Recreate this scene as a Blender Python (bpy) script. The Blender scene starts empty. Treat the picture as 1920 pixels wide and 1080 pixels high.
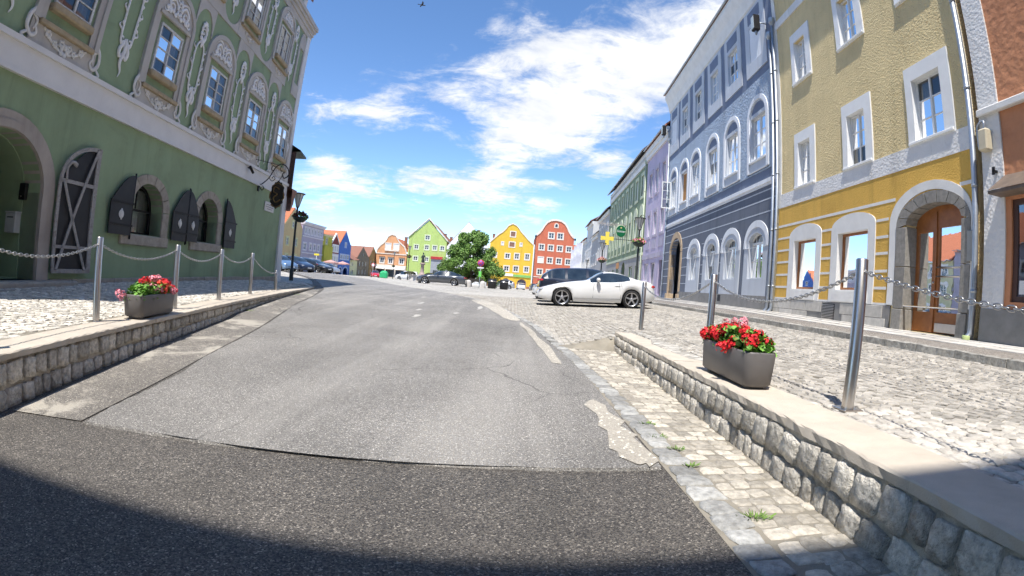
import bpy, bmesh, math, random
from mathutils import Vector, Matrix
from mathutils.geometry import tessellate_polygon
random.seed(11)
R = math.radians
scn = bpy.context.scene
COL = scn.collection

# ------------------------------------------------------------------ camera (wide action-camera lens, slightly rolled); eye at the origin
PITCH, ROLL = -0.01247, 0.0812
cd = bpy.data.cameras.new('camera'); cam = bpy.data.objects.new('camera', cd); COL.objects.link(cam)
cd.type = 'PANO'
cd.panorama_type = 'FISHEYE_LENS_POLYNOMIAL'
cd.sensor_fit = 'HORIZONTAL'; cd.sensor_width = 19.2; cd.sensor_height = 10.8
cd.fisheye_fov = R(200)
cd.fisheye_polynomial_k0 = 0.0
cd.fisheye_polynomial_k1 = -1 / 9.25
cd.fisheye_polynomial_k2 = 0.0
cd.fisheye_polynomial_k3 = 0.05 / 1000
cd.fisheye_polynomial_k4 = 0.0
cd.clip_start = 0.05; cd.clip_end = 3000
cr, sr, cp, sp = math.cos(ROLL), math.sin(ROLL), math.cos(PITCH), math.sin(PITCH)
right = Vector((cr, -sr * sp, sr * cp)); up = Vector((-sr, -cr * sp, cr * cp)); fwd = Vector((0, cp, sp))
cam.matrix_world = Matrix((right, up, -fwd)).transposed().to_4x4()
scn.camera = cam

# ------------------------------------------------------------------ light and exposure
SUN_EL, SUN_AZ = 66.0, 20.0          # shadows fall forward and SUN_AZ degrees to the right
scn.view_settings.view_transform = 'Standard'; scn.view_settings.look = 'None'
scn.view_settings.exposure = 0.44; scn.view_settings.gamma = 1.0; scn.view_settings.use_curve_mapping = False
scn.cycles.max_bounces = 6; scn.cycles.diffuse_bounces = 3; scn.cycles.glossy_bounces = 3; scn.cycles.transparent_max_bounces = 10
scn.cycles.use_denoising = True; scn.cycles.use_adaptive_sampling = True; scn.cycles.adaptive_threshold = 0.03
ld = bpy.data.lights.new('sun', 'SUN'); ld.energy = 5.0; ld.angle = R(0.53); ld.color = (1.0, .955, .89)
sun = bpy.data.objects.new('sun', ld); COL.objects.link(sun)
ldir = Vector((math.sin(R(SUN_AZ)) * math.cos(R(SUN_EL)), math.cos(R(SUN_AZ)) * math.cos(R(SUN_EL)), -math.sin(R(SUN_EL))))
sun.rotation_euler = ldir.to_track_quat('-Z', 'Y').to_euler()

wd = bpy.data.worlds.new('World'); scn.world = wd; wd.use_nodes = True
nt = wd.node_tree; nt.nodes.clear()
def wn(t, **k):
    n = nt.nodes.new(t)
    for a, b in k.items(): setattr(n, a, b)
    return n
def wl(a, b): nt.links.new(a, b)
def wmath(op, a, b=None, c=None, clamp=False):
    n = wn('ShaderNodeMath', operation=op, use_clamp=clamp)
    for i, v in enumerate((a, b, c)):
        if v is None: continue
        if isinstance(v, (int, float)): n.inputs[i].default_value = v
        else: wl(v, n.inputs[i])
    return n.outputs[0]
sky = wn('ShaderNodeTexSky'); sky.sky_type = 'NISHITA'; sky.sun_disc = False
sky.sun_elevation = R(SUN_EL); sky.sun_rotation = R(180 + SUN_AZ)
sky.altitude = 300; sky.air_density = 0.7; sky.dust_density = 0.0; sky.ozone_density = 1.6
hs = wn('ShaderNodeHueSaturation'); hs.inputs['Saturation'].default_value = 1.12; hs.inputs['Value'].default_value = 1.38
wl(sky.outputs[0], hs.inputs['Color'])
bg1 = wn('ShaderNodeBackground'); bg1.inputs[1].default_value = 0.15; wl(hs.outputs[0], bg1.inputs[0])
tc = wn('ShaderNodeTexCoord')
sep = wn('ShaderNodeSeparateXYZ'); wl(tc.outputs['Generated'], sep.inputs[0])
den = wmath('ADD', wmath('MAXIMUM', sep.outputs[2], 0.0), 0.16)
cmb = wn('ShaderNodeCombineXYZ'); wl(wmath('DIVIDE', sep.outputs[0], den), cmb.inputs[0]); wl(wmath('DIVIDE', sep.outputs[1], den), cmb.inputs[1])
def wnoise(scale, detail, rough, dist, loc, stretch=(1, 1, 1)):
    mp = wn('ShaderNodeMapping'); mp.inputs['Location'].default_value = loc; mp.inputs['Scale'].default_value = stretch
    wl(cmb.outputs[0], mp.inputs[0])
    n = wn('ShaderNodeTexNoise'); n.inputs['Scale'].default_value = scale; n.inputs['Detail'].default_value = detail
    n.inputs['Roughness'].default_value = rough; n.inputs['Distortion'].default_value = dist
    wl(mp.outputs[0], n.inputs['Vector']); return n.outputs[0]
def sdir(az, el): return Vector((math.sin(R(az)) * math.cos(R(el)), math.cos(R(az)) * math.cos(R(el)), math.sin(R(el))))
def wblob(a, b, width, gain):
    """cloud bank between two sky directions (az, el): gaussian across, soft ends"""
    A, B = sdir(*a), sdir(*b); c = (A + B).normalized(); e1 = (B - A); L = e1.length / 2 + .02; e1.normalize(); e2 = c.cross(e1)
    def dot(v, s):
        n = wn('ShaderNodeVectorMath', operation='DOT_PRODUCT'); wl(tc.outputs['Generated'], n.inputs[0]); n.inputs[1].default_value = v / s
        return n.outputs['Value']
    x = wmath('POWER', wmath('ABSOLUTE', dot(e1, L)), 4.0); y = wmath('POWER', dot(e2, width), 2.0)
    g = wmath('EXPONENT', wmath('MULTIPLY', wmath('ADD', x, y), -1.0))
    front = wmath('GREATER_THAN', dot(c, 1), 0.0)
    return wmath('MULTIPLY', wmath('MULTIPLY', g, front), gain)
CLOUDS = [((-6, 16.5), (26, 30), .165, .44), ((-6, 17), (11, 17), .07, .34), ((2, 22), (24, 26), .09, .40), ((-4, 25), (7, 28), .03, .30), ((-26, 16.6), (-17, 17.2), .040, .50), ((-17, 18.7), (-9, 17.4), .032, .36),
          ((-15, 21), (-8, 20.8), .022, .32), ((-26, 9.6), (-4, 11), .036, .56), ((-25, 7), (-12, 7.8), .014, .30), ((-24, 11.8), (-21, 11.9), .02, .3), ((-6.5, 9), (4.5, 9.2), .028, .38),
          ((-1, 11.6), (5.3, 11.4), .012, .28), ((-22, 4.6), (-14, 4.0), .026, .50), ((-7, 6.8), (2, 7.2), .012, .24), ((25, 31), (42, 37), .10, .45), ((-50, 12), (-30, 9), .05, .35)]
msk = None
for c in CLOUDS:
    b = wblob(*c); msk = b if msk is None else wmath('ADD', msk, b)
n1 = wnoise(1.9, 7, .62, .6, (3.1, 1.7, 0), (1, .75, 1)); n2 = wnoise(6.5, 6, .68, .5, (1.2, 8.3, 0), (.8, 1.1, 1))
cov = wmath('ADD', wmath('MULTIPLY', wmath('SUBTRACT', n1, .5), 1.5), wmath('MULTIPLY', wmath('SUBTRACT', n2, .5), .95))
cov = wmath('ADD', cov, msk)
mr = wn('ShaderNodeMapRange', interpolation_type='SMOOTHSTEP'); mr.inputs[1].default_value = .24; mr.inputs[2].default_value = .74
wl(cov, mr.inputs[0])
hz = wn('ShaderNodeMapRange'); hz.inputs[1].default_value = -.02; hz.inputs[2].default_value = .03; wl(sep.outputs[2], hz.inputs[0])
fac = wmath('MULTIPLY', wmath('MULTIPLY', mr.outputs[0], .96), hz.outputs[0])
n3 = wnoise(3.4, 4, .55, .5, (7.7, 2.2, 0))
crp = wn('ShaderNodeValToRGB'); e = crp.color_ramp.elements; e[0].position = .30; e[0].color = (.66, .70, .78, 1); e[1].position = .56; e[1].color = (1, 1, 1, 1)
wl(wmath('ADD', wmath('MULTIPLY', n3, .8), wmath('MULTIPLY', n2, .25)), crp.inputs[0])
bg2 = wn('ShaderNodeBackground'); bg2.inputs[1].default_value = 0.86; wl(crp.outputs[0], bg2.inputs[0])
mx = wn('ShaderNodeMixShader'); wl(fac, mx.inputs[0]); wl(bg1.outputs[0], mx.inputs[1]); wl(bg2.outputs[0], mx.inputs[2])
wo = wn('ShaderNodeOutputWorld'); wl(mx.outputs[0], wo.inputs[0])

# ------------------------------------------------------------------ materials
MATS = {}
def new_mat(name):
    m = bpy.data.materials.new(name); m.use_nodes = True; t = m.node_tree
    MATS[name] = m
    return m, t, t.nodes['Principled BSDF']
class NT:
    """small node-graph helper"""
    def __init__(s, t): s.t = t; s.tc = None
    def n(s, ty, **k):
        x = s.t.nodes.new(ty)
        for a, b in k.items(): setattr(x, a, b)
        return x
    def l(s, a, b): s.t.links.new(a, b)
    def co(s):
        if s.tc is None: s.tc = s.n('ShaderNodeTexCoord')
        return s.tc.outputs['Object']
    def pos(s):
        return s.n('ShaderNodeNewGeometry').outputs['Position']
    def noise(s, scale, detail=4, rough=.55, dist=0, vec=None, stretch=None):
        x = s.n('ShaderNodeTexNoise'); x.inputs['Scale'].default_value = scale; x.inputs['Detail'].default_value = detail
        x.inputs['Roughness'].default_value = rough; x.inputs['Distortion'].default_value = dist
        v = vec or s.co()
        if stretch:
            mp = s.n('ShaderNodeMapping'); mp.inputs['Scale'].default_value = stretch; s.l(v, mp.inputs[0]); v = mp.outputs[0]
        s.l(v, x.inputs['Vector']); return x.outputs[0]
    def voro(s, scale, feature='F1', out=0, vec=None, rnd=1.0):
        x = s.n('ShaderNodeTexVoronoi', feature=feature); x.inputs['Scale'].default_value = scale; x.inputs['Randomness'].default_value = rnd
        s.l(vec or s.co(), x.inputs['Vector']); return x.outputs[out]
    def math(s, op, a, b=None, clamp=False):
        x = s.n('ShaderNodeMath', operation=op, use_clamp=clamp)
        for i, v in enumerate((a, b)):
            if v is None: continue
            if isinstance(v, (int, float)): x.inputs[i].default_value = v
            else: s.l(v, x.inputs[i])
        return x.outputs[0]
    def rng(s, v, a, b, c, d, smooth=False):
        x = s.n('ShaderNodeMapRange'); 
        if smooth: x.interpolation_type = 'SMOOTHSTEP'
        s.l(v, x.inputs[0])
        for i, q in enumerate((a, b, c, d)): x.inputs[i + 1].default_value = q
        return x.outputs[0]
    def ramp(s, v, stops):
        x = s.n('ShaderNodeValToRGB'); el = x.color_ramp.elements
        while len(el) < len(stops): el.new(.5)
        for i, (p, c) in enumerate(stops): el[i].position = p; el[i].color = (*c, 1)
        s.l(v, x.inputs[0]); return x.outputs[0]
    def mix(s, f, a, b, mode='MIX'):
        x = s.n('ShaderNodeMix', data_type='RGBA', blend_type=mode)
        for i, v in ((0, f), (6, a), (7, b)):
            if isinstance(v, (int, float)): x.inputs[i].default_value = v
            elif isinstance(v, tuple): x.inputs[i].default_value = (*v, 1)
            else: s.l(v, x.inputs[i])
        return x.outputs[2]
    def bump(s, h, strength, dist, bs):
        x = s.n('ShaderNodeBump'); x.inputs['Strength'].default_value = strength; x.inputs['Distance'].default_value = dist
        s.l(h, x.inputs['Height']); s.l(x.outputs[0], bs.inputs['Normal']); return x
def M(name, col, rough=.8, var=.12, vs=2.5, bump=0, bs=60, bd=.01, metal=0, spec=.4, rnd=0, island=0, dirt=0, dcol=(.12, .11, .09), ds=1.3, coat=0, world=False):
    """general procedural material: tone variation, per-object / per-piece variation, stains, fine relief"""
    if name in MATS: return MATS[name]
    m, t, b = new_mat(name); g = NT(t)
    W_ = g.pos() if world else None
    v = g.rng(g.noise(vs, 5, .6, vec=W_), .3, .7, 1 - var, 1 + var)
    if rnd:
        oi = g.n('ShaderNodeObjectInfo'); v = g.math('MULTIPLY', v, g.rng(oi.outputs['Random'], 0, 1, 1 - rnd, 1 + rnd))
    if island:
        ge = g.n('ShaderNodeNewGeometry'); v = g.math('MULTIPLY', v, g.rng(ge.outputs['Random Per Island'], 0, 1, 1 - island, 1 + island))
    c = g.mix(1.0, col, v, 'MULTIPLY')
    if dirt:
        f = g.rng(g.noise(ds, 8, .68, .4, vec=W_), .52, .75, 0, dirt, True)
        c = g.mix(f, c, dcol)
    g.l(c, b.inputs['Base Color'])
    b.inputs['Roughness'].default_value = rough; b.inputs['Metallic'].default_value = metal
    b.inputs['Specular IOR Level'].default_value = spec
    if coat: b.inputs['Coat Weight'].default_value = coat; b.inputs['Coat Roughness'].default_value = .03
    if bump: g.bump(g.noise(bs, 5, .6, vec=W_), bump, bd, b)
    return m

# ------------------------------------------------------------------ mesh helpers
def link(o, parent=None):
    COL.objects.link(o)
    if parent is not None: o.parent = parent
    return o
def tag(o, label=None, cat=None, group=None, kind=None):
    if label: o['label'] = label
    if cat: o['category'] = cat
    if group: o['group'] = group
    if kind: o['kind'] = kind
    return o
def empty(name, loc, rz=0, label=None, cat=None, group=None):
    o = bpy.data.objects.new(name, None); o.location = loc; o.rotation_euler = (0, 0, rz); o.empty_display_size = .2
    link(o); return tag(o, label, cat, group)
def inst(name, mesh, parent, loc, rot=(0, 0, 0), scale=(1, 1, 1)):
    o = bpy.data.objects.new(name, mesh); o.location = loc; o.rotation_euler = rot; o.scale = scale
    return link(o, parent)
def copy_tree(o, parent=None):
    c = o.copy(); COL.objects.link(c)
    if parent is not None: c.parent = parent
    for ch in list(o.children): copy_tree(ch, c)
    return c
def catmull(pts, n=6, closed=False):
    P = [Vector(p) for p in pts]; out = []
    m = len(P); rngs = range(m if closed else m - 1)
    for i in rngs:
        if closed: a, b, c, d = P[(i - 1) % m], P[i], P[(i + 1) % m], P[(i + 2) % m]
        else: a, b, c, d = P[max(i - 1, 0)], P[i], P[i + 1], P[min(i + 2, m - 1)]
        for k in range(n):
            t = k / n
            out.append(.5 * ((2 * b) + (c - a) * t + (2 * a - 5 * b + 4 * c - d) * t * t + (3 * b - a - 3 * c + d) * t ** 3))
    if not closed: out.append(P[-1])
    return out
def lerp1(tab, x):
    if x <= tab[0][0]: return tab[0][1]
    for (a, b), (c, d) in zip(tab, tab[1:]):
        if x <= c: return b + (d - b) * (x - a) / (c - a)
    return tab[-1][1]
class MB:
    """collects faces; (u, y, z) may be mapped by a frame; build() links ONE mesh object"""
    def __init__(s, fr=None): s.v = []; s.f = []; s.fr = fr; s.sm = set()
    def p(s, u, y, z):
        if s.fr: u, y, z = s.fr.loc(u, y, z)
        s.v.append((u, y, z)); return len(s.v) - 1
    def face(s, pts, smooth=False):
        ids = [s.p(*q) for q in pts]
        if smooth: s.sm.add(len(s.f))
        s.f.append(ids); return s
    def box(s, x0, x1, y0, y1, z0, z1):
        i = [s.p(x, y, z) for z in (z0, z1) for x, y in ((x0, y0), (x1, y0), (x1, y1), (x0, y1))]
        for q in ((0, 1, 2, 3), (4, 5, 6, 7), (0, 1, 5, 4), (1, 2, 6, 5), (2, 3, 7, 6), (3, 0, 4, 7)): s.f.append([i[k] for k in q])
        return s
    def cham(s, x0, x1, y0, y1, z0, z1, c=.01):
        """box with chamfered edges"""
        if c * 2.2 > min(abs(x1 - x0), abs(y1 - y0), abs(z1 - z0)): c = min(abs(x1 - x0), abs(y1 - y0), abs(z1 - z0)) / 2.5
        ring = lambda a, b, z: [(x0 + a, y0 + b, z), (x1 - a, y0 + b, z), (x1 - b, y0 + a, z), (x1 - b, y1 - a, z), (x1 - a, y1 - b, z), (x0 + a, y1 - b, z), (x0 + b, y1 - a, z), (x0 + b, y0 + a, z)]
        rs = [[s.p(*q) for q in r] for r in (ring(c * 1.4, c, z0), ring(c, 0, z0 + c), ring(c, 0, z1 - c), ring(c * 1.4, c, z1))]
        s.f.append(rs[0]); s.f.append(rs[3])
        for a, b in zip(rs, rs[1:]):
            for k in range(8): s.f.append([a[k], a[(k + 1) % 8], b[(k + 1) % 8], b[k]])
        return s
    def prism(s, outer, y0, y1, holes=(), back=True, hole_depth=None):
        """polygon (u, z) pushed from y0 (front) to y1, with holes"""
        loops = [list(outer)] + [list(h) for h in holes]
        flat = [q for l in loops for q in l]
        tris = tessellate_polygon([[Vector((a, b, 0)) for a, b in l] for l in loops])
        fi = [s.p(a, y0, b) for a, b in flat]
        for t in tris: s.f.append([fi[k] for k in t])
        if back:
            bi = [s.p(a, y1, b) for a, b in flat]
            for t in tris: s.f.append([bi[k] for k in t])
        k = 0
        for l in loops:
            n = len(l); di = [s.p(a, y1, b) for a, b in l]
            for j in range(n): s.f.append([fi[k + j], fi[k + (j + 1) % n], di[(j + 1) % n], di[j]])
            k += n
        return s
    def prism_z(s, outer, z0, z1):
        n = len(outer); a = [s.p(x, y, z0) for x, y in outer]; b = [s.p(x, y, z1) for x, y in outer]
        s.f.append(a); s.f.append(b)
        for j in range(n): s.f.append([a[j], a[(j + 1) % n], b[(j + 1) % n], b[j]])
        return s
    def tube(s, pts, r, n=8, caps=True, flat=None):
        """swept circle; r number or list; flat=(axis, k) squashes the section along an axis"""
        P = [Vector(q) for q in pts]; m = len(P); rr = r if isinstance(r, (list, tuple)) else [r] * m
        rings = []; ref = None
        for i in range(m):
            d = (P[min(i + 1, m - 1)] - P[max(i - 1, 0)])
            if d.length < 1e-9: d = Vector((0, 0, 1))
            d.normalize()
            if ref is None:
                ref = Vector((0, 0, 1)) if abs(d.z) < .9 else Vector((0, 1, 0))
            a = d.cross(ref)
            if a.length < 1e-6: a = d.orthogonal()
            a.normalize(); b = a.cross(d).normalized(); ref = b
            ring = []
            for k in range(n):
                t = 2 * math.pi * k / n; o = (a * math.cos(t) + b * math.sin(t)) * rr[i]
                if flat: o[flat[0]] *= flat[1]
                ring.append(s.p(*(P[i] + o)))
            rings.append(ring)
        for A, B in zip(rings, rings[1:]):
            for k in range(n): s.sm.add(len(s.f)); s.f.append([A[k], A[(k + 1) % n], B[(k + 1) % n], B[k]])
        if caps: s.f.append(rings[0]); s.f.append(rings[-1])
        return s
    def lathe(s, prof, c=(0, 0, 0), n=16, axis='z', smooth=True, a0=0, a1=2 * math.pi):
        rings = []; full = abs(a1 - a0 - 2 * math.pi) < 1e-6; m = n if full else n + 1
        for r, h in prof:
            ring = []
            for k in range(m):
                t = a0 + (a1 - a0) * k / n; x, y = r * math.cos(t), r * math.sin(t)
                q = (x, y, h) if axis == 'z' else ((h, x, y) if axis == 'x' else (x, h, y))
                ring.append(s.p(c[0] + q[0], c[1] + q[1], c[2] + q[2]))
            rings.append(ring)
        for A, B in zip(rings, rings[1:]):
            for k in range(n):
                if smooth: s.sm.add(len(s.f))
                s.f.append([A[k], A[(k + 1) % m], B[(k + 1) % m], B[k]])
        return s
    def blob(s, c, r, seg=6, rings=4, jit=0):
        rx, ry, rz = r if isinstance(r, (tuple, list)) else (r, r, r)
        grid = []
        for i in range(1, rings):
            th = math.pi * i / rings
            grid.append([s.p(c[0] + rx * math.sin(th) * math.cos(2 * math.pi * k / seg) * (1 + random.uniform(-jit, jit)), c[1] + ry * math.sin(th) * math.sin(2 * math.pi * k / seg) * (1 + random.uniform(-jit, jit)), c[2] + rz * math.cos(th)) for k in range(seg)])
        t = s.p(c[0], c[1], c[2] + rz); b = s.p(c[0], c[1], c[2] - rz)
        for k in range(seg):
            s.sm.add(len(s.f)); s.f.append([t, grid[0][k], grid[0][(k + 1) % seg]])
            s.sm.add(len(s.f)); s.f.append([b, grid[-1][(k + 1) % seg], grid[-1][k]])
        for A, B in zip(grid, grid[1:]):
            for k in range(seg): s.sm.add(len(s.f)); s.f.append([A[k], B[k], B[(k + 1) % seg], A[(k + 1) % seg]])
        return s
    def mesh(s, name, mat, recalc=True, weld=0):
        me = bpy.data.meshes.new(name); me.from_pydata(s.v, [], s.f)
        if s.sm:
            fl = [False] * len(s.f)
            for k in s.sm: fl[k] = True
            me.polygons.foreach_set('use_smooth', fl)
        me.validate(clean_customdata=False)
        if recalc and len(s.f) < 60000:
            bm = bmesh.new(); bm.from_mesh(me)
            if weld: bmesh.ops.remove_doubles(bm, verts=bm.verts, dist=weld)
            bmesh.ops.recalc_face_normals(bm, faces=bm.faces); bm.to_mesh(me); bm.free()
        me.materials.append(mat); me.update(); return me
    def build(s, name, mat, parent=None, label=None, cat=None, group=None, kind=None, weld=0, recalc=True):
        o = bpy.data.objects.new(name, s.mesh(name, mat, recalc, weld)); link(o, parent)
        return tag(o, label, cat, group, kind)
class Frame:
    """facade frame: s runs along the facade, y into the house, z up (eye level = 0)"""
    def __init__(f, name, s0, zb, p, ang, side, label, cat='house', group=None, setback=0):
        a = R(ang); d = Vector((math.sin(a), math.cos(a), 0))
        if side == 'R': q = Vector((math.cos(a), -math.sin(a), 0)); f.sg = -1
        else: q = Vector((-math.cos(a), math.sin(a), 0)); f.sg = 1
        f.s0, f.zb = s0, zb
        pos = q * (p + setback) + d * s0; xax = d * f.sg
        f.root = empty(name, (pos.x, pos.y, zb), math.atan2(xax.y, xax.x), label, cat, group)
        f.q, f.d, f.pp = q, d, p + setback
    def loc(f, u, y, z): return (f.sg * (u - f.s0), y, z - f.zb)
    def world(f, u, y, z): return f.q * (f.pp + y) + f.d * u + Vector((0, 0, z))
class PFrame(Frame):
    """facade frame through a plan point with a heading; u measured from u0"""
    def __init__(f, name, x, y, zb, rz, label, cat='house', group=None, u0=0, mirror=1):
        f.s0, f.zb, f.sg = u0, zb, mirror
        f.root = empty(name, (x, y, zb), rz, label, cat, group)
def rect(a, b, c, d): return [(a, c), (b, c), (b, d), (a, d)]
def arch(a, b, c, zs, rise, n=10):
    """opening from a to b, bottom c, springing zs, crown zs + rise"""
    m, h = (a + b) / 2, abs(b - a) / 2; sg = 1 if b > a else -1
    return [(a, c), (b, c)] + [(m + sg * h * math.cos(math.pi * k / n), zs + rise * math.sin(math.pi * k / n)) for k in range(n + 1)]
# ================================================================== ground, road, walls
def asphalt(name, lo, hi, scale, tone, wear=None, cracks=.0, streak=0):
    m, t, b = new_mat(name); g = NT(t)
    cell = g.voro(scale, out=1)                       # random colour per chip
    sx = g.n('ShaderNodeSeparateColor'); g.l(cell, sx.inputs[0])
    chip = g.rng(sx.outputs[0], 0, 1, 0, 1)
    mid = tuple(a * .55 + d * .45 for a, d in zip(lo, hi))
    c = g.ramp(chip, [(0.0, lo), (.5, mid), (.80, tuple(q * .9 for q in hi)), (.92, hi), (1.0, tuple(min(1, q * 2.2) for q in hi))])
    c = g.mix(1.0, c, g.rng(g.noise(scale * 2.2, 3, .7), .3, .7, .72, 1.28), 'MULTIPLY')
    big = g.noise(.55, 4, .62, .3)
    c = g.mix(1.0, c, g.rng(big, .3, .7, 1 - tone, 1 + tone), 'MULTIPLY')
    if streak:
        st = g.noise(1.0, 4, .6, .2, stretch=(1.6, .10, 1))
        c = g.mix(g.rng(st, .45, .68, 0, streak, True), c, tuple(min(1, q * 1.45) for q in hi))
    if wear:
        w = g.noise(wear[1], 7, .66, .5)
        c = g.mix(g.rng(w, wear[2], wear[2] + .10, 0, wear[3], True), c, wear[0])
    if cracks:
        ad = g.n('ShaderNodeVectorMath', operation='MULTIPLY_ADD'); nz = g.n('ShaderNodeTexNoise'); nz.inputs['Scale'].default_value = 1.6; nz.inputs['Detail'].default_value = 5; g.l(g.co(), nz.inputs['Vector'])
        g.l(nz.outputs['Color'], ad.inputs[0]); ad.inputs[1].default_value = (.55, .55, .0); g.l(g.co(), ad.inputs[2])
        ck = g.rng(g.voro(.42, 'DISTANCE_TO_EDGE', 0, vec=ad.outputs[0]), .0015, .0055, cracks, 0)
        c = g.mix(g.math('MULTIPLY', ck, g.rng(g.noise(.35, 3), .46, .56, 0, 1)), c, (.03, .028, .026))
        oil = g.noise(1.9, 4, .6, .6); c = g.mix(g.rng(oil, .66, .80, 0, .35, True), c, (.07, .066, .062))
    g.l(c, b.inputs['Base Color']); b.inputs['Roughness'].default_value = .72; b.inputs['Specular IOR Level'].default_value = .42
    h = g.math('ADD', g.voro(scale, out=0), g.math('MULTIPLY', g.noise(scale * .35, 4, .6), .7))
    g.bump(h, .55, .012, b)
    return m
m_road = asphalt('worn grey asphalt', (.112, .105, .097), (.315, .297, .268), 150, .2, cracks=.55, streak=.28)
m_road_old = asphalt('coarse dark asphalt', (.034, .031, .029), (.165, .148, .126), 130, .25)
m_shoulder = asphalt('sandy worn asphalt', (.10, .092, .082), (.27, .245, .21), 110, .22, wear=((.46, .42, .35), 1.1, .50, .8))
m_patch = asphalt('pale mortar patch', (.36, .325, .27), (.47, .43, .36), 60, .15)
m_patchd = asphalt('dark repair asphalt', (.098, .095, .092), (.29, .28, .265), 150, .2)
m_footasph = asphalt('footpath asphalt', (.13, .115, .10), (.30, .27, .235), 60, .12)
m_cob = M('granite cobbles', (.475, .44, .385), .82, .24, 22, .8, 45, .010, rnd=.22, island=.26, dirt=.3, dcol=(.30, .275, .235), ds=.9, world=True)
m_cob.node_tree  # per-piece tone
m_cob2 = M('pale granite cobbles', (.48, .445, .385), .82, .28, 22, .8, 45, .012, rnd=.24, island=.28, world=True)
m_gut = M('gutter cobbles', (.40, .362, .30), .8, .32, 24, .9, 40, .014, rnd=.32, island=.30, dirt=.5, dcol=(.20, .18, .15), ds=6, world=True)
m_edge = M('blue grey edge stones', (.32, .315, .295), .75, .34, 20, .9, 40, .014, rnd=.35, dirt=.6, dcol=(.16, .15, .13), ds=8, world=True)
m_joint = M('sandy joints', (.25, .225, .18), .95, .25, 3, .5, 90, .01)
def cob_ground():
    m, t, b = new_mat('distant cobbles'); g = NT(t)
    cell = g.voro(8.5, out=1); sx = g.n('ShaderNodeSeparateColor'); g.l(cell, sx.inputs[0])
    d = g.voro(8.5, 'DISTANCE_TO_EDGE', 0)
    c = g.ramp(sx.outputs[0], [(0, (.33, .31, .27)), (.6, (.45, .42, .37)), (1, (.57, .54, .48))])
    c = g.mix(g.rng(d, .015, .06, 1, 0), c, (.22, .20, .165))
    c = g.mix(1.0, c, g.rng(g.noise(.25, 5, .6), .3, .7, .86, 1.14), 'MULTIPLY')
    g.l(c, b.inputs['Base Color']); b.inputs['Roughness'].default_value = .85
    g.bump(g.rng(d, 0, .1, 0, 1), .5, .015, b)
    return m
m_cobfar = cob_ground()

FAR = [(80, -1.2), (110, -1.6), (135, -1.55), (600, -1.55)]
T_LL = [(0, -.9), (10, -.85), (17, -.78), (25, -.72), (50, -.68), (70, -.95), (100, -1.45), (135, -1.55)]
T_L = [(-12, -1.6), (0, -1.40), (2.5, -1.31), (4.9, -1.18), (8.3, -1.06), (11.6, -.97), (16, -.92), (22, -.88), (30, -.85), (50, -.85)] + FAR
T_RE = [(-12, -1.03), (0, -1.02), (4.4, -1.03), (8.3, -1.03), (12, -.93), (17, -.80), (22, -.78), (30, -.80), (50, -.87)] + FAR
T_P = [(-12, -.62), (0, -.645), (8, -.665), (9.2, -.74), (12, -.75), (17, -.695), (22, -.68), (30, -.74), (50, -.86)] + FAR
T_K = [(-12, -.5), (20, -.5), (30, -.55), (50, -.80)] + FAR
T_F = [(-12, -.42), (7, -.40), (17, -.30), (33, -.24), (45, -.35), (60, -.6), (80, -1.0)] + FAR[1:]
XK = lambda y: 5.6 + .0542 * y
XF = lambda y: 8.71 + .0542 * y
WR = lambda y: 1.53 + .032 * y          # face of the right wall
WL = lambda y: -3.2 - .235 * y          # face of the left wall
def G(x, y):
    xk, xf = XK(y), XF(y)
    if y < 8.3 and x < WR(y) + .2:
        bp = [(-9.0, lerp1(T_L, y)), (-4.3, lerp1(T_L, y)), (.9, lerp1(T_RE, y)), (2.5, lerp1(T_RE, y) + .01)]
    elif y < 8.3:
        bp = [(2.0, lerp1(T_P, y)), (xk, lerp1(T_K, y)), (xf, lerp1(T_F, y))]
    else:
        xe = .9 if y < 9 else .9 - min(30, (y - 9)) * .12
        bp = [(-40, lerp1(T_LL, y)), (-9 - .1 * max(0, y - 17), lerp1(T_LL, y)), (min(-4.3, xe - 4) - .1 * max(0, y - 17), lerp1(T_L, y)), (xe, lerp1(T_RE, y)), (2.3, lerp1(T_P, y)), (xk, lerp1(T_K, y)), (xf, lerp1(T_F, y))]
    return lerp1(bp, x)
def frange(a, b, st):
    n = max(1, int(round((b - a) / st))); return [a + (b - a) * i / n for i in range(n + 1)]
gx = [-500, -250, -140, -90, -70] + frange(-55, -14, 2.5) + frange(-13.5, 1.5, .5) + [1.62, 1.7, 1.95, 2.1] + frange(2.5, 13, .5) + [15, 18, 22, 28, 36, 50, 80, 140, 250, 500]
gy = [-200, -80, -40, -20] + frange(-12, 8, .5) + [8.28, 8.32] + frange(8.6, 30, .5) + frange(31, 60, 1.5) + frange(64, 140, 4) + [160, 200, 300, 500, 900]
mb = MB()
vid = [[mb.p(x, y, G(x, y) - .006) for x in gx] for y in gy]
for j in range(len(gy) - 1):
    for i in range(len(gx) - 1): mb.f.append([vid[j][i], vid[j][i + 1], vid[j + 1][i + 1], vid[j + 1][i]])
ground = mb.build('ground', m_cobfar, kind='structure', label='granite cobbled town square ground', recalc=False)
def strip(name, left, right, mat, dz, nx=10, per=6, parent=None, **k):
    A, B = catmull([(*q, 0) for q in left], per), catmull([(*q, 0) for q in right], per)
    m = MB(); ids = []
    for a, b in zip(A, B):
        ids.append([m.p(a.x + (b.x - a.x) * i / nx, a.y + (b.y - a.y) * i / nx, G(a.x + (b.x - a.x) * i / nx, a.y + (b.y - a.y) * i / nx) + dz) for i in range(nx + 1)])
    for p, q in zip(ids, ids[1:]):
        for i in range(nx): m.f.append([p[i], p[i + 1], q[i + 1], q[i]])
    return m.build(name, mat, parent, kind='structure', recalc=False, **k)
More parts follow.
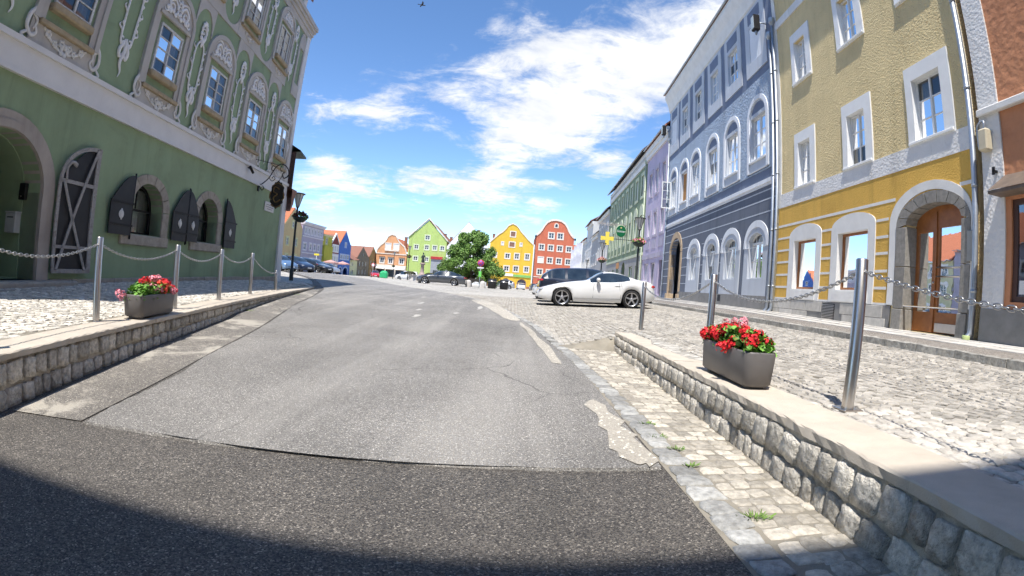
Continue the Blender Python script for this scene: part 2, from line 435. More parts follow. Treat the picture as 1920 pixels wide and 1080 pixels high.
REDGE = [(1.05, -12), (1.0, -4), (1.0, 0), (1.0, 2.7), (.97, 4.8), (.85, 7.6), (.5, 11), (-.2, 14.5), (-1.2, 18.8), (-3.6, 25), (-7.5, 32), (-14, 42), (-22, 55), (-29, 72), (-33, 95)]
LOLD = [(WL(-12) + .02, -12), (WL(-4), -4), (WL(0), 0), (WL(2.5), 2.5), (WL(4.9), 4.9), (WL(8.3), 8.3), (WL(11.6), 11.6), (WL(14.5), 14.5), (-7.3, 17), (-9.6, 22.5), (-13, 29), (-18.5, 38), (-25.5, 50), (-33, 66), (-36, 96)]
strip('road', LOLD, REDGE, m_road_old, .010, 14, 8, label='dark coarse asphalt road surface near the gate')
LM = [(-2.90, 2.58), (-3.02, 3.2), (-3.20, 4.1), (-3.58, 5.6), (-4.05, 7.5), (-5.05, 11.0), (-5.9, 14.2), (-7.0, 17.6), (-9.3, 22.5), (-12.6, 29), (-18, 38), (-25, 50), (-32.5, 66), (-35.5, 96)]
RM = [(.95, 2.66), (.94, 3.3), (.94, 4.2), (.92, 5.6), (.82, 7.5), (.45, 11.0), (-.2, 14.2), (-1.1, 18.2), (-3.4, 24.4), (-7.2, 31.2), (-13.6, 41), (-21.6, 54), (-28.6, 70), (-32.6, 94)]
def jag(a, b, n, amp, seed):
    rr = random.Random(seed); return [(a[0] + (b[0] - a[0]) * i / n + rr.uniform(-amp, amp) * .3, a[1] + (b[1] - a[1]) * i / n + rr.uniform(-amp, amp)) for i in range(n + 1)]
def main_road():
    A, B = catmull([(*q, 0) for q in LM], 10), catmull([(*q, 0) for q in RM], 10)
    m = MB(); nx = 18; ids = []; rr = random.Random(5); jl = 0
    for r, (a, b) in enumerate(zip(A, B)):
        row = []
        jl = .6 * jl + rr.uniform(-.018, .018)
        for i in range(nx + 1):
            x, y = a.x + jl + (b.x - a.x - jl) * i / nx, a.y + (b.y - a.y) * i / nx
            if r == 0: y += rr.uniform(-.012, .012) + .06 * math.sin(math.pi * i / nx)
            row.append(m.p(x, y, G(x, y) + .028))
        ids.append(row)
    for p, q in zip(ids, ids[1:]):
        for i in range(nx): m.f.append([p[i], p[i + 1], q[i + 1], q[i]])
    # raw edge of the newer layer
    for row, (dx, dy) in ((ids[0], (0, -.012)), ([r[0] for r in ids], (-.012, 0)), ([r[-1] for r in ids], (.012, 0))):
        lo = [m.p(m.v[k][0] + dx, m.v[k][1] + dy, m.v[k][2] - .022) for k in row]
        for k in range(len(row) - 1): m.f.append([row[k], row[k + 1], lo[k + 1], lo[k]])
    return m.build('road_resurfacing', m_road, kind='structure', label='worn grey asphalt road rising to the square', recalc=False)
main_road()
strip('road_shoulder', [(WL(y) + .10, y) for y in (2.5, 4.0, 5.6, 7.5, 11, 14.2, 16.6)], [(-2.96, 2.60), (-3.24, 4.0), (-3.63, 5.6), (-4.1, 7.5), (-5.1, 11), (-5.95, 14.2), (-6.75, 16.6)], m_shoulder, .018, 6, 6, label='sandy worn asphalt shoulder along the left stone wall')
def patch(name, pts, mat, dz, seed, label):
    P = catmull([(*q, 0) for q in pts], 5, True); rr = random.Random(seed); c = sum(P, Vector()) / len(P); m = MB()
    ring = [(q.x + rr.uniform(-.04, .04), q.y + rr.uniform(-.06, .06)) for q in P]; K = 4
    rows = [[m.p(c.x + (x - c.x) * k / K, c.y + (y - c.y) * k / K, G(c.x + (x - c.x) * k / K, c.y + (y - c.y) * k / K) + dz) for x, y in ring] for k in range(1, K + 1)]
    cc = m.p(c.x, c.y, G(c.x, c.y) + dz); n = len(ring)
    for i in range(n):
        m.f.append([cc, rows[0][i], rows[0][(i + 1) % n]])
        for A, B in zip(rows, rows[1:]): m.f.append([A[i], A[(i + 1) % n], B[(i + 1) % n], B[i]])
    m.build(name, mat, kind='structure', label=label, recalc=False)
patch('asphalt_patch', [(.76, 2.80), (.93, 2.76), (.92, 3.5), (.88, 4.25), (.74, 4.28), (.73, 3.5)], m_patch, .033, 1, 'pale mortar patch at the road edge by the gutter')
patch('asphalt_patch', [(.60, 6.6), (.72, 6.55), (.58, 9.2), (.34, 11.0), (.22, 11.1), (.44, 8.9)], m_patch, .033, 2, 'long pale patch along the road edge')
patch('asphalt_patch', [(-.15, 12.2), (.22, 11.9), (-.3, 15.5), (-1.0, 18.4), (-1.5, 18.4), (-.75, 15)], m_patch, .033, 3, 'pale patch beside the parked white car')
m_mark = M('worn white road paint', (.46, .44, .40), .8, .25, 9, .3, 60)
for k, q in enumerate([(-2.1, 11.0, .05, .30), (-2.35, 12.6, .04, .22), (-2.75, 15, .05, .3), (-3.3, 18.4, .06, .3), (-.9, 14.6, .05, .6), (-1.35, 12.4, .04, .2)]):
    x, y, w, h = q
    patch('road_marking', [(x - w, y - h), (x + w * .8, y - h * .8), (x + w, y + h * .7), (x - w * .7, y + h)], m_mark, .034, 20 + k, 'remnant of worn white paint on the road, %s' % ['nearest of four in a row', 'second of four in a row', 'third of four in a row', 'farthest of four in a row', 'long one right of the middle', 'small one in the middle'][k])

# ---- single cobbles: a few shared meshes, the nearest as objects, the rest joined
def cobble_mesh(k, mat):
    rr = random.Random(100 + k); m = MB()
    j = lambda a: a + rr.uniform(-.09, .09)
    o = [(j(-.5), j(-.5)), (j(0), j(-.54) ), (j(.5), j(-.5)), (j(.54), j(0)), (j(.5), j(.5)), (j(0), j(.54)), (j(-.5), j(.5)), (j(-.54), j(0))]
    a = [m.p(x * .97, y * .97, -.14) for x, y in o]; b = [m.p(x * .93, y * .93, .02) for x, y in o]; c = [m.p(x * .72, y * .72, .10 + rr.uniform(-.02, .02)) for x, y in o]
    t = m.p(0, 0, .12)
    for A, B in ((a, b), (b, c)):
        for i in range(8): m.sm.add(len(m.f)); m.f.append([A[i], A[(i + 1) % 8], B[(i + 1) % 8], B[i]])
    for i in range(8): m.sm.add(len(m.f)); m.f.append([c[i], c[(i + 1) % 8], t])
    return m.mesh('cobble', mat)
COB = {mt.name: [cobble_mesh(k, mt) for k in range(8)] for mt in (m_cob, m_cob2, m_gut, m_edge)}
def lay(cells, mat, parent, zf, keep=300, name='cobble', stuff='cobble_field', cap=15000):
    """cells: (x, y, w, h, rot); the ones nearest the camera become single objects"""
    cells = sorted(cells, key=lambda c: c[0] ** 2 + c[1] ** 2)[:cap]
    rr = random.Random(len(cells)); meshes = COB[mat.name]
    def tilt(x, y):
        return (zf(x, y + .05) - zf(x, y - .05)) / .1, (zf(x + .05, y) - zf(x - .05, y)) / .1
    for x, y, w, h, r in cells[:keep]:
        inst(name, meshes[rr.randrange(8)], parent, (x, y, zf(x, y) + rr.uniform(-.003, .004)), (rr.uniform(-.04, .04), rr.uniform(-.04, .04), r + rr.choice((0, math.pi / 2 * 2))), (w, h, .055))
    rest = cells[keep:]
    if rest:
        m = MB(); S = []
        for x, y, w, h, r in rest:
            z = zf(x, y) + rr.uniform(-.003, .004); ca, sa = math.cos(r), math.sin(r); ids = []
            for f, dz in ((.96, -.010), (.78, .006)):
                for ax, ay in ((-.5, -.5), (.5, -.5), (.5, .5), (-.5, .5)):
                    px, py = (ax * f + rr.uniform(-.07, .07)) * w, (ay * f + rr.uniform(-.07, .07)) * h
                    ids.append(m.p(x + px * ca - py * sa, y + px * sa + py * ca, z + dz))
            for i in range(4): m.f.append([ids[i], ids[(i + 1) % 4], ids[4 + (i + 1) % 4], ids[4 + i]])
            m.f.append(ids[4:8])
        o = m.build(stuff, mat, parent, kind='stuff', recalc=False)
def arcs(x0, x1, y0, y1, size, inside, band=1.25, sag=.34, jit=.12, seed=1, ang=0):
    rr = random.Random(seed); out = []
    nb = int((x1 - x0) / band) + 1
    for b in range(nb):
        v = y0 - sag
        while v < y1:
            n = int(band / size)
            for i in range(n):
                t = (i + .5 + rr.uniform(-.12, .12)) / n; u = x0 + (b + t) * band; q = 2 * t - 1
                y = v + sag * (1 - q * q) + rr.uniform(-jit, jit) * size
                if inside(u, y): out.append((u, y, size * rr.uniform(.82, 1.02) * .98, size * rr.uniform(.84, 1.04), math.atan(-2 * sag * q * 2 / band) * .8 + rr.uniform(-.12, .12)))
            v += size * 1.0
    return out
def REX(y): return lerp1([(b, a) for a, b in REDGE], y)
cells = arcs(-6, 13, .2, 24, .104, lambda x, y: (x > WR(y) + .46 if y < 8.27 else x > REX(y) + .16) and x < XK(y) - .12, seed=3)
lay(cells, m_cob, ground, lambda x, y: G(x, y), cap=18000)
# gutter
gut = strip('gutter', [(REX(y) - .02, y) for y in (-1.5, 1, 4, 6.5, 8.3)], [(WR(y) + .05, y) for y in (-1.5, 1, 4, 6.5, 8.3)], m_joint, .012, 4, 5, label='cobbled gutter strip between the road and the right wall')
rr = random.Random(4); cells = []; y = .3
while y < 8.35:
    x = REX(y) + .19; row = rr.uniform(.095, .125)
    while x < WR(y) - .03:
        w = rr.uniform(.09, .145); cells.append((x + w / 2, y + rr.uniform(-.012, .012), w, row * rr.uniform(.86, 1.0), rr.uniform(-.09, .09))); x += w * 1.04
    y += row * 1.05
lay(cells, m_gut, gut, lambda x, y: G(x, y) + .012)
cells = []; y = .6
while y < 21:
    h = rr.uniform(.12, .20); a = math.atan2(REX(y + .3) - REX(y - .3), .6)
    cells.append((REX(y) + .085, y, rr.uniform(.14, .19), h, -a + rr.uniform(-.08, .08))); y += h * 1.07
lay(cells, m_edge, gut, lambda x, y: G(x, y) + .02, name='edge_stone', stuff='edge_stones_beyond')
# ---- left pavement behind the left wall
PL = 7.74; LS = .1064
FL = lambda y: -PL - LS * y             # foot of the green house
T_S = [(-2, -.84), (2.5, -.84), (4.9, -.815), (8.3, -.78), (12, -.77), (17.5, -.775)]
ZS = lambda y: lerp1(T_S, y)
def SZ(x, y):                          # pavement rises a little to the house
    t = (x - WL(y)) / (FL(y) - WL(y)); return ZS(y) + .10 * max(0, min(1, t)) + .002
mb = MB(); rows = []
ys = frange(-2, 17.2, .4)
for y in ys:
    a, b = WL(y) - .06, FL(y) + .05
    rows.append([mb.p(a + (b - a) * i / 8, y, SZ(a + (b - a) * i / 8, y) - .004) for i in range(9)])
for p, q in zip(rows, rows[1:]):
    for i in range(8): mb.f.append([p[i], p[i + 1], q[i + 1], q[i]])
# pavement runs out round the corner of the house
tail = [(WL(17.2) - .06, 17.2), (-7.5, 18.0), (-8.2, 19.3), (-9.0, 20.6), (-10.2, 22.2), (-11.5, 23.0), (-12.5, 22.8), (-12.5, 19), (FL(17.2), 17.2)]
ids = [mb.p(x, y, -.772 if k not in (0, 8) else SZ(x, y) - .004) for k, (x, y) in enumerate(tail)]; mb.f.append(ids)
for k in range(7):
    x, y = tail[k]; x2, y2 = tail[k + 1]; mb.face([(x, y, -.773), (x2, y2, -.773), (x2, y2, -.95), (x, y, -.95)])
walk = mb.build('pavement', m_joint, kind='structure', label='raised cobbled pavement in front of the green house', recalc=False)
cells = arcs(-13, -3.5, -.2, 22.5, .112, lambda x, y: (y < 17.2 and FL(y) + .12 < x < WL(y) - .44) or (y >= 17.2 and max(FL(y) + .1, -12.3) < x < lerp1([(17.2, -7.35), (18, -7.75), (19.3, -8.45), (20.6, -9.25), (22.2, -10.6)], y)), seed=8, band=1.1, sag=.28)
lay(cells, m_cob2, walk, lambda x, y: SZ(x, y) if y < 17.2 else -.768)
# ---- right footpath: kerb, asphalt strip, flagstones
m_kerb = M('rough granite kerb', (.33, .315, .28), .85, .35, 14, .9, 30, .02, rnd=.2, dirt=.4, ds=8, world=True)
m_flag = M('granite flagstones', (.50, .475, .43), .8, .16, 6, .4, 60, .006, rnd=.14, dirt=.25, dcol=(.3, .28, .25), ds=2, world=True)
TA = R(3.1); dR = Vector((math.sin(TA), math.cos(TA), 0)); qR = Vector((math.cos(TA), -math.sin(TA), 0))
def RP(t, s): v = qR * t + dR * s; return v.x, v.y
def FZ(x, y):                          # footpath surface
    t = (x - XK(y)) / (XF(y) - XK(y)); return lerp1(T_K, y) + .075 + (lerp1(T_F, y) + .01 - lerp1(T_K, y) - .075) * max(0, min(1, t))
def fsheet(name, t0, t1, s0, s1, mat, dz, parent=None, **k):
    m = MB(); rows = []
    for s in frange(s0, s1, 1.0):
        rows.append([m.p(*RP(t0 + (t1 - t0) * i / 4, s), FZ(*RP(t0 + (t1 - t0) * i / 4, s)) + dz) for i in range(5)])
    for p, q in zip(rows, rows[1:]):
        for i in range(4): m.f.append([p[i], p[i + 1], q[i + 1], q[i]])
    return m.build(name, mat, parent, recalc=False, **k)
foot = fsheet('footpath', 5.58, 8.72, -6, 100, m_footasph, 0, kind='structure', label='asphalt footpath with a rough kerb along the right houses')
rr = random.Random(9)
kb = []
for k in range(3):
    m = MB(); n = 6
    pr = [(-.07, -.2), (-.07, .02), (-.045, .035), (.06, .03), (.07, -.02), (.07, -.2)]
    rings = []
    for i in range(n + 1):
        x = -.5 + i / n
        rings.append([m.p(x * .985, a + rr.uniform(-.014, .014), b + rr.uniform(-.016, .012)) for a, b in pr])
    for A, B in zip(rings, rings[1:]):
        for i in range(6): m.f.append([A[i], A[(i + 1) % 6], B[(i + 1) % 6], B[i]])
    m.f.append(rings[0]); m.f.append(rings[-1]); kb.append(m.mesh('kerb_stone', m_kerb))
s = -5.0
while s < 52:
    L = rr.uniform(.7, 1.15); x, y = RP(5.55, s + L / 2)
    inst('kerb_stone', rr.choice(kb), foot, (x, y, FZ(x, y)), (0, 0, math.pi / 2 - TA + math.pi), (L, 1, 1)); s += L
fm = MB().cham(-.5, .5, -.5, .5, -.06, .012, .008).mesh('flagstone', m_flag)
s = -5.0
while s < 42:
    L = rr.uniform(.75, 1.15)
    for t, w in ((7.35, .62), (7.98, .60), (8.54, .48)):
        x, y = RP(t, s + L / 2 + rr.uniform(-.1, .1)); inst('flagstone', fm, foot, (x, y, FZ(x, y) + .002), (0, 0, math.pi / 2 - TA), (L - .02, w - .02, 1))
    s += L
# ---- the two low stone walls
m_stone = M('squared wall stones', (.55, .51, .44), .9, .34, 26, 1.0, 30, .035, rnd=.28, dirt=.55, dcol=(.25, .235, .215), ds=16, world=True)
m_mortar = M('sandy mortar', (.48, .43, .35), .95, .25, 12, .9, 60, .014, dirt=.35, dcol=(.22, .2, .17), ds=5)
m_cap = M('sand coloured cap slabs', (.50, .44, .36), .85, .10, 4, .5, 120, .006, rnd=.05, dirt=.25, dcol=(.25, .22, .18), ds=2.2)
def stone_mesh(k):
    rr = random.Random(300 + k); bm = bmesh.new(); bmesh.ops.create_cube(bm, size=1); bmesh.ops.subdivide_edges(bm, edges=bm.edges, cuts=2, use_grid_fill=True)
    sh = [rr.uniform(-.07, .07) for _ in range(4)]
    for v in bm.verts:
        c = v.co; e = Vector((c.x, c.y, c.z)); mxc = sorted((abs(c.x), abs(c.z)))
        if mxc[0] > .45: e.x *= .93; e.z *= .93
        elif mxc[1] > .45: e.x *= .98; e.z *= .98
        if c.y < -.4: e.y = -.5 + (.07 if mxc[1] > .45 else 0) + rr.uniform(-.15, .15)
        e.x += sh[0] * c.z + rr.uniform(-.075, .075); e.z += sh[1] * c.x + rr.uniform(-.065, .065)
        v.co = e
    me = bpy.data.meshes.new('stone'); bm.to_mesh(me); bm.free()
    for p in me.polygons: p.use_smooth = True
    me.materials.append(m_stone); return me
STN = [stone_mesh(k) for k in range(10)]
def low_wall(name, face, y0, y1, ztop, side, label, capw, courses, sizes, seed, zcap=.055, over=.03):
    """wall with its face on x = face(y); side = +1: the body lies to the right of the face"""
    rr = random.Random(seed)
    L = math.hypot(face(y1) - face(y0), y1 - y0); a = math.atan2(y1 - y0, face(y1) - face(y0))
    root = empty(name, (face(y0), y0, G(face(y0) - side * .1, y0)), 0, label, 'wall'); zb0 = root.location.z
    d = Vector((face(y1) - face(y0), y1 - y0, 0)).normalized(); n = Vector((d.y, -d.x, 0)) * side     # n into the body
    def P(t, o, z): v = Vector((0, 0, 0)) + d * t + n * o; return v.x, v.y, z - zb0
    def yz(t): return y0 + d.y * t
    m = MB(); K = 24; st = [L * i / K for i in range(K + 1)]
    for s0, s1 in zip(st, st[1:]):
        q = []
        for t in (s0, s1):
            zl = G(face(yz(t)) - side * .12, yz(t)) - .08; zu = ztop(yz(t)) - zcap
            q.append([(t, .026, zl), (t, .026, zu), (t, capw - .02, zu), (t, capw - .02, zl)])
        for i in range(3): m.face([P(*q[0][i]), P(*q[0][i + 1]), P(*q[1][i + 1]), P(*q[1][i])])
    for t in (0, L):
        zl = G(face(yz(t)) - side * .12, yz(t)) - .08; zu = ztop(yz(t)) - zcap
        m.face([P(t, .045, zl), P(t, .045, zu), P(t, capw - .02, zu), P(t, capw - .02, zl)])
    m.build('mortar_core', m_mortar, root)
    ang = math.atan2(d.y, d.x)
    if side < 0: ang += 0
    for c in range(courses):
        t = rr.uniform(.0, .05)
        while t < L - .04:
            w = rr.uniform(*sizes); w = min(w, L - t)
            y = yz(t + w / 2); zl = G(face(y) - side * .12, y) - .02; zu = ztop(y) - zcap - .008; h = (zu - zl) / courses
            if w > .05:
                hh = h * rr.uniform(.78, .96); px, py, _ = P(t + w / 2, .06 + rr.uniform(-.012, .012), 0)
                inst('stone', rr.choice(STN), root, (px, py, zl + h * (c + .5) + rr.uniform(-.008, .008) - zb0), (0, rr.uniform(-.05, .05), ang if side > 0 else ang + math.pi), (w - .022, .13, hh))
            t += w
    # end faces get stones as well
    for te in (L,):
        for c in range(courses):
            y = yz(te); zl = G(face(y) - side * .12, y) - .02; zu = ztop(y) - zcap - .008; h = (zu - zl) / courses
            for o in (.16, .32):
                px, py, _ = P(te - .02, o, 0); inst('stone', rr.choice(STN), root, (px, py, zl + h * (c + .5) - zb0), (0, 0, ang + math.pi / 2 * (1 if side > 0 else -1) + (0 if side > 0 else math.pi)), (.14, .16, h * .9))
    t = 0
    while t < L - .05:
        w = min(rr.uniform(1.6, 2.2), L - t)
        if L - t - w < .4: w = L - t
        m = MB(); pr = [(-over, -.055), (-over, -.008), (-over + .01, 0), (capw - .01, 0), (capw, -.008), (capw, -.055)]; rings = []
        nn = max(4, int(w / .07))
        for i in range(nn + 1):
            tt = t + .003 + (w - .006) * i / nn; zt = ztop(yz(tt))
            rings.append([m.p(*P(tt, o + (rr.uniform(-.006, .006) if j < 3 else 0), zt + dz + (rr.uniform(-.006, .001) if j in (1, 2) else 0))) for j, (o, dz) in enumerate(pr)])
        for A, B in zip(rings, rings[1:]):
            for i in range(6): m.f.append([A[i], A[(i + 1) % 6], B[(i + 1) % 6], B[i]])
        m.f.append(rings[0]); m.f.append(rings[-1]); m.build('cap_slab', m_cap, root); t += w
    return root
ZR = lambda y: lerp1([(-2, -.605), (0, -.615), (2, -.63), (4.4, -.655), (8.3, -.70)], y)
low_wall('stone_wall', WR, -1.2, 8.25, ZR, 1, 'low wall of squared stones with sand coloured cap, right of the road', .45, 2, (.11, .21), 1, over=-.008)
low_wall('stone_wall', WL, -.6, 17.1, lambda y: ZS(y) + .012, -1, 'low wall of two stone courses left of the road, below the pavement', .40, 2, (.13, .22), 2)
# ================================================================== houses: shared pieces
m_white = M('white lime plaster', (.74, .73, .70), .85, .07, 2, .35, 25, .01, dirt=.22, dcol=(.45, .43, .39), ds=1.6)
m_white2 = M('bright white plaster trim', (.80, .80, .78), .8, .05, 3, .25, 30, .008)
m_wframe = M('white window paint', (.74, .74, .72), .5, .05, 6)
m_wframe_old = M('weathered white window paint', (.64, .63, .59), .7, .25, 14, .3, 60)
m_dark = M('dark interior', (.03, .03, .035), .9, .1, 2)
m_zinc = M('zinc downpipe', (.40, .43, .46), .42, .12, 4, metal=.75)
m_tile = M('red roof tiles', (.48, .16, .075), .8, .25, 9, .8, 9, .03)
m_tile_b = M('brown roof tiles', (.27, .13, .09), .85, .25, 9, .8, 9, .03)
m_roofd = M('dark eaves', (.10, .085, .075), .8, .2, 5)
m_curt = M('white curtains', (.70, .69, .66), .9, .08, 8)
m_wood = M('orange brown wood', (.30, .115, .035), .42, .22, 5, .2, 40, .004, spec=.5)
m_gstone = M('grey granite door stone', (.25, .235, .21), .85, .2, 10, .6, 60, .008, rnd=.06)
m_plinth = M('grey plinth plaster', (.23, .225, .215), .9, .15, 3, .5, 30, .012, dirt=.35, dcol=(.12, .115, .10), ds=1.1)
m_iron = M('black wrought iron', (.022, .021, .021), .55, .2, 6, metal=.4)
m_steel = M('brushed stainless steel', (.56, .53, .50), .30, .06, 12, metal=1.0)
def glass_mat(name, tint, dark):
    m, t, b = new_mat(name); g = NT(t); t.nodes.remove(b)
    fr = g.n('ShaderNodeFresnel'); fr.inputs[0].default_value = 1.55
    gl = g.n('ShaderNodeBsdfGlossy'); gl.inputs['Roughness'].default_value = .015; gl.inputs[0].default_value = (1, 1, 1, 1)
    tr = g.n('ShaderNodeBsdfTransparent'); tr.inputs[0].default_value = (*tint, 1)
    df = g.n('ShaderNodeBsdfDiffuse'); df.inputs[0].default_value = (*dark, 1)
    m1 = g.n('ShaderNodeMixShader'); m1.inputs[0].default_value = .22; g.l(tr.outputs[0], m1.inputs[1]); g.l(df.outputs[0], m1.inputs[2])
    bp = g.n('ShaderNodeBump'); bp.inputs['Strength'].default_value = .05; bp.inputs['Distance'].default_value = .02; g.l(g.noise(2.2, 2), bp.inputs['Height'])
    g.l(bp.outputs[0], gl.inputs['Normal'])
    m2 = g.n('ShaderNodeMixShader'); g.l(g.math('ADD', g.math('MULTIPLY', fr.outputs[0], 1.0), .06, True), m2.inputs[0]); g.l(m1.outputs[0], m2.inputs[1]); g.l(gl.outputs[0], m2.inputs[2])
    g.l(m2.outputs[0], t.nodes['Material Output'].inputs[0]); return m
m_glass = glass_mat('window glass', (.62, .66, .68), (.02, .03, .045))
m_fglass = M('dark window glass', (.035, .045, .06), .08, .3, 1, spec=.8)
def plaster(name, col, rough_cast=0, var=.08, dirt=.25, dcol=None, vs=.8, ds=.55, scale=26):
    m, t, b = new_mat(name); g = NT(t)
    v = g.rng(g.noise(vs, 5, .65, .3), .3, .7, 1 - var, 1 + var)
    c = g.mix(1.0, col, v, 'MULTIPLY')
    if dirt: c = g.mix(g.rng(g.noise(ds, 6, .7, .5), .50, .74, 0, dirt, True), c, dcol or tuple(q * .55 for q in col))
    st = g.noise(1.0, 5, .7, .8, stretch=(1.7, 1.7, .13)); c = g.mix(1.0, c, g.rng(st, .48, .80, 1.0, .80, True), 'MULTIPLY')
    g.l(c, b.inputs['Base Color']); b.inputs['Roughness'].default_value = .9; b.inputs['Specular IOR Level'].default_value = .2
    if rough_cast:
        h = g.math('ADD', g.math('MULTIPLY', g.voro(scale, 'SMOOTH_F1', 0), 1.0), g.math('MULTIPLY', g.noise(scale * 1.6, 4, .6), .6))
        g.bump(h, 1.0, rough_cast, b)
    else: g.bump(g.math('ADD', g.noise(9, 6, .65), g.math('MULTIPLY', g.noise(1.5, 3), 2)), .35, .012, b)
    return m
def shell(fr, outline, holes, mat, depth=9, th=.34, name='wall', label=None):
    """front wall with real openings, side walls and back, all one closed shell"""
    m = MB(fr); m.prism(outline, 0, th, holes)
    lo = min(b for a, b in outline); s = [a for a, b in outline]; a, b = min(s), max(s)
    za = max(z for u, z in outline if abs(u - a) < 1e-6); zb_ = max(z for u, z in outline if abs(u - b) < 1e-6)
    e = .004
    m.face([(a + e, th, lo), (a + e, depth, lo), (a + e, depth, za), (a + e, th, za)])
    m.face([(b - e, th, lo), (b - e, depth, lo), (b - e, depth, zb_), (b - e, th, zb_)])
    m.face([(a + e, depth, lo), (b - e, depth, lo), (b - e, depth, zb_), (a + e, depth, za)])
    m.face([(a + e, th + .01, lo + .3), (b - e, th + .01, lo + .3), (b - e, depth, lo + .3), (a + e, depth, lo + .3)])
    m.face([(a + e, th + .01, min(za, zb_) - .02), (b - e, th + .01, min(za, zb_) - .02), (b - e, depth, min(za, zb_) - .02), (a + e, depth, min(za, zb_) - .02)])
    return m.build(name, mat, fr.root, label=label)
def part(fr, name, mat, fn, parent=None, label=None, weld=0):
    m = MB(fr); fn(m); return m.build(name, mat, parent or fr.root, label=label, weld=weld)
def ring(fr, name, mat, outer, inner, y0, y1, parent=None):
    return part(fr, name, mat, lambda m: m.prism(outer, y0, y1, [inner] if inner else ()), parent)
def sash(fr, a, b, c, d, y=.14, cols=2, rows=3, fw=.06, bar=.028, mat=None, glass=None, curtain=0, rise=0, parent=None, transom=None, name='window', mull=None, panes=True):
    """window: frame part with a pane for every light; rise > 0 adds an arched fanlight above d"""
    mat = mat or m_wframe; glass = glass or m_glass
    a, b = min(a, b), max(a, b); w = MB(fr)
    outer = arch(a, b, c, d, rise) if rise else rect(a, b, c, d)
    inner = arch(a + fw, b - fw, c + fw, d, rise - fw) if rise else rect(a + fw, b - fw, c + fw, d - fw)
    w.prism(outer, y, y + .07, [inner])
    mw = mull or fw * .95; lights = []
    ia, ib, ic = a + fw, b - fw, c + fw; idd = d - fw if not rise else d - bar * .5
    tz = transom if transom else idd
    cw = (ib - ia) / cols
    for k in range(1, cols):
        x = ia + cw * k; w.box(x - mw / 2, x + mw / 2, y - .012, y + .055, ic, idd)
    if rise or transom: w.box(ia, ib, y - .014, y + .05, tz - mw * .45, tz + mw * .45)
    for k in range(cols):
        x0, x1 = ia + cw * k + (mw / 2 if k else 0), ia + cw * (k + 1) - (mw / 2 if k < cols - 1 else 0)
        z1 = tz - (mw * .45 if (rise or transom) else 0)
        for r in range(rows):
            p0, p1 = ic + (z1 - ic) * r / rows, ic + (z1 - ic) * (r + 1) / rows
            if r: w.box(x0, x1, y + .008, y + .045, p0 - bar / 2, p0 + bar / 2)
            lights.append((x0 + .002, x1 - .002, p0 + (bar / 2 if r else 0), p1 - (bar / 2 if r < rows - 1 else 0)))
        if transom: lights.append((x0 + .002, x1 - .002, tz + mw * .45, idd))
    if rise:
        for k in range(1, cols * 2):
            x = ia + (ib - ia) * k / (cols * 2); q = (x - (ia + ib) / 2) / ((ib - ia) / 2)
            w.box(x - bar * .4, x + bar * .4, y + .008, y + .045, d + mw * .4, d + (rise - fw) * math.sqrt(max(0, 1 - q * q)))
    o = w.build(name, mat, parent or fr.root)
    if panes:
        for x0, x1, p0, p1 in lights:
            part(fr, 'pane', glass, lambda m: m.face([(x0, y + .03, p0), (x1, y + .03, p0), (x1, y + .03, p1), (x0, y + .03, p1)]), o)
        if rise: part(fr, 'pane', glass, lambda m: m.face([(u, y + .03, z) for u, z in arch(ia, ib, d + mw * .4, d + mw * .41, rise - fw - .01)]), o)
    if curtain:
        def cur(m, u0, u1, z0, z1):
            n = max(6, int(abs(u1 - u0) / .035)); P = [(u0 + (u1 - u0) * i / n, y + .16 + .022 * math.sin(i * 1.7) + .01 * math.sin(i * .6)) for i in range(n + 1)]
            for (xa, ya), (xb, yb) in zip(P, P[1:]): m.face([(xa, ya, z0), (xb, yb, z0), (xb, yb, z1), (xa, ya, z1)], True)
        top = d + (rise * .8 if rise else 0)
        if curtain == 1:
            for u0, u1 in ((a + .03, a + (b - a) * .30), (b - (b - a) * .30, b - .03)): part(fr, 'curtain', m_curt, lambda m: cur(m, u0, u1, c + .02, top), o)
        elif curtain == 2: part(fr, 'curtain', m_curt, lambda m: cur(m, a + .02, b - .02, c + .02, c + (d - c) * .55), o)
        else: part(fr, 'curtain', m_curt, lambda m: cur(m, a + .02, b - .02, c + .02, top), o)
    return o
def pipe(fr, s, z0, z1, y=-.09, r=.055, mat=None, foot=True, parent=None, hop=True):
    m = MB(fr); pts = [(s, y, z1), (s, y, z0 + .25)]
    if foot: pts += [(s, y - .01, z0 + .16), (s + .02, y - .10, z0 + .06), (s + .02, y - .13, z0 + .02)]
    m.tube(pts, r, 10)
    k = z0 + 1.0
    while k < z1 - .4: m.lathe([(r + .001, -.03), (r + .012, -.03), (r + .012, .03), (r + .001, .03)], (s, y, k), 10); m.box(s - .012, s + .012, y, .02, k - .012, k + .012); k += 2.1
    if hop: m.lathe([(r, -.35), (r + .06, -.22), (r + .075, -.2), (r + .075, .0)], (s, y, z1), 10)
    return m.build('downpipe', mat or m_zinc, parent or fr.root)
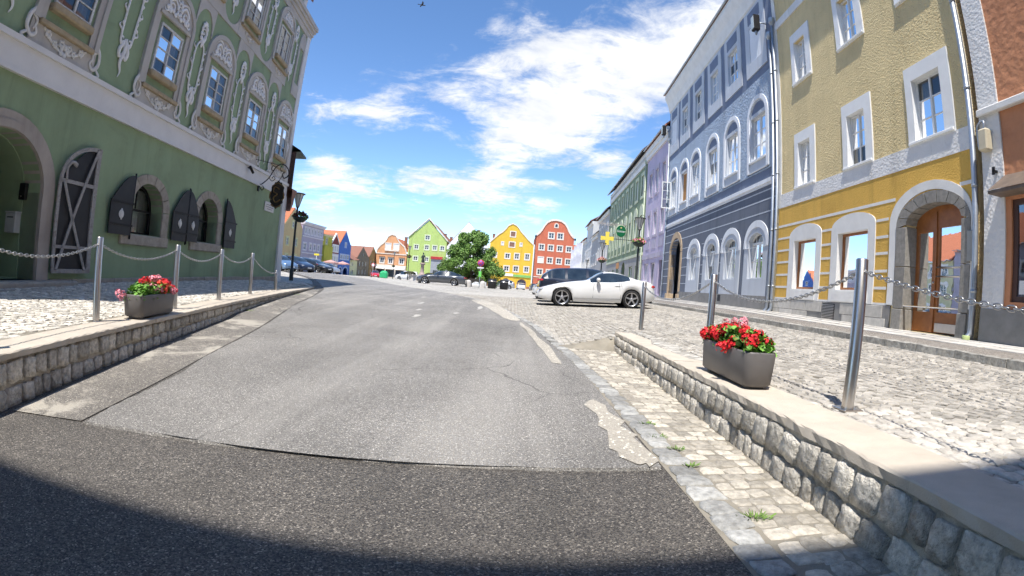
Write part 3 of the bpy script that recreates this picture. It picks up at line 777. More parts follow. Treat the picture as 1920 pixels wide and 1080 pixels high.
def eave_roof(fr, a, b, z, over, ridge_z, depth, mat, gutter=True, soffit=None):
    """roof sloping back from the eaves, as a thick slab, with a hung gutter"""
    def f(m):
        t = .14
        for s0, s1 in ((a, b),):
            q = [(-over, z), (depth / 2, ridge_z), (depth, z)]
            top = [(y, zz + t) for y, zz in q]
            for (y0, z0), (y1, z1) in zip(q, q[1:]): m.face([(s0, y0, z0), (s1, y0, z0), (s1, y1, z1), (s0, y1, z1)])
            for (y0, z0), (y1, z1) in zip(top, top[1:]): m.face([(s0, y0, z0), (s1, y0, z0), (s1, y1, z1), (s0, y1, z1)])
            m.face([(s0, -over, z), (s1, -over, z), (s1, -over, z + t), (s0, -over, z + t)])
            for s in (s0, s1): m.face([(s, *q[0]), (s, *q[1]), (s, *q[2]), (s, *top[2]), (s, *top[1]), (s, *top[0])])
    r = part(fr, 'roof', mat, f)
    if gutter: part(fr, 'roof_gutter', m_zinc, lambda m: m.tube([(a, -over - .05, z + .05), (b, -over - .05, z + .05)], .06, 8), r)
    return r

# ================================================================== right row
RA, RPD = 3.1, 8.7
# ---- yellow roughcast house
m_ycast = plaster('yellow roughcast', (.70, .565, .31), .026, .10, .15, scale=24)
m_yel = plaster('ochre plaster', (.68, .42, .10), .012, .10, .22, (.40, .20, .04), scale=30)
m_wp = plaster('rough white plaster', (.74, .73, .71), .014, .05, .12, (.5, .48, .45), scale=16)
Y = Frame('townhouse', 12.3, -.5, RPD, RA, 'R', 'yellow roughcast house with arched stone doorway and ochre ground floor')
yw1 = [(8.45, 9.50), (11.58, 12.50), (14.72, 15.58)]
yw2 = [(8.45, 9.45), (11.55, 12.47), (14.70, 15.55)]
holes = []
for a, b in yw1: holes.append(rect(a, b, 4.06, 5.66))
for a, b in yw2: holes.append(rect(a, b, 7.98, 9.52))
yg = [(14.25, 15.72), (11.48, 13.0)]
for a, b in yg: holes.append(rect(a, b, .55, 2.20))
holes.append(arch(8.02, 9.92, -.36, 2.15, .42, 14))
shell(Y, rect(7.58, 17.15, -.7, 12.6), holes, m_ycast)
part(Y, 'plaster_panel', m_yel, lambda m: m.prism(rect(7.60, 17.0, .22, 3.5), -.022, .02, [rect(a - .005, b + .005, .545, 2.205) for a, b in yg] + [arch(7.98, 9.96, .225, 2.2, .45, 14)]))
# white bands: between the storeys (with the sills of the upper windows), edge strips, top frieze
part(Y, 'white_band', m_wp, lambda m: m.prism(rect(7.60, 17.0, 3.5, 4.0), -.034, .02))
part(Y, 'white_band', m_wp, lambda m: m.prism(rect(7.60, 17.13, 10.78, 11.12), -.05, .02))
for a, b in ((7.585, 7.74), (16.86, 17.14)): part(Y, 'edge_strip', m_white, lambda m: m.prism(rect(a, b, 3.52, 12.55), -.03, .02))
for (a, b), zs, ze in [(w, 3.98, 6.0) for w in yw1] + [(w, 7.82, 9.90) for w in yw2]:
    ring(Y, 'window_surround', m_white2, rect(a - .33, b + .24, zs, ze), rect(a + .012, b - .012, zs + .105, ze - .372), -.045, .14)
    part(Y, 'window_sill', m_white2, lambda m: m.cham(a - .30, b + .22, -.085, .1, zs + .03, zs + .10, .01))
    sash(Y, a + .01, b - .01, zs + .10, ze - .37, .12, 2, 3, .06, .03, curtain=1)
for a, b in yg:
    sh = arch(a - .32, b + .34, .20, 2.35, .36, 12)
    ring(Y, 'window_surround', m_white, sh, rect(a + .012, b - .012, .56, 2.19), -.05, .16)
    part(Y, 'window_apron', m_white, lambda m: m.prism(rect(a - .1, b + .1, .225, .52), -.07, -.045))
    o = sash(Y, a, b, .55, 2.20, .14, 1, 1, .085, mat=m_wood, curtain=1)
# lines of the painted blocks
jl = [(a, b, z - .035, z + .035) for z in (.62, 1.05, 1.50, 1.92, 2.36) for a, b in ((16.06, 16.99), (13.36, 13.92), (10.62, 11.14), (7.61, 7.72))]
for a, b, z0, z1 in jl + [(7.61, 8.1, 2.77, 2.85), (10.35, 16.99, 2.77, 2.85)]: part(Y, 'joint_line', m_white, lambda m: m.box(a, b, -.030, -.01, z0, z1))
part(Y, 'joint_line', m_white, lambda m: m.box(10.56, 16.99, -.031, -.01, .19, .25))
ring(Y, 'door_surround', m_white, arch(7.73, 10.55, .22, 2.20, .86, 16), arch(7.90, 10.30, .2, 2.05, .80, 16), -.052, .0)
# stone door frame: jambs of single blocks and arch stones
vo = []
for k in range(9):
    t0, t1 = math.pi * k / 9, math.pi * (k + 1) / 9
    pts = []
    for t in (t0 + .012, (t0 + t1) / 2, t1 - .012): pts.append((9.02 - 1.25 * math.cos(t), 2.05 + .76 * math.sin(t)))
    for t in (t1 - .012, (t0 + t1) / 2, t0 + .012): pts.append((8.97 - .925 * math.cos(t), 2.13 + .40 * math.sin(t)))
    vo.append(pts)
for pts in vo: part(Y, 'arch_stone', m_gstone, lambda m: m.prism(pts, -.07, .33))
for a, b in ((9.89, 10.27), (7.77, 8.05)):
    z = -.48
    for h in (.62, 1.0, .95): part(Y, 'jamb_stone', m_gstone, lambda m: m.cham(a, b, -.07 if h > .7 else -.10, .33, z, z + h - .012, .012)); z += h
d = part(Y, 'door', m_wood, lambda m: m.prism(arch(8.02, 9.92, -.34, 2.15, .42, 14), .30, .37, [rect(8.14, 9.06, .12, 2.02), rect(9.30, 9.80, .12, 1.95)]))
part(Y, 'door_frame', m_wood, lambda m: m.box(9.14, 9.24, .27, .38, -.34, 2.50) or m.box(8.02, 9.92, .275, .36, 2.06, 2.14) if False else m.box(9.14, 9.24, .265, .38, -.34, 2.40), d)
for a, b, c, e in ((8.14, 9.06, .12, 2.02), (9.30, 9.80, .12, 1.95)):
    part(Y, 'pane', m_glass, lambda m: m.face([(a, .33, c), (b, .33, c), (b, .33, e), (a, .33, e)]), d)
part(Y, 'kick_plate', m_steel, lambda m: m.cham(8.16, 9.08, .278, .30, -.32, -.12, .004), d)
for z in (.92, 1.12): part(Y, 'push_bar', m_steel, lambda m: m.tube([(8.12, .25, z), (9.10, .25, z)], .016, 8), d)
part(Y, 'door_knob', m_steel, lambda m: m.blob((9.19, .25, .78), .03), d)
part(Y, 'curtain', m_curt, lambda m: [m.face([(9.3 + i * .05, .45 + .02 * (i % 2), .0), (9.35 + i * .05, .45 + .02 * ((i + 1) % 2), .0), (9.35 + i * .05, .45 + .02 * ((i + 1) % 2), 2.0), (9.3 + i * .05, .45 + .02 * (i % 2), 2.0)]) for i in range(10)], d)
# plinth of grey slabs with a cellar grille
s = 10.55
while s < 17.0:
    for z in (-.45, -.13):
        off = .35 if z > -.3 else 0
        a, b = s + off * .4, min(s + .98 + off * .4, 17.05)
        if not (a < 13.6 and b > 12.9): part(Y, 'plinth_slab', m_gstone if False else m_flag, lambda m: m.cham(a + .006, b - .006, -.055, .01, z + .004, z + .31, .008))
    s += 1.0
part(Y, 'plinth', m_plinth, lambda m: m.box(10.40, 17.10, -.04, .01, -.7, .195))
part(Y, 'plinth', m_plinth, lambda m: m.box(7.585, 7.76, -.06, .01, -.7, .22))
cg = part(Y, 'cellar_grille', m_dark, lambda m: m.box(12.95, 13.6, -.052, -.03, -.38, .14))
for i in range(11): part(Y, 'grille_slat', m_steel, lambda m: m.box(12.95, 13.6, -.075, -.055, -.36 + .045 * i, -.338 + .045 * i), cg)
part(Y, 'meter_box', M('grey meter box', (.33, .33, .31), .6), lambda m: m.cham(7.66, 7.84, -.10, -.04, 1.18, 1.80, .01))
pipe(Y, 7.60, -.42, 12.4, -.10, .065)
part(Y, 'pipe_shoe', M('green pipe shoe', (.42, .50, .22), .7), lambda m: m.lathe([(.075, 0), (.085, .01), (.085, .12), (.075, .13)], (7.62, -.2, -.42), 10))
eave_roof(Y, 7.55, 17.18, 12.6, .40, 17.5, 9, m_tile_b)
# ---- blue house
m_bl = plaster('slate blue plaster', (.18, .215, .29), 0, .08, .15)
m_blc = plaster('pale blue roughcast', (.36, .43, .52), .045, .10, .12, scale=10)
m_blg = plaster('dark slate plaster', (.15, .168, .205), 0, .08, .2)
m_blp = plaster('pale grey blue plaster', (.52, .55, .59), 0, .05, .12)
m_blw = plaster('white blue trim', (.76, .775, .79), 0, .04, .08)
B = Frame('townhouse', 25.8, -.45, RPD, RA, 'R', 'slate blue three storey house with white arched window frames and coved eaves')
ba = [(19.05, 19.77), (18.28, 19.75), (21.33, 22.75), (24.15, 25.5), (27.18, 28.6), (29.6, 30.9), (32.2, 33.4)]
f1 = [(18.28, 19.77), (21.32, 22.77), (24.2, 25.55), (27.18, 28.6), (29.65, 30.95), (32.25, 33.45)]
f2 = [(18.35, 19.6), (21.12, 22.44), (23.95, 25.2), (26.85, 28.1), (29.75, 31.0), (32.4, 33.7)]
g0 = [(18.23, 19.67), (21.07, 22.48), (23.82, 25.13), (26.76, 28.09)]
holes = [rect(a, b, 5.92, 7.85) for a, b in f1] + [rect(a, b, 10.45, 12.22) for a, b in f2] + [arch(a, b, .92, 2.40, .40, 12) for a, b in g0] + [arch(30.2, 32.55, -.28, 2.75, .95, 14)]
shell(B, rect(17.22, 34.45, -.7, 14.2), holes, m_bl)
part(B, 'plaster_panel', m_blg, lambda m: m.prism(rect(17.24, 34.43, .25, 4.7), -.02, .0, [arch(a, b, .92, 2.40, .40, 12) for a, b in g0] + [arch(30.15, 32.6, .255, 2.75, 1.0, 14)]))
rc = []
for a, b in f1: rc.append(arch((a + b) / 2 - 1.08, (a + b) / 2 + 1.08, 5.35, 7.75, 1.0, 12))
part(B, 'roughcast_panel', m_blc, lambda m: m.prism(rect(18.0 - .55, 34.2, 5.30, 9.45), -.03, .0, [[(max(17.5, min(34.15, u)), z) for u, z in h] for h in rc]))
part(B, 'string_course', m_blw, lambda m: m.prism(rect(17.23, 34.44, 4.70, 4.86), -.10, .0) and m.prism(rect(17.23, 34.44, 4.60, 4.70), -.05, .0))
part(B, 'plinth', m_plinth, lambda m: m.box(17.23, 30.15, -.06, .0, -.7, .25))
part(B, 'cellar_opening', m_dark, lambda m: m.box(22.62, 23.0, -.066, -.05, -.1, .2))
for k, (a, b) in enumerate(f1):
    c = (a + b) / 2; h = (b - a) / 2
    ring(B, 'window_surround', m_blw, arch(c - 1.08, c + 1.08, 5.42, 7.75, 1.0, 16), arch(c - .86, c + .86, 5.40, 7.75, .80, 16), -.075, .0)
    part(B, 'window_panel', m_blp, lambda m: m.prism(arch(c - .86, c + .86, 5.42, 7.75, .80, 16), -.022, .12, [rect(a + .01, b - .01, 5.925, 7.84)] + [[(c + .68 * math.cos(t), 8.0 + .46 * math.sin(t)) for t in [math.pi * i / 10 for i in range(11)]]]))
    part(B, 'window_sill', m_blw, lambda m: m.cham(a - .1, b + .1, -.10, .1, 5.83, 5.915, .01))
    if k == 4:
        w = sash(B, a, b, 5.92, 7.85, .1, 1, 1, .07, glass=M('ochre window board', (.42, .20, .06), .8, .1, 4))
    else: sash(B, a, b, 5.92, 7.85, .10, 2, 3, .075, .035, mull=.12, curtain=1 if k % 2 else 3)
# one casement of the last arched window stands open
oc = part(B, 'casement', m_wframe, lambda m: m.box(33.46, 33.51, -.68, -.02, 5.95, 6.02) and m.box(33.46, 33.51, -.68, -.02, 7.76, 7.83) and m.box(33.46, 33.51, -.68, -.61, 6.02, 7.76) and m.box(33.46, 33.51, -.09, -.02, 6.02, 7.76) and m.box(33.47, 33.50, -.61, -.09, 6.58, 6.61) and m.box(33.47, 33.50, -.61, -.09, 7.18, 7.21))
part(B, 'pane', m_glass, lambda m: m.face([(33.485, -.61, 6.02), (33.485, -.09, 6.02), (33.485, -.09, 7.76), (33.485, -.61, 7.76)]), oc)
for k, (a, b) in enumerate(f2):
    c = (a + b) / 2
    ring(B, 'window_surround', m_blp, rect(c - 1.12, c + 1.10, 9.86, 13.18), rect(a + .01, b - .01, 10.46, 12.21), -.045, .10)
    part(B, 'window_panel', m_bl, lambda m: m.prism(rect(a - .05, b + .05, 12.42, 13.02), -.055, -.04))
    if k in (0, 5): part(B, 'blind_panel', m_blw, lambda m: m.prism(rect(a, b, 10.45, 12.22), -.02, .3))
    else: sash(B, a, b, 10.45, 12.22, .08, 2, 3, .07, .032, curtain=1)
for k, (a, b) in enumerate(g0):
    c = (a + b) / 2
    ring(B, 'window_surround', m_blp, arch(c - 1.20, c + 1.16, .25, 2.35, .92, 16), arch(a + .01, b - .01, .925, 2.40, .39, 12), -.06, .14)
    ring(B, 'window_moulding', m_blw, arch(c - 1.22, c + 1.18, 2.2, 2.35, .95, 16), arch(c - 1.0, c + .96, 2.19, 2.30, .72, 16), -.085, -.055)
    sash(B, a, b, .92, 2.40, .12, 2, 2, .075, .035, rise=.40, mull=.10, curtain=2)
for z in (3.55, 4.05, 4.42): part(B, 'joint_line', m_blp, lambda m: m.box(17.26, 34.4, -.026, -.01, z - .025, z + .025))
for z, a, b in [(z, a, b) for z in (.75, 1.25, 1.75, 2.3, 2.9) for a, b in ((22.98, 23.2), (25.72, 26.1), (28.66, 29.8), (32.92, 34.4))]: part(B, 'joint_line', m_blp, lambda m: m.box(a, b, -.026, -.01, z - .02, z + .02))
m_sand = M('sandstone portal', (.48, .36, .235), .85, .12, 5, .5, 40, .01)
for k in range(11):
    t0, t1 = math.pi * k / 11 + .01, math.pi * (k + 1) / 11 - .01
    q = [(31.375 - 1.5 * math.cos(t), 2.72 + 1.38 * math.sin(t)) for t in (t0, (t0 + t1) / 2, t1)] + [(31.375 - 1.175 * math.cos(t), 2.75 + .95 * math.sin(t)) for t in (t1, (t0 + t1) / 2, t0)]
    part(B, 'arch_stone', m_sand, lambda m: m.prism(q, -.06, .33))
for a, b in ((29.87, 30.2), (32.55, 32.88)):
    z = -.45
    for h in (.55, .9, .9, .82): part(B, 'jamb_stone', m_sand, lambda m: m.cham(a - (.08 if h < .6 else 0), b + (.08 if h < .6 else 0), -.06 - (.08 if h < .6 else 0), .33, z, z + h - .01, .012)); z += h
gd = part(B, 'gate', M('grey gate wood', (.20, .19, .18), .7, .2, 6), lambda m: m.prism(arch(30.2, 32.55, -.28, 2.75, .95, 14), .8, .88))
for k in range(6): part(B, 'gate_board', M('grey gate wood', (.2, .19, .18)), lambda m: m.box(30.24 + k * .385, 30.60 + k * .385, .77, .80, -.25, 2.6), gd)
def cove(m):
    pr = [(0.0, 13.25), (-.06, 13.30), (-.10, 13.5), (-.20, 13.85), (-.36, 14.2), (-.42, 14.35), (-.42, 14.62), (.3, 14.62)]
    for (y0, z0), (y1, z1) in zip(pr, pr[1:]): m.face([(17.22, y0, z0), (34.45, y0, z0), (34.45, y1, z1), (17.22, y1, z1)])
    for s in (17.22, 34.45): m.face([(s, y, z) for y, z in pr] + [(s, .3, 13.25)])
part(B, 'coved_eaves', m_white, cove)
eave_roof(B, 17.2, 34.5, 14.62, .46, 19, 9, m_tile_b)
for s in (17.36, 17.02): pipe(B if s > 17.2 else Y, s, -.36, 10.9 if s > 17.2 else 11.4, -.13, .06)
pipe(B, 34.15, -.3, 11.2, -.12, .055)
def floodlight(fr, s, y, z, label):
    w = fr.world(s, y, z); e = empty('wall_floodlight', w, fr.root.rotation_euler.z, label, 'lamp')
    m = MB(); m.cham(-.16, .16, -.14, .14, -.42, .30, .02); m.build('housing', m_iron, e)
    MB().box(-.13, .13, -.155, -.141, -.36, .22).build('lens', M('pale lamp lens', (.55, .60, .58), .25), e)
    MB().tube([(0, .1, .0), (0, .55, .0)], .025, 8).build('arm', m_zinc, e)
    MB().lathe([(.05, -.42), (.07, -.5), (.04, -.62), (.0, -.64)], (0, 0, 0), 10).build('cap', m_zinc, e)
floodlight(B, 17.75, -.52, 11.55, 'boxy floodlight high on the near corner of the slate blue house')
floodlight(B, 34.3, -.5, 11.9, 'boxy floodlight high on the far corner of the slate blue house')
# ---- lilac house
m_pur = plaster('lilac plaster', (.50, .44, .56), 0, .07, .15)
m_purg = plaster('greyish lilac plaster', (.46, .42, .50), 0, .06, .2)
Pp = Frame('townhouse', 38.2, -.5, RPD, RA, 'R', 'narrow lilac house between the slate blue and the green house')
pw = [(35.2, 36.25), (37.5, 38.55), (39.75, 40.75)]
holes = [rect(a, b, 4.6, 6.4) for a, b in pw] + [rect(a, b, 8.0, 9.9) for a, b in pw] + [rect(34.9, 36.0, -.25, 2.5), rect(37.3, 38.8, .5, 2.4), rect(39.6, 41.2, .4, 2.4)]
shell(Pp, rect(34.47, 41.98, -.7, 12.2), holes, m_pur)
part(Pp, 'ground_floor_band', m_purg, lambda m: m.prism(rect(34.5, 41.95, 2.75, 3.1), -.06, 0))
part(Pp, 'cornice', m_white, lambda m: m.prism(rect(34.48, 41.97, 11.4, 11.8), -.14, 0) and m.prism(rect(34.48, 41.97, 11.8, 12.3), -.24, 0))
for a, b in pw:
    for z0, z1 in ((4.6, 6.4), (8.0, 9.9)):
        ring(Pp, 'window_surround', m_purg, rect(a - .22, b + .22, z0 - .2, z1 + .3), rect(a, b, z0, z1), -.05, 0)
        sash(Pp, a, b, z0, z1, .1, 2, 2, .07, .03)
    part(Pp, 'apron_panel', m_purg, lambda m: m.prism(rect(a - .15, b + .15, 3.5, 4.2), -.03, 0))
for a, b in ((37.3, 38.8), (39.6, 41.2)): sash(Pp, a, b, .5 if a < 39 else .4, 2.4, .15, 2, 1, .07)
part(Pp, 'door', M('dark grey door', (.12, .12, .125), .5), lambda m: m.box(34.9, 36.0, .2, .26, -.25, 2.5))
eave_roof(Pp, 34.47, 42.0, 12.3, .35, 16.6, 9, m_tile)
# ---- green house with ornaments, inn sign
m_gr = plaster('sage green plaster', (.225, .285, .185), 0, .08, .18)
m_grl = plaster('pale green trim', (.56, .60, .44), 0, .06, .12)
m_grg = plaster('grey ground floor plaster', (.37, .36, .34), 0, .08, .25)
Gn = Frame('townhouse', 53.5, -.8, RPD, RA, 'R', 'long sage green house with pale frames behind the inn sign')
gw = [(43.2 + 2.75 * k, 44.3 + 2.75 * k) for k in range(8)]
holes = [rect(a, b, 5.0, 6.9) for a, b in gw] + [rect(a, b, 8.7, 10.6) for a, b in gw] + [arch(50.6, 52.6, -.6, 2.2, .8, 12)] + [rect(a, b, .6, 2.4) for a, b in ((43.4, 45.0), (46.4, 48.2), (54.4, 56.2), (57.6, 59.4), (61, 62.8))]
shell(Gn, rect(42.0, 65.0, -1.2, 12.4), holes, m_gr)
part(Gn, 'ground_floor_panel', m_grg, lambda m: m.prism(rect(42.03, 64.97, -.2, 3.2), -.03, 0, [arch(50.6, 52.6, -.19, 2.2, .8, 12)] + [rect(a, b, .6, 2.4) for a, b in ((43.4, 45.0), (46.4, 48.2), (54.4, 56.2), (57.6, 59.4), (61, 62.8))]))
part(Gn, 'string_course', m_grl, lambda m: m.prism(rect(42.02, 64.98, 3.2, 3.45), -.09, 0))
part(Gn, 'frieze', m_white, lambda m: m.prism(rect(42.02, 64.98, 11.3, 12.5), -.10, 0))
fo = MB().blob((0, 0, 0), (.16, .03, .22)).mesh('frieze_ornament', M('grey frieze relief', (.48, .46, .41), .9))
for k in range(40): inst('frieze_ornament', fo, Gn.root, Gn.loc(42.6 + .55 * k, -.11, 11.9))
for k, (a, b) in enumerate(gw):
    c = (a + b) / 2
    ring(Gn, 'window_surround', m_grl, arch(a - .3, b + .3, 3.9, 7.2, .75, 10), rect(a, b, 5.0, 6.9), -.05, 0)
    ring(Gn, 'window_surround', m_grl, rect(a - .24, b + .24, 8.45, 10.9), rect(a, b, 8.7, 10.6), -.05, 0)
    part(Gn, 'apron_panel', m_gr, lambda m: m.prism(rect(a - .1, b + .1, 4.1, 4.75), -.065, -.045))
    for z0, z1 in ((5.0, 6.9), (8.7, 10.6)): sash(Gn, a, b, z0, z1, .1, 2, 2, .08, .04, panes=True)
for a, b in ((43.4, 45.0), (46.4, 48.2), (54.4, 56.2), (57.6, 59.4), (61, 62.8)): sash(Gn, a, b, .6, 2.4, .15, 2, 1, .08)
part(Gn, 'gate', m_iron, lambda m: m.prism(arch(50.6, 52.6, -.6, 2.2, .8, 12), .5, .56))
part(Gn, 'notice_board', M('orange notice board', (.55, .27, .10), .7), lambda m: m.cham(54.6, 56.3, -.09, -.035, 2.45, 3.1, .01))
pipe(Gn, 42.2, -.6, 11.6, -.12, .06, mat=M('pale green pipe', (.45, .50, .36), .6))
eave_roof(Gn, 41.98, 65.1, 12.5, .45, 17.5, 10, m_roofd)
# ---- farther houses of the right row
m_g1 = plaster('light grey plaster', (.42, .41, .40), 0, .08, .2); m_g2 = plaster('off white plaster', (.62, .61, .58), 0, .06, .15)
def row_house(s0, s1, zt, mat, roof, label, rows, n, ridge=4.0, trim=None, setb=0, zb=-1.2):
    f = Frame('townhouse', (s0 + s1) / 2, zb, RPD, RA, 'R', label, setback=setb)
    w = (s1 - s0) / n; hs = []; L = []
    for z0, z1 in rows:
        for k in range(n): c = s0 + w * (k + .5); L.append((c - .5, c + .5, z0, z1))
    shell(f, rect(s0 + .01, s1 - .01, zb - .6, zt), [rect(*q) for q in L], mat)
    for q in L:
        ring(f, 'window_surround', trim or m_white, rect(q[0] - .2, q[1] + .2, q[2] - .2, q[3] + .25), rect(*q), -.05, 0); sash(f, *q, .1, 2, 2, .09, .045, glass=m_fglass)
    part(f, 'cornice', m_white, lambda m: m.prism(rect(s0 + .01, s1 - .01, zt - .5, zt), -.2, 0))
    eave_roof(f, s0, s1, zt, .5, zt + ridge, 9, roof); return f
row_house(65.1, 77, 10.7, m_g1, m_roofd, 'light grey house just beyond the sage green house', [(.3, 2.2), (4.4, 6.0), (7.4, 9.0)], 4)
row_house(77.1, 86, 8.6, m_g1, m_roofd, 'lower grey house with steep dark roof edge and black downpipe', [(.2, 2.0), (3.9, 5.4)], 3, 4.6)
row_house(86.1, 97, 11.8, m_g2, m_tile_b, 'tall off white house near the end of the right row', [(.2, 2.0), (3.9, 5.4), (7.2, 8.7)], 4, 3)
row_house(97.1, 110, 9.6, m_g2, m_tile, 'off white house at the far end of the right row', [(.2, 2.0), (3.9, 5.4), (6.6, 8.0)], 4, 3)
# ---- terracotta house at the right margin
m_ter = plaster('terracotta plaster', (.56, .26, .14), .018, .10, .35, (.28, .10, .05), scale=8)
Tc = Frame('townhouse', 3.2, -.6, RPD, RA, 'R', 'terracotta shop house with white edge strip at the right margin')
shell(Tc, rect(-2.0, 7.42, -.8, 12.0), [rect(3.6, 6.72, .40, 2.30)], m_ter)
part(Tc, 'edge_strip', m_wp, lambda m: m.prism([(6.86, .26), (7.41, .26), (7.41, 12), (6.86, 12)], -.04, 0))
part(Tc, 'ledge', m_white, lambda m: m.cham(-1.9, 7.40, -.14, 0, 4.05, 4.20, .02))
part(Tc, 'plinth', m_plinth, lambda m: m.box(-1.99, 7.41, -.06, 0, -.8, .26))
sash(Tc, 3.6, 6.72, .40, 2.30, .05, 2, 1, .11, mat=M('dark brown frame', (.085, .045, .035), .5, .1, 5), name='shop_window')
part(Tc, 'shop_awning', M('brown sheet roof', (.16, .12, .09), .6, .25, 4), lambda m: m.prism_z([(3.3, -.45), (6.95, -.45), (6.95, 0), (3.3, 0)], 2.36, 2.42) and m.face([(3.3, -.46, 2.425), (6.95, -.46, 2.425), (6.85, -.02, 2.78), (3.4, -.02, 2.78)]))
part(Tc, 'notice', M('orange notice', (.75, .16, .03), .6), lambda m: m.box(5.95, 6.30, .072, .076, 1.15, 1.62))
part(Tc, 'sticker', M('white sticker', (.7, .7, .7), .6), lambda m: m.box(6.35, 6.56, .072, .076, .55, .80))
part(Tc, 'wall_hook', m_iron, lambda m: m.box(7.0, 7.06, -.16, -.03, 2.85, 2.89) and m.box(7.0, 7.06, -.16, -.13, 2.80, 2.95))
part(Tc, 'service_box', M('cream service box', (.62, .55, .40), .6), lambda m: m.cham(7.08, 7.32, -.24, -.04, 3.30, 3.75, .03))
part(Tc, 'service_cable', m_zinc, lambda m: m.tube(catmull([(7.2, -.14, 3.75), (7.2, -.14, 3.9), (7.3, -.1, 3.95), (7.44, -.08, 3.85), (7.45, -.06, 3.4)], 5), .025, 8))
eave_roof(Tc, -2.0, 7.43, 12.0, .4, 16, 9, m_tile)
# ================================================================== the stuccoed green house on the left
m_gp = plaster('old green plaster', (.29, .375, .23), 0, .14, .40, (.18, .225, .145), vs=.5, ds=.7)
m_gp2 = plaster('green stucco fields', (.27, .35, .225), 0, .10, .25, (.165, .21, .135))
m_be = plaster('greige stucco', (.53, .50, .45), 0, .10, .25, (.27, .25, .22))
m_sandl = M('weathered ochre sills', (.42, .335, .215), .9, .18, 5, .5, 40, .01, dirt=.3, ds=4)
m_orn = M('white stucco relief', (.82, .81, .78), .9, .10, 6, .3, 40, .006, dirt=.25, dcol=(.4, .38, .34), ds=5)
m_orn2 = M('grey stucco relief', (.70, .68, .63), .9, .12, 6, .3, 40, .006)
m_lband = M('pale plaster band', (.74, .725, .70), .9, .05, 2, .3, 20, .01, dirt=.15, dcol=(.4, .38, .36), ds=2.5)
m_fst = M('weathered stone frames', (.38, .335, .275), .9, .18, 6, .8, 30, .014, dirt=.35, dcol=(.15, .135, .12), ds=5, rnd=.08)
m_plate = M('black sheet iron', (.030, .030, .032), .5, .25, 3, .25, 8, .006, metal=.3)
m_rust = M('peeling pale iron bars', (.33, .31, .29), .7, .2, 14, .5, 60, .004, dirt=.85, dcol=(.09, .06, .05), ds=13)
LA, LPD = -6.07, 7.7
W = Frame('stuccoed_house', 12, -.75, LPD, LA, 'L', 'large green house with white rococo stucco left of the road')
f1c = [4.0, 6.9, 10.27, 13.0, 15.87, 18.8]; f2c = [5.7, 8.6, 11.5, 14.4, 17.3]
holes = [rect(c - .53, c + .53, 4.22, 5.44) for c in f1c] + [rect(c - .53, c + .53, 7.76, 9.0) for c in f2c]
w1, w2 = arch(9.92, 11.25, .42, 1.02, .62, 12), arch(13.08, 14.34, .44, 1.10, .64, 12)
dr_ = arch(5.08, 7.05, -.62, .92, .92, 16)
holes += [w1, w2, dr_]
shell(W, rect(2.0, 20.1, -1.1, 10.6), holes, m_gp, depth=13, th=.45)
# deep reveal of the doorway
part(W, 'doorway_reveal', m_gp, lambda m: m.prism(arch(4.9, 7.2, -.62, .92, 1.05, 16), .45, 2.35, [arch(5.1, 7.03, -.61, .92, .90, 16)]))
dd = part(W, 'door', M('very dark oak', (.035, .022, .016), .5, .3, 8), lambda m: m.prism(arch(5.1, 7.03, -.62, .92, .9, 16), 2.3, 2.37))
for k in range(5): part(W, 'door_board', M('very dark oak', (.035, .022, .016)), lambda m: m.cham(5.16 + k * .375, 5.50 + k * .375, 2.26, 2.30, -.55, 1.2, .01), dd)
part(W, 'door_handle', m_steel, lambda m: m.tube([(6.1, 2.22, .3), (6.1, 2.20, .5)], .015), dd)
# door arch stones
def voussoirs(fr, c, zs, ro, ri, hro, hri, n, y0, y1, mat, parent=None, a0=0, a1=math.pi):
    for k in range(n):
        t0, t1 = a0 + (a1 - a0) * k / n + .012, a0 + (a1 - a0) * (k + 1) / n - .012
        q = [(c - ro * math.cos(t), zs + hro * math.sin(t)) for t in (t0, (t0 + t1) / 2, t1)] + [(c - ri * math.cos(t), zs + hri * math.sin(t)) for t in (t1, (t0 + t1) / 2, t0)]
        part(fr, 'arch_stone', mat, lambda m: m.prism(q, y0, y1), parent)
m_arch = plaster('smooth greige arch plaster', (.42, .37, .32), 0, .12, .4, (.26, .22, .19))
part(W, 'door_arch', m_arch, lambda m: m.prism(arch(4.735, 7.395, -.66, .92, 1.22, 20), -.05, .44, [arch(5.08, 7.05, -.655, .92, .92, 20)]))
part(W, 'door_arch_moulding', m_arch, lambda m: m.prism(arch(4.92, 7.21, -.66, .92, 1.06, 20), -.085, -.05, [arch(5.07, 7.06, -.655, .92, .93, 20)]))
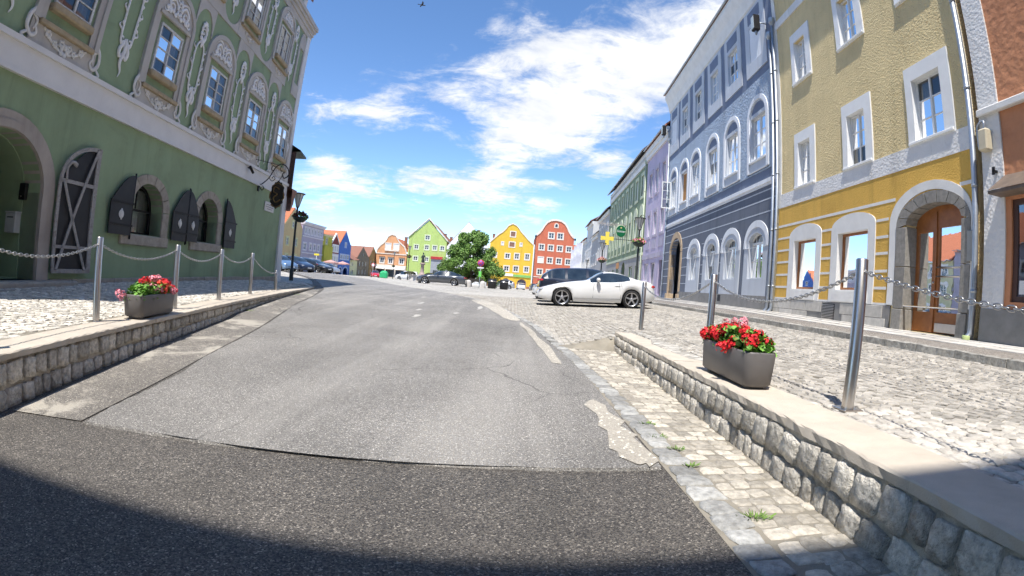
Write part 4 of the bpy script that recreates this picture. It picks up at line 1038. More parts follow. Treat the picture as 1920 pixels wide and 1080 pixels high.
# ground floor windows
for c, hw, zs, ho, hi, zb in ((10.585, .665, 1.02, .84, .62, .42), (13.71, .63, 1.10, .86, .64, .44)):
    voussoirs(W, c, zs, hw + .30, hw, ho, hi, 7, -.045, .40, m_fst)
    for sg in (-1, 1):
        a, b = sorted((c + sg * hw, c + sg * (hw + .30)))
        part(W, 'jamb_stone', m_fst, lambda m: m.cham(a, b, -.045, .40, zb - .02, zs - .008, .015))
    part(W, 'window_sill', m_fst, lambda m: m.cham(c - hw - .34, c + hw + .34, -.07, .42, zb - .26, zb - .012, .02))
    sash(W, c - hw, c + hw, zb, zs, .34, 1, 1, .06, mat=m_iron, rise=hi, curtain=3)
def shutter(u0, u1, z0, zs, rise, hinge_right, label=None, tall=False):
    """iron shutter leaf folded back on the wall: sheet, straps, bosses"""
    n = 8; pts = [(u0, z0), (u1, z0)]
    arcp = [(u0 + (u1 - u0) * i / n, zs + rise * math.sin(math.pi / 2 * (i / n if not hinge_right else 1 - i / n))) for i in range(n + 1)]
    o = part(W, 'shutter', m_plate, lambda m: m.prism(pts + arcp[::-1], -.115, -.085))
    for z in (z0 + .22, zs + .02):
        part(W, 'strap', m_iron, lambda m: m.box(u0 - .03, u1 + .03, -.135, -.115, z - .022, z + .022), o)
    part(W, 'hinge_bar', m_iron, lambda m: m.tube([((u1 if not hinge_right else u0), -.1, z0 - .08), ((u1 if not hinge_right else u0), -.1, zs + rise + .05)], .022, 8), o)
    part(W, 'crest', m_orn2, lambda m: m.lathe([(.0, -.12), (.085, -.12), (.095, -.116), (.085, -.114)], ((u0 + u1) / 2, 0, (z0 + zs) / 2 + .10), 14, 'y') and m.blob(((u0 + u1) / 2, -.122, (z0 + zs) / 2 + .10), (.05, .012, .13), 8, 6), o)
    return o
shutter(9.06, 9.86, .36, 1.05, .66, False); shutter(11.64, 12.38, .38, 1.1, .68, False)
shutter(12.42, 13.02, .40, 1.1, .66, True); shutter(14.72, 15.52, .36, 1.15, .70, True)
# big iron door leaf with crossed bars
il = part(W, 'iron_door', m_plate, lambda m: m.prism([(7.46, -.42), (8.40, -.42)] + [(8.42 - .98 * i / 8, 1.22 + .74 * math.cos(math.pi / 2 * i / 8)) for i in range(9)], -.11, -.09))
def bar(a, b, w, y0=-.145, y1=-.112):
    d = Vector((b[0] - a[0], b[1] - a[1])).normalized(); n = Vector((-d.y, d.x)) * w / 2
    part(W, 'bar', m_rust, lambda m: m.prism([(a[0] + n.x, a[1] + n.y), (b[0] + n.x, b[1] + n.y), (b[0] - n.x, b[1] - n.y), (a[0] - n.x, a[1] - n.y)], y0, y1), il)
for a, b, w in (((7.43, -.46), (7.43, 1.22), .075), ((8.46, -.46), (8.46, 2.0), .12), ((7.40, -.45), (8.5, -.45), .08), ((7.40, .0), (8.40, .0), .06), ((7.40, 1.22), (8.42, 1.22), .07)): bar(a, b, w)
bar((7.50, -.42), (8.40, 1.95), .065, -.165, -.146); bar((7.52, 1.2), (8.32, -.42), .065, -.165, -.146)
part(W, 'bar', m_rust, lambda m: m.prism([(8.44 - 1.04 * math.sin(t), 1.22 + .78 * math.cos(t)) for t in [math.pi / 2 * i / 10 for i in range(11)]] + [(8.44 - .96 * math.sin(t), 1.22 + .70 * math.cos(t)) for t in [math.pi / 2 * (10 - i) / 10 for i in range(11)]], -.145, -.112), il)
part(W, 'latch', m_rust, lambda m: m.tube(catmull([(7.58, -.15, 1.24), (7.56, -.15, 1.45), (7.66, -.16, 1.58), (7.80, -.16, 1.54)], 5), [.03] * 8 + [.035] * 4 + [.05] * 4, 8, flat=(1, .5)), il)
# plinth stones, steps
rr = random.Random(3); s = 7.45
while s < 20.0:
    L = min(rr.uniform(.5, 1.1), 20.04 - s); part(W, 'plinth_stone', m_fst, lambda m: m.cham(s + .006, s + L - .006, -.05 - rr.uniform(0, .02), .02, -1.0, -.60 + .004 * (s - 8) + rr.uniform(-.01, .01), .015)); s += L
part(W, 'step', m_fst, lambda m: m.cham(4.3, 7.9, -.42, .40, -.95, -.62, .03)); part(W, 'step', m_fst, lambda m: m.cham(4.0, 7.72, -.78, -.42, -.95, -.72, .03))
# string band, corner pilaster, cornice
part(W, 'string_band', m_lband, lambda m: m.prism(rect(2.02, 20.10, 2.80, 3.24), -.06, 0))
part(W, 'string_moulding', m_lband, lambda m: m.prism(rect(2.02, 20.12, 3.24, 3.34), -.12, 0) and m.prism(rect(2.02, 20.11, 2.74, 2.80), -.09, 0))
part(W, 'corner_pilaster', m_lband, lambda m: m.prism(rect(19.72, 20.13, 3.34, 10.0), -.04, 0) and m.prism([(19.70, -.9), (20.3, -.9), (20.16, 2.74), (19.74, 2.74)], -.08, .6))
for k, (z0, z1, y) in enumerate(((9.95, 10.10, -.10), (10.10, 10.28, -.18), (10.28, 10.42, -.30), (10.42, 10.60, -.40))):
    part(W, 'cornice_moulding', m_be, lambda m: m.prism(rect(2.02, 20.16 + .06 * k, z0, z1), y * .6, 0))
# set back top storey and roof
part(W, 'top_storey', m_gp2, lambda m: m.box(2.1, 20.05, .55, 12.9, 10.6, 12.0))
part(W, 'top_storey_corner', m_lband, lambda m: m.box(19.7, 20.1, .5, 1.0, 10.6, 12.0))
eave_roof(W, 2, 20.3, 12.0, -.3, 18, 13, m_tile_b, gutter=False)
# --- window bays
def bay(c, z0, za, zl, zt, win, hw=.93, seg=14):
    """stucco frame: apron from z0, window field, ledge at zl, lunette up to zt"""
    ap = rect(c - .64, c + .64, za, zl)
    part(W, 'window_surround', m_be, lambda m: m.prism(arch(c - hw, c + hw, z0, zl + .10, zt - zl - .10, seg), -.045, 0, [ap]))
    part(W, 'surround_moulding', m_be, lambda m: m.prism(arch(c - hw, c + hw, za - .02, zl + .10, zt - zl - .10, seg), -.085, -.04, [arch(c - hw + .13, c + hw - .13, za - .03 + .04, zl + .10, zt - zl - .24, seg)]))
    part(W, 'window_ledge', m_be, lambda m: m.cham(c - .74, c + .74, -.10, -.03, zl - .02, zl + .08, .01))
    part(W, 'apron_ledge', m_sandl, lambda m: m.cham(c - .78, c + .78, -.13, -.03, za - .10, za, .015))
    part(W, 'window_sill', m_sandl, lambda m: m.cham(c - .60, c + .60, -.15, .1, win[0] - .17, win[0] - .01, .03))
    sash(W, c - .53, c + .53, win[0], win[1], -.05, 2, 4 if c < 16 else 3, .055, .022, mat=m_wframe_old, curtain=3 if int(c) % 2 else 1)
for c in f1c: bay(c, 3.345, 3.82, 5.62, 6.52, (4.22, 5.44))
for c in f2c: bay(c, 6.95, 7.42, 9.15, 9.88, (7.76, 9.0), hw=.86)
# blind bay near the corner
part(W, 'window_surround', m_be, lambda m: m.prism(arch(18.95, 19.70, 6.95, 9.2, .62, 12), -.045, 0, [rect(19.12, 19.58, 7.5, 9.1)]))
# --- stucco relief
def strokes(m, S, w=1.0):
    for pts, r0, r1 in S:
        C = catmull([(x, 0, z) for x, z in pts], 5); n = len(C)
        rr_ = [(r0 + (r1 - r0) * i / (n - 1)) * (.55 + .45 * math.sin(math.pi * min(1, max(.06, i / (n - 1))))) if r0 != r1 else r0 for i in range(n)]
        m.tube([tuple(q) for q in C], rr_, 6, flat=(1, .65))
def volute(cx, cz, r, sg=1, turns=1.4, a0=0):
    return [(cx + sg * r * (1 - t / 14) * math.cos(a0 + turns * 2 * math.pi * t / 14), cz + r * (1 - t / 14) * math.sin(a0 + turns * 2 * math.pi * t / 14)) for t in range(13)]
rr = random.Random(21)
def cartouche(m, x, z, s, n=9):
    for k in range(n):
        a = 2 * math.pi * k / n; m.blob((x + s * .55 * math.cos(a) * .75, -.01, z + s * .75 * math.sin(a)), (s * rr.uniform(.16, .26), .03, s * rr.uniform(.2, .34)), 6, 4, .2)
    strokes(m, [(volute(x, z, s * .38), .03 * s / .3, .02 * s / .3)])
def lyre(h, w):
    m = MB()                        # hangs from z = 0 down to -h
    cartouche(m, 0, -h * .10, .33, 11)
    m.blob((0, -.01, -h * .22), (.07, .03, .14), 6, 4, .2)
    S = []
    for sg in (-1, 1):
        S.append(([(sg * .05, -h * .20), (sg * w * .8, -h * .26), (sg * w, -h * .36), (sg * w * .95, -h * .55), (sg * w * .85, -h * .70), (sg * w * .5, -h * .74), (sg * w * .25, -h * .70)], .034, .034))
        S.append((volute(sg * w * .55, -h * .69, w * .42, sg, 1.2, math.pi), .034, .02))
        S.append(([(sg * w * .2, -h * .72), (sg * w * .65, -h * .78), (sg * w * .5, -h * .84), (sg * w * .1, -h * .80)], .07, .03))
    for q in range(7):
        for sg in (-1, 1):
            z = -h * (.30 + .055 * q); m.blob((sg * w * (1.02 + .12 * (q % 2)), -.01, z), (.035, .025, .05), 6, 4, .2)
            if q % 3 == 0: S.append(([(sg * w, z), (sg * w * 1.5, z + .06), (sg * w * 1.35, z + .14)], .035, .012))
    S.append(([(0, -h * .68), (.03, -h * .78), (-.04, -h * .88), (.03, -h * .95), (-.02, -h)], .085, .016))
    strokes(m, S); return m.mesh('stucco_ornament', m_orn)
def lunette():
    m = MB()
    for sg in (-1, 1):
        strokes(m, [([(sg * .05, .28), (sg * .25, .42), (sg * .42, .30), (sg * .36, .14), (sg * .50, .04), (sg * .58, .10)], .05, .025), (volute(sg * .28, .2, .12, sg, 1.3), .035, .02), ([(sg * .1, .45), (sg * .3, .52), (sg * .45, .42)], .035, .012)])
        for q in range(4): m.blob((sg * (.12 + .11 * q), -.005, .10 + .05 * (q % 2)), (.07, .03, .06), 6, 4, .25)
    cartouche(m, 0, .30, .22, 8)
    return m.mesh('stucco_ornament', m_orn)
def garland():
    m = MB(); strokes(m, [([(-.45, .14), (-.28, .02), (0, -.06), (.28, .02), (.45, .14)], .022, .022)])
    for x, z, r in ((-.36, .08, .07), (-.2, .0, .06), (0, -.03, .11), (.2, .0, .06), (.34, .07, .07), (-.07, .05, .07), (.1, .04, .06)):
        for k in range(5): a = 2 * math.pi * k / 5; m.blob((x + r * .55 * math.cos(a), -.01, z + r * .55 * math.sin(a)), (r * .42, .025, r * .42), 6, 4, .2)
    return m.mesh('stucco_garland', m_orn2)
def scroll(sg):
    m = MB(); strokes(m, [([(0, .62), (sg * .05, .42), (sg * .13, .30), (sg * .14, .14), (sg * .04, .04), (-sg * .05, .10), (0, .2)], .045, .03), ([(sg * .1, .34), (-sg * .02, .26), (sg * .02, .12)], .03, .02), ([(sg * .12, .06), (sg * .2, -.02), (sg * .02, -.06)], .035, .02)])
    return m.mesh('stucco_scroll', m_orn2)
me_ly1, me_ly2, me_lun, me_gar, me_sc = lyre(2.75, .23), lyre(2.45, .20), lunette(), garland(), {1: scroll(1), -1: scroll(-1)}
def orn(name, me, s, z, y=-.06, sc=1):
    return inst(name, me, W.root, W.loc(s, y, z), (0, 0, 0), (sc, 1, sc))
for c in f1c:
    orn('stucco_ornament', me_lun, c, 5.70, -.06, 1.12); orn('stucco_garland', me_gar, c, 3.52, -.055, 1.35)
    for sg in (-1, 1): orn('stucco_scroll', me_sc[sg], c + sg * .84, 3.40, -.06, 1.3)
for c in f2c:
    orn('stucco_ornament', me_lun, c, 9.22, -.06, .86); orn('stucco_garland', me_gar, c, 7.15, -.055, .8)
for k, (a, b) in enumerate(zip(f1c, f1c[1:])): orn('stucco_ornament', me_ly1, (a + b) / 2 + (.05 if k else 0), 6.35, -.03)
for a, b in zip(f2c, f2c[1:]): orn('stucco_ornament', me_ly2, (a + b) / 2, 9.75, -.03)
orn('stucco_ornament', me_ly2, 18.45, 9.7, -.03); orn('stucco_ornament', me_ly2, 19.65 - .1, 6.2, -.05, .75)
# stucco ribbons that frame the green fields between the bays
def ribbon(c, zt, h, w):
    m = MB(W); n = 10
    out = [(c - w, zt - h), (c + w, zt - h), (c + w, zt)] + [(c + w - 2 * w * i / n, zt + .0) for i in range(1, n)] + [(c - w, zt)]
    return m
for a, b in zip(f1c, f1c[1:]):
    c = (a + b) / 2; w = (b - a) / 2 - .93 + .02
    if w > .2:
        m = MB(W); L = [(c - w - .05, 6.1), (c - w - .05, 6.95), (c + w + .05, 6.95), (c + w + .05, 6.1)] + [(c + w * math.cos(t), 6.15 + .6 * math.sin(t)) for t in [math.pi * i / 10 for i in range(11)]]
        m.prism(L, -.035, 0); m.build('stucco_ribbon', m_be, W.root)
for c0, c1 in zip(f2c, f2c[1:]):
    c = (c0 + c1) / 2; w = (c1 - c0) / 2 - .86 + .01
    L = [(c - w - .02, 7.7), (c - w - .02, 6.95), (c + w + .02, 6.95), (c + w + .02, 7.7)] + [(c + w * math.cos(t), 7.65 - .6 * math.sin(t)) for t in [math.pi * i / 10 for i in range(11)]]
    m = MB(W); m.prism(L, -.035, 0); m.build('stucco_ribbon', m_be, W.root)
part(W, 'stucco_ribbon', m_be, lambda m: m.prism(rect(2.02, 19.72, 9.86, 9.96), -.05, 0))
# --- things fixed to the house
def at_w(s, y, z): return W.world(s, y, z)
RZ = W.root.rotation_euler.z
e = empty('mailbox', at_w(6.98, .62, .18), RZ, 'white metal mailbox inside the dark arched doorway', 'mailbox')
mw = M('white sheet metal', (.5, .5, .48), .5, .08, 4)
MB().cham(-.09, .06, -.18, .12, 0, .36, .012).build('body', mw, e); MB().prism_z([(-.10, -.19), (.06, -.19), (.06, .13), (-.10, .13)], .362, .385).build('lid', mw, e)
MB().box(-.094, -.088, -.12, .06, .27, .29).build('slot', m_dark, e)
e = empty('intercom', at_w(7.0, .40, .78), RZ, 'small dark intercom box above the mailbox', 'intercom')
MB().cham(-.05, .03, -.09, .09, 0, .30, .01).build('case', m_iron, e); MB().tube([(-.055, .0, .06), (-.065, 0, .06)], .015, 8).build('button', m_steel, e)
e = empty('plaque', at_w(18.45, -.012, 1.95), RZ, 'small white name plaque under the hanging sign', 'plaque')
mpl = M('white enamel plaque', (.66, .63, .58), .5, .06, 8)
MB().cham(-.48, .48, -.03, .0, 0, .36, .008).build('plate', mpl, e)
mtx = M('grey plaque lettering', (.22, .20, .18), .7)
for k, (z, w) in enumerate(((.24, .36), (.16, .40), (.08, .25))): MB().box(-w, w, -.0335, -.0305, z, z + .022).build('text_line', mtx, e)
e = empty('security_camera', at_w(16.0, -.06, 3.12), RZ, 'black security camera on the white band of the green house', 'camera')
MB().tube([(0, 0, .05), (0, -.12, .0)], .02, 8).build('bracket', m_iron, e); MB().tube([(-.12, -.14, .06), (.14, -.16, -.10)], .05, 10).build('body', m_iron, e)
# hanging sign
e = empty('hanging_sign', at_w(17.2, 0, 2.45), RZ, 'black oval wrought iron sign on a scrolled bracket at the house corner', 'sign')
m = MB(); m.box(-.06, .06, -.05, .0, .1, .6)
for q, r in (([(0, -.04, .35), (.02, -.15, .38), (.05, -.38, .62), (.06, -.60, 1.02), (.05, -.85, 1.14), (.04, -1.08, .98), (.04, -1.14, .74), (.04, -.98, .62), (.04, -.90, .76), (.04, -.98, .86)], .02), ([(.05, -.38, .62), (.05, -.5, .5), (.05, -.62, .58), (.05, -.56, .68), (.05, -.5, .6)], .013), ([(.06, -.6, 1.02), (.06, -.48, 1.06), (.06, -.42, .94), (.06, -.5, .88)], .013), ([(.04, -1.1, .74), (.04, -1.24, .6), (.04, -1.3, .72), (.04, -1.24, .78)], .013), ([(0, -.05, .3), (0, -.16, .14), (0, -.24, .22), (0, -.18, .3)], .014), ([(.05, -.85, 1.12), (.05, -.78, .95), (.05, -.86, .86)], .012)): m.tube(catmull(q, 6), r, 6)
m.tube([(-.6, -.02, 1.15), (.05, -.72, 1.1)], .010, 6); m.build('bracket', m_iron, e)
m = MB()
P = [(math.cos(t) * (.27 + .024 * math.cos(10 * t)), math.sin(t) * (.49 + .03 * math.cos(12 * t))) for t in [2 * math.pi * i / 48 for i in range(48)]]
# the plate hangs across the street direction
n = len(P); a = [m.p(-.02, -.80 + x, .0 + z) for x, z in P]; b = [m.p(.03, -.80 + x, .0 + z) for x, z in P]; m.f.append(a); m.f.append(b)
for k in range(n): m.f.append([a[k], a[(k + 1) % n], b[(k + 1) % n], b[k]])
pl = m.build('plate', M('dark bronze sign plate', (.035, .028, .024), .5, .3, 9, metal=.4), e)
m = MB(); mg = M('dull gilt', (.24, .15, .06), .45, .2, 8, metal=.6)
for q in ([(-.08, .2), (.1, .28), (.14, .1), (-.02, .02), (.12, -.12), (.02, -.28), (-.14, -.18)], [(-.22, .3), (0, .42), (.22, .3)], [(-.2, -.36), (0, -.46), (.2, -.36)], [(-.25, .1), (-.28, -.1), (-.2, -.2)], [(.25, .1), (.28, -.1), (.2, -.2)]): m.tube(catmull([(-.03, -.80 + x, z) for x, z in q], 5), .022, 6)
m.build('emblem', mg, pl)
MB().tube([(0, -.80, .48), (.04, -.92, .76)], .012, 6).build('hanger', m_iron, e)
# niche with a small roof at the corner of the house
c0 = at_w(20.12, .0, 0)
e = empty('corner_niche', (c0.x, c0.y, 2.2), RZ, 'dark wooden shrine with little roof on the corner of the green house', 'shrine')
mpk = M('red brown console', (.30, .16, .11), .8, .15, 6, .4, 30); mbr = M('dark brown shrine wood', (.075, .04, .03), .7, .2, 7)
m = MB(); prof = [(.0, .0), (.30, .35), (.36, .6), (.50, .75), (.58, .86), (.58, .95)]
for (x0, z0), (x1, z1) in zip(prof, prof[1:]):
    m.face([(0, -.3, z0), (x0, -.3, z0), (x1, -.3, z1), (0, -.3, z1)]); m.face([(0, .6, z0), (x0, .6, z0), (x1, .6, z1), (0, .6, z1)]); m.face([(x0, -.3, z0), (x0, .6, z0), (x1, .6, z1), (x1, -.3, z1)])
m.face([(0, -.3, .95), (.58, -.3, .95), (.58, .6, .95), (0, .6, .95)]); m.build('console', mpk, e)
m = MB(); m.cham(0, .06, -.25, .55, .95, 2.55, .01); m.cham(.06, .12, .45, .55, .95, 2.5, .02); m.build('back_panel', mbr, e)
m = MB(); m.blob((.26, .15, 1.30), (.17, .15, .40), 10, 8, .06); m.blob((.27, .15, 1.78), (.13, .12, .22), 10, 8); m.blob((.28, .15, 2.05), (.085, .09, .11), 8, 6); m.tube([(.25, .03, 1.8), (.42, .0, 1.65), (.44, .1, 1.85)], .05, 6); m.tube([(.42, .02, 1.0), (.46, .05, 2.3)], .02, 6); m.build('figure', M('painted wooden figure', (.14, .085, .06), .7, .5, 14), e)
m = MB(); m.face([(0, -.45, 2.62), (.85, -.45, 2.50), (.85, .15, 2.62), (0, .15, 2.95)]); m.face([(0, .75, 2.62), (.85, .75, 2.50), (.85, .15, 2.62), (0, .15, 2.95)]); m.face([(0, -.45, 2.55), (.85, -.45, 2.43), (.85, .75, 2.43), (0, .75, 2.55)]); m.face([(.85, -.45, 2.43), (.85, .75, 2.43), (.85, .75, 2.5), (.85, .15, 2.62), (.85, -.45, 2.5)]); m.face([(0, -.45, 2.55), (.85, -.45, 2.43), (.85, -.45, 2.5), (0, -.45, 2.62)]); m.build('roof', M('patinated sheet roof', (.07, .10, .09), .5, .2, 4), e)
# ================================================================== houses round the far side of the square
def gable_roof(fr, a, b, ze, ua, za, depth, mat, over=.2, y0=.05):
    def f(m):
        for s, e in ((a - over, -1), (b + over, 1)):
            k = (za - ze) / abs(ua - (a if e < 0 else b)); z = ze - over * k
            q = [(s, z), (ua, za)]
            for t in (0, .14): m.face([(q[0][0], y0, q[0][1] + t), (q[1][0], y0, q[1][1] + t), (q[1][0], depth, q[1][1] + t), (q[0][0], depth, q[0][1] + t)])
            m.face([(s, y0, z), (s, depth, z), (s, depth, z + .14), (s, y0, z + .14)])
            m.face([(s, y0, z), (ua, y0, za), (ua, y0, za + .14), (s, y0, z + .14)])
    return part(fr, 'roof', mat, f)
def chimney(fr, u, y, z0, z1, parent, w=.35):
    part(fr, 'chimney', M('brick chimney', (.30, .14, .09), .9, .2, 8), lambda m: m.box(u - w, u + w, y - w, y + w, z0, z1) and m.box(u - w - .06, u + w + .06, y - w - .06, y + w + .06, z1, z1 + .12), parent)
def far_house(fr, outline, wins, wall, trim, depth=12, extra_holes=(), shut=()):
    hs = [rect(q[0], q[1], q[2], q[3]) for q in wins] + list(extra_holes)
    shell(fr, outline, hs, wall, depth, .3)
    for k, q in enumerate(wins):
        a, b, c, d = q; t = .24
        ring(fr, 'window_surround', trim, rect(a - t, b + t, c - t, d + t), rect(a + .01, b - .01, c + .01, d - .01), -.06, .08)
        if k in shut: part(fr, 'window_shutter', shut[k] if isinstance(shut, dict) else trim, lambda m: m.box(a + .02, b - .02, .03, .10, c + .02, d - .02))
        else: sash(fr, a, b, c, d, .06, 2, 2, .10, .05, glass=m_fglass, mull=.14)
def X0(name, u0, zb, label, x=-37.5): return PFrame(name, x, u0, zb, math.pi / 2, label, u0=u0)
def Y0(name, u0, zb, label, y=130.0): return PFrame(name, u0, y, zb, 0, label, u0=u0)
zg = -1.3
m_cream = plaster('cream yellow plaster', (.60, .46, .24), 0, .06, .15); m_lil = plaster('greyish lilac facade', (.41, .39, .47), 0, .06, .12); m_lilt = plaster('pale lilac trim', (.66, .65, .68), 0, .04, .1)
m_olv = plaster('olive yellow plaster', (.46, .44, .07), 0, .08, .15); m_olt = plaster('pale olive trim', (.60, .58, .32), 0, .05, .1)
m_wine = plaster('dark red plaster', (.22, .06, .055), 0, .08, .15); m_blu = plaster('bright blue plaster', (.075, .17, .48), 0, .06, .12); m_blut = plaster('pale blue trim', (.42, .50, .68), 0, .04, .1)
m_brn = plaster('grey brown plaster', (.20, .175, .14), 0, .1, .2); m_brn2 = plaster('ochre brown plaster', (.30, .20, .09), 0, .1, .2); m_pgr = plaster('pale yellow green plaster', (.60, .60, .38), 0, .06, .15)
f = X0('gabled_house', 78.5, zg, 'cream yellow gabled house with red roof behind the left street lamp')
far_house(f, [(74.5, zg - .5), (81.75, zg - .5), (81.75, 6.2), (78.0, 9.3), (74.5, 6.4)], [(75.6, 76.5, 3.2, 4.4), (79.0, 79.9, 3.2, 4.4), (75.6, 76.5, .2, 1.6), (79, 79.9, .2, 1.6), (77.4, 78.3, 6.2, 7.2)], m_cream, m_olt)
gable_roof(f, 74.5, 81.75, 6.3, 78.0, 9.45, 12, m_tile)
f = X0('townhouse', 87, zg, 'lilac three storey house with flat cornice on the left of the square')
far_house(f, rect(81.85, 91.9, zg - .5, 7.2), [(82.7, 83.9, 2.85, 3.95), (85.5, 86.4, 2.9, 4.0), (87.4, 88.3, 2.9, 4.0), (89.3, 90.2, 2.9, 4.0)] + [(82.8 + k * 1.5, 83.6 + k * 1.5, 5.7, 6.75) for k in range(6)] + [(85.9, 88.9, -.7, 1.3), (90.0, 91.0, -.7, 1.2)], m_lil, m_lilt)
for z0, z1, y in ((7.2, 7.45, -.25), (7.45, 7.75, -.5)): part(f, 'cornice', m_lilt, lambda m: m.prism(rect(81.8, 91.95, z0, z1), y, .5))
for z in (5.1, 2.15): part(f, 'string_course', m_lilt, lambda m: m.prism(rect(81.86, 91.89, z, z + .22), -.14, 0))
part(f, 'roof', m_roofd, lambda m: m.box(81.9, 91.85, .2, 12, 7.5, 7.8))
f = X0('townhouse', 94.3, zg, 'olive yellow house between the lilac and the dark red house')
far_house(f, rect(91.95, 96.9, zg - .5, 6.3), [(93.3, 94.3, 4.6, 5.7), (92.6, 93.5, 2.0, 3.2), (94.8, 95.7, 2.0, 3.2), (93, 95.8, -.9, .7)], m_olv, m_olt)
part(f, 'cornice', m_olt, lambda m: m.prism(rect(91.95, 96.9, 6.0, 6.4), -.2, .3)); part(f, 'bay', m_olv, lambda m: m.cham(92.1, 96.7, -.4, 0, 1.35, 4.2, .03))
part(f, 'roof', m_tile, lambda m: m.face([(91.9, -.3, 6.4), (96.95, -.3, 6.4), (96.95, 12, 9.2), (91.9, 12, 9.2)]))
f = X0('gabled_house', 99.2, zg, 'narrow dark red and white gabled house beside the blue house')
far_house(f, [(97, zg - .5), (101.4, zg - .5), (101.4, 5.0), (99.2, 6.9), (97, 5.0)], [(97.5, 98.2, 3.4, 4.6), (98.8, 99.6, 3.4, 4.6), (100.2, 100.9, 3.4, 4.6), (97.5, 98.2, 1.2, 2.4), (98.8, 99.6, 1.2, 2.4), (100.2, 100.9, 1.2, 2.4), (97.6, 98.6, -1.1, .4), (99.6, 100.8, -1.1, .4)], m_wine, m_white2)
part(f, 'white_storey', m_lilt, lambda m: m.prism(rect(97.02, 101.38, .7, 2.9), -.04, 0, [rect(97.5, 98.2, 1.2, 2.4), rect(98.8, 99.6, 1.2, 2.4), rect(100.2, 100.9, 1.2, 2.4)]))
part(f, 'gable_trim', m_white2, lambda m: m.prism([(97, 5.0), (99.2, 6.9), (101.4, 5.0), (101.4, 5.35), (99.2, 7.25), (97, 5.35)], -.08, .2)); gable_roof(f, 97, 101.4, 4.9, 99.2, 6.8, 12, m_tile_b, .1)
f = X0('gabled_house', 105.4, zg, 'bright blue gabled house with arches on the left of the square')
ar = [arch(102.2, 103.9, zg - .4, -.5, .65, 10), arch(104.9, 108.0, zg - .4, -.7, .9, 12)]
far_house(f, [(101.5, zg - .5), (109.3, zg - .5), (109.3, 5.2), (105.4, 8.1), (101.5, 4.6)], [(105.0, 106.0, 4.75, 5.6)] + [(102.45, 103.55, 2.05, 2.95), (104.05, 104.95, 2.05, 2.95), (105.4, 106.4, 2.05, 2.95), (107.0, 108.3, 2.05, 2.95)], m_blu, m_blut, extra_holes=ar)
for o, i in ((arch(101.95, 104.15, zg - .45, -.5, .85, 12), ar[0]), (arch(104.6, 108.3, zg - .45, -.7, 1.15, 12), ar[1])): ring(f, 'arch_surround', m_blut, [(a, max(b, zg - .3)) for a, b in o], [(a, max(b, zg - .29)) for a, b in i], -.06, 0)
gable_roof(f, 101.5, 109.3, 4.85, 105.4, 8.15, 14, m_tile)
f = X0('gabled_house', 119.5, zg, 'grey brown gabled house beyond the blue house')
far_house(f, [(114.9, zg - .5), (124.7, zg - .5), (124.7, 3.0), (119, 5.5), (114.9, 2.8)], [(116.3 + 2.6 * k, 117.2 + 2.6 * k, .9, 2.0) for k in range(3)] + [(116.3 + 2.6 * k, 117.2 + 2.6 * k, -1.1, .0) for k in range(3)] + [(119.2, 119.9, 3.4, 4.2)], m_brn, m_brn)
gable_roof(f, 114.9, 124.7, 2.9, 119, 5.6, 22, m_tile_b)
f = X0('low_house', 112.2, zg, 'pale yellow green low house under a wide brown roof')
far_house(f, rect(109.5, 114.8, zg - .5, 2.1), [(110.6, 111.6, .7, 1.5), (110.4, 112.0, -1.2, -.2)], m_pgr, m_pgr)
part(f, 'roof', m_tile_b, lambda m: m.face([(109.2, -.5, 2.0), (115.2, -.5, 2.3), (116.8, 6, 5.8), (109.2, 6, 5.6)]) and m.face([(109.2, 12, 2.0), (115.2, 12, 2.3), (116.8, 6, 5.8), (109.2, 6, 5.6)]))
f = X0('gabled_house', 128, zg, 'ochre brown gabled house at the far left corner of the square')
far_house(f, [(124.9, zg - .5), (132, zg - .5), (132, 4.2), (128.4, 6.1), (124.9, 3.6)], [(126, 126.9, 1.5, 2.6), (128.6, 129.5, 1.5, 2.6), (126, 126.9, -1, .3)], m_brn2, m_brn2); gable_roof(f, 124.9, 132, 3.6, 128.4, 6.2, 18, m_tile_b)
# ---- far side, facing the camera
m_or = plaster('orange plaster', (.70, .36, .18), 0, .06, .12); m_org = plaster('cream trim', (.76, .68, .58), 0, .04, .1); m_lime = plaster('lime green plaster', (.44, .56, .18), 0, .06, .12)
m_limt = plaster('pale lime trim', (.66, .71, .48), 0, .05, .1); m_yy = plaster('bright yellow plaster', (.74, .47, .06), 0, .06, .15, (.5, .28, .03)); m_rd = plaster('brick red plaster', (.55, .16, .09), 0, .06, .15, (.40, .09, .045)); m_rtrim = plaster('cream red trim', (.74, .66, .56), 0, .04, .1)
f = Y0('gabled_house', -33, -1.5, 'orange house with a bell shaped gable on the far side of the square')
gb = [(-37.2, 5.5), (-37.1, 6.2), (-36.3, 7.2), (-35.2, 8.05), (-34.65, 8.9), (-34.25, 9.75), (-33.3, 10.3), (-32.2, 10.05), (-31.65, 9.2), (-31.2, 8.5), (-30.2, 7.7), (-29.5, 7.2), (-29.0, 6.2), (-28.75, 5.2)]
gbr = gb[::-1]
far_house(f, [(-37.2, -2), (-28.75, -2)] + gbr, [(-34.75, -33.4, 6.15, 7.6), (-32.5, -31.15, 6.2, 7.65), (-36.0, -34.95, 2.35, 3.75), (-33.6, -32.55, 2.35, 3.75), (-30.6, -29.5, 2.4, 3.75)], m_or, m_org, 14, shut={0: m_white2, 1: m_white2})
part(f, 'gable_moulding', m_org, lambda m: m.prism([(a, b) for a, b in gb] + [(a * .96 - 33 * .04 + .0, b - .32) for a, b in gbr], -.12, .0))
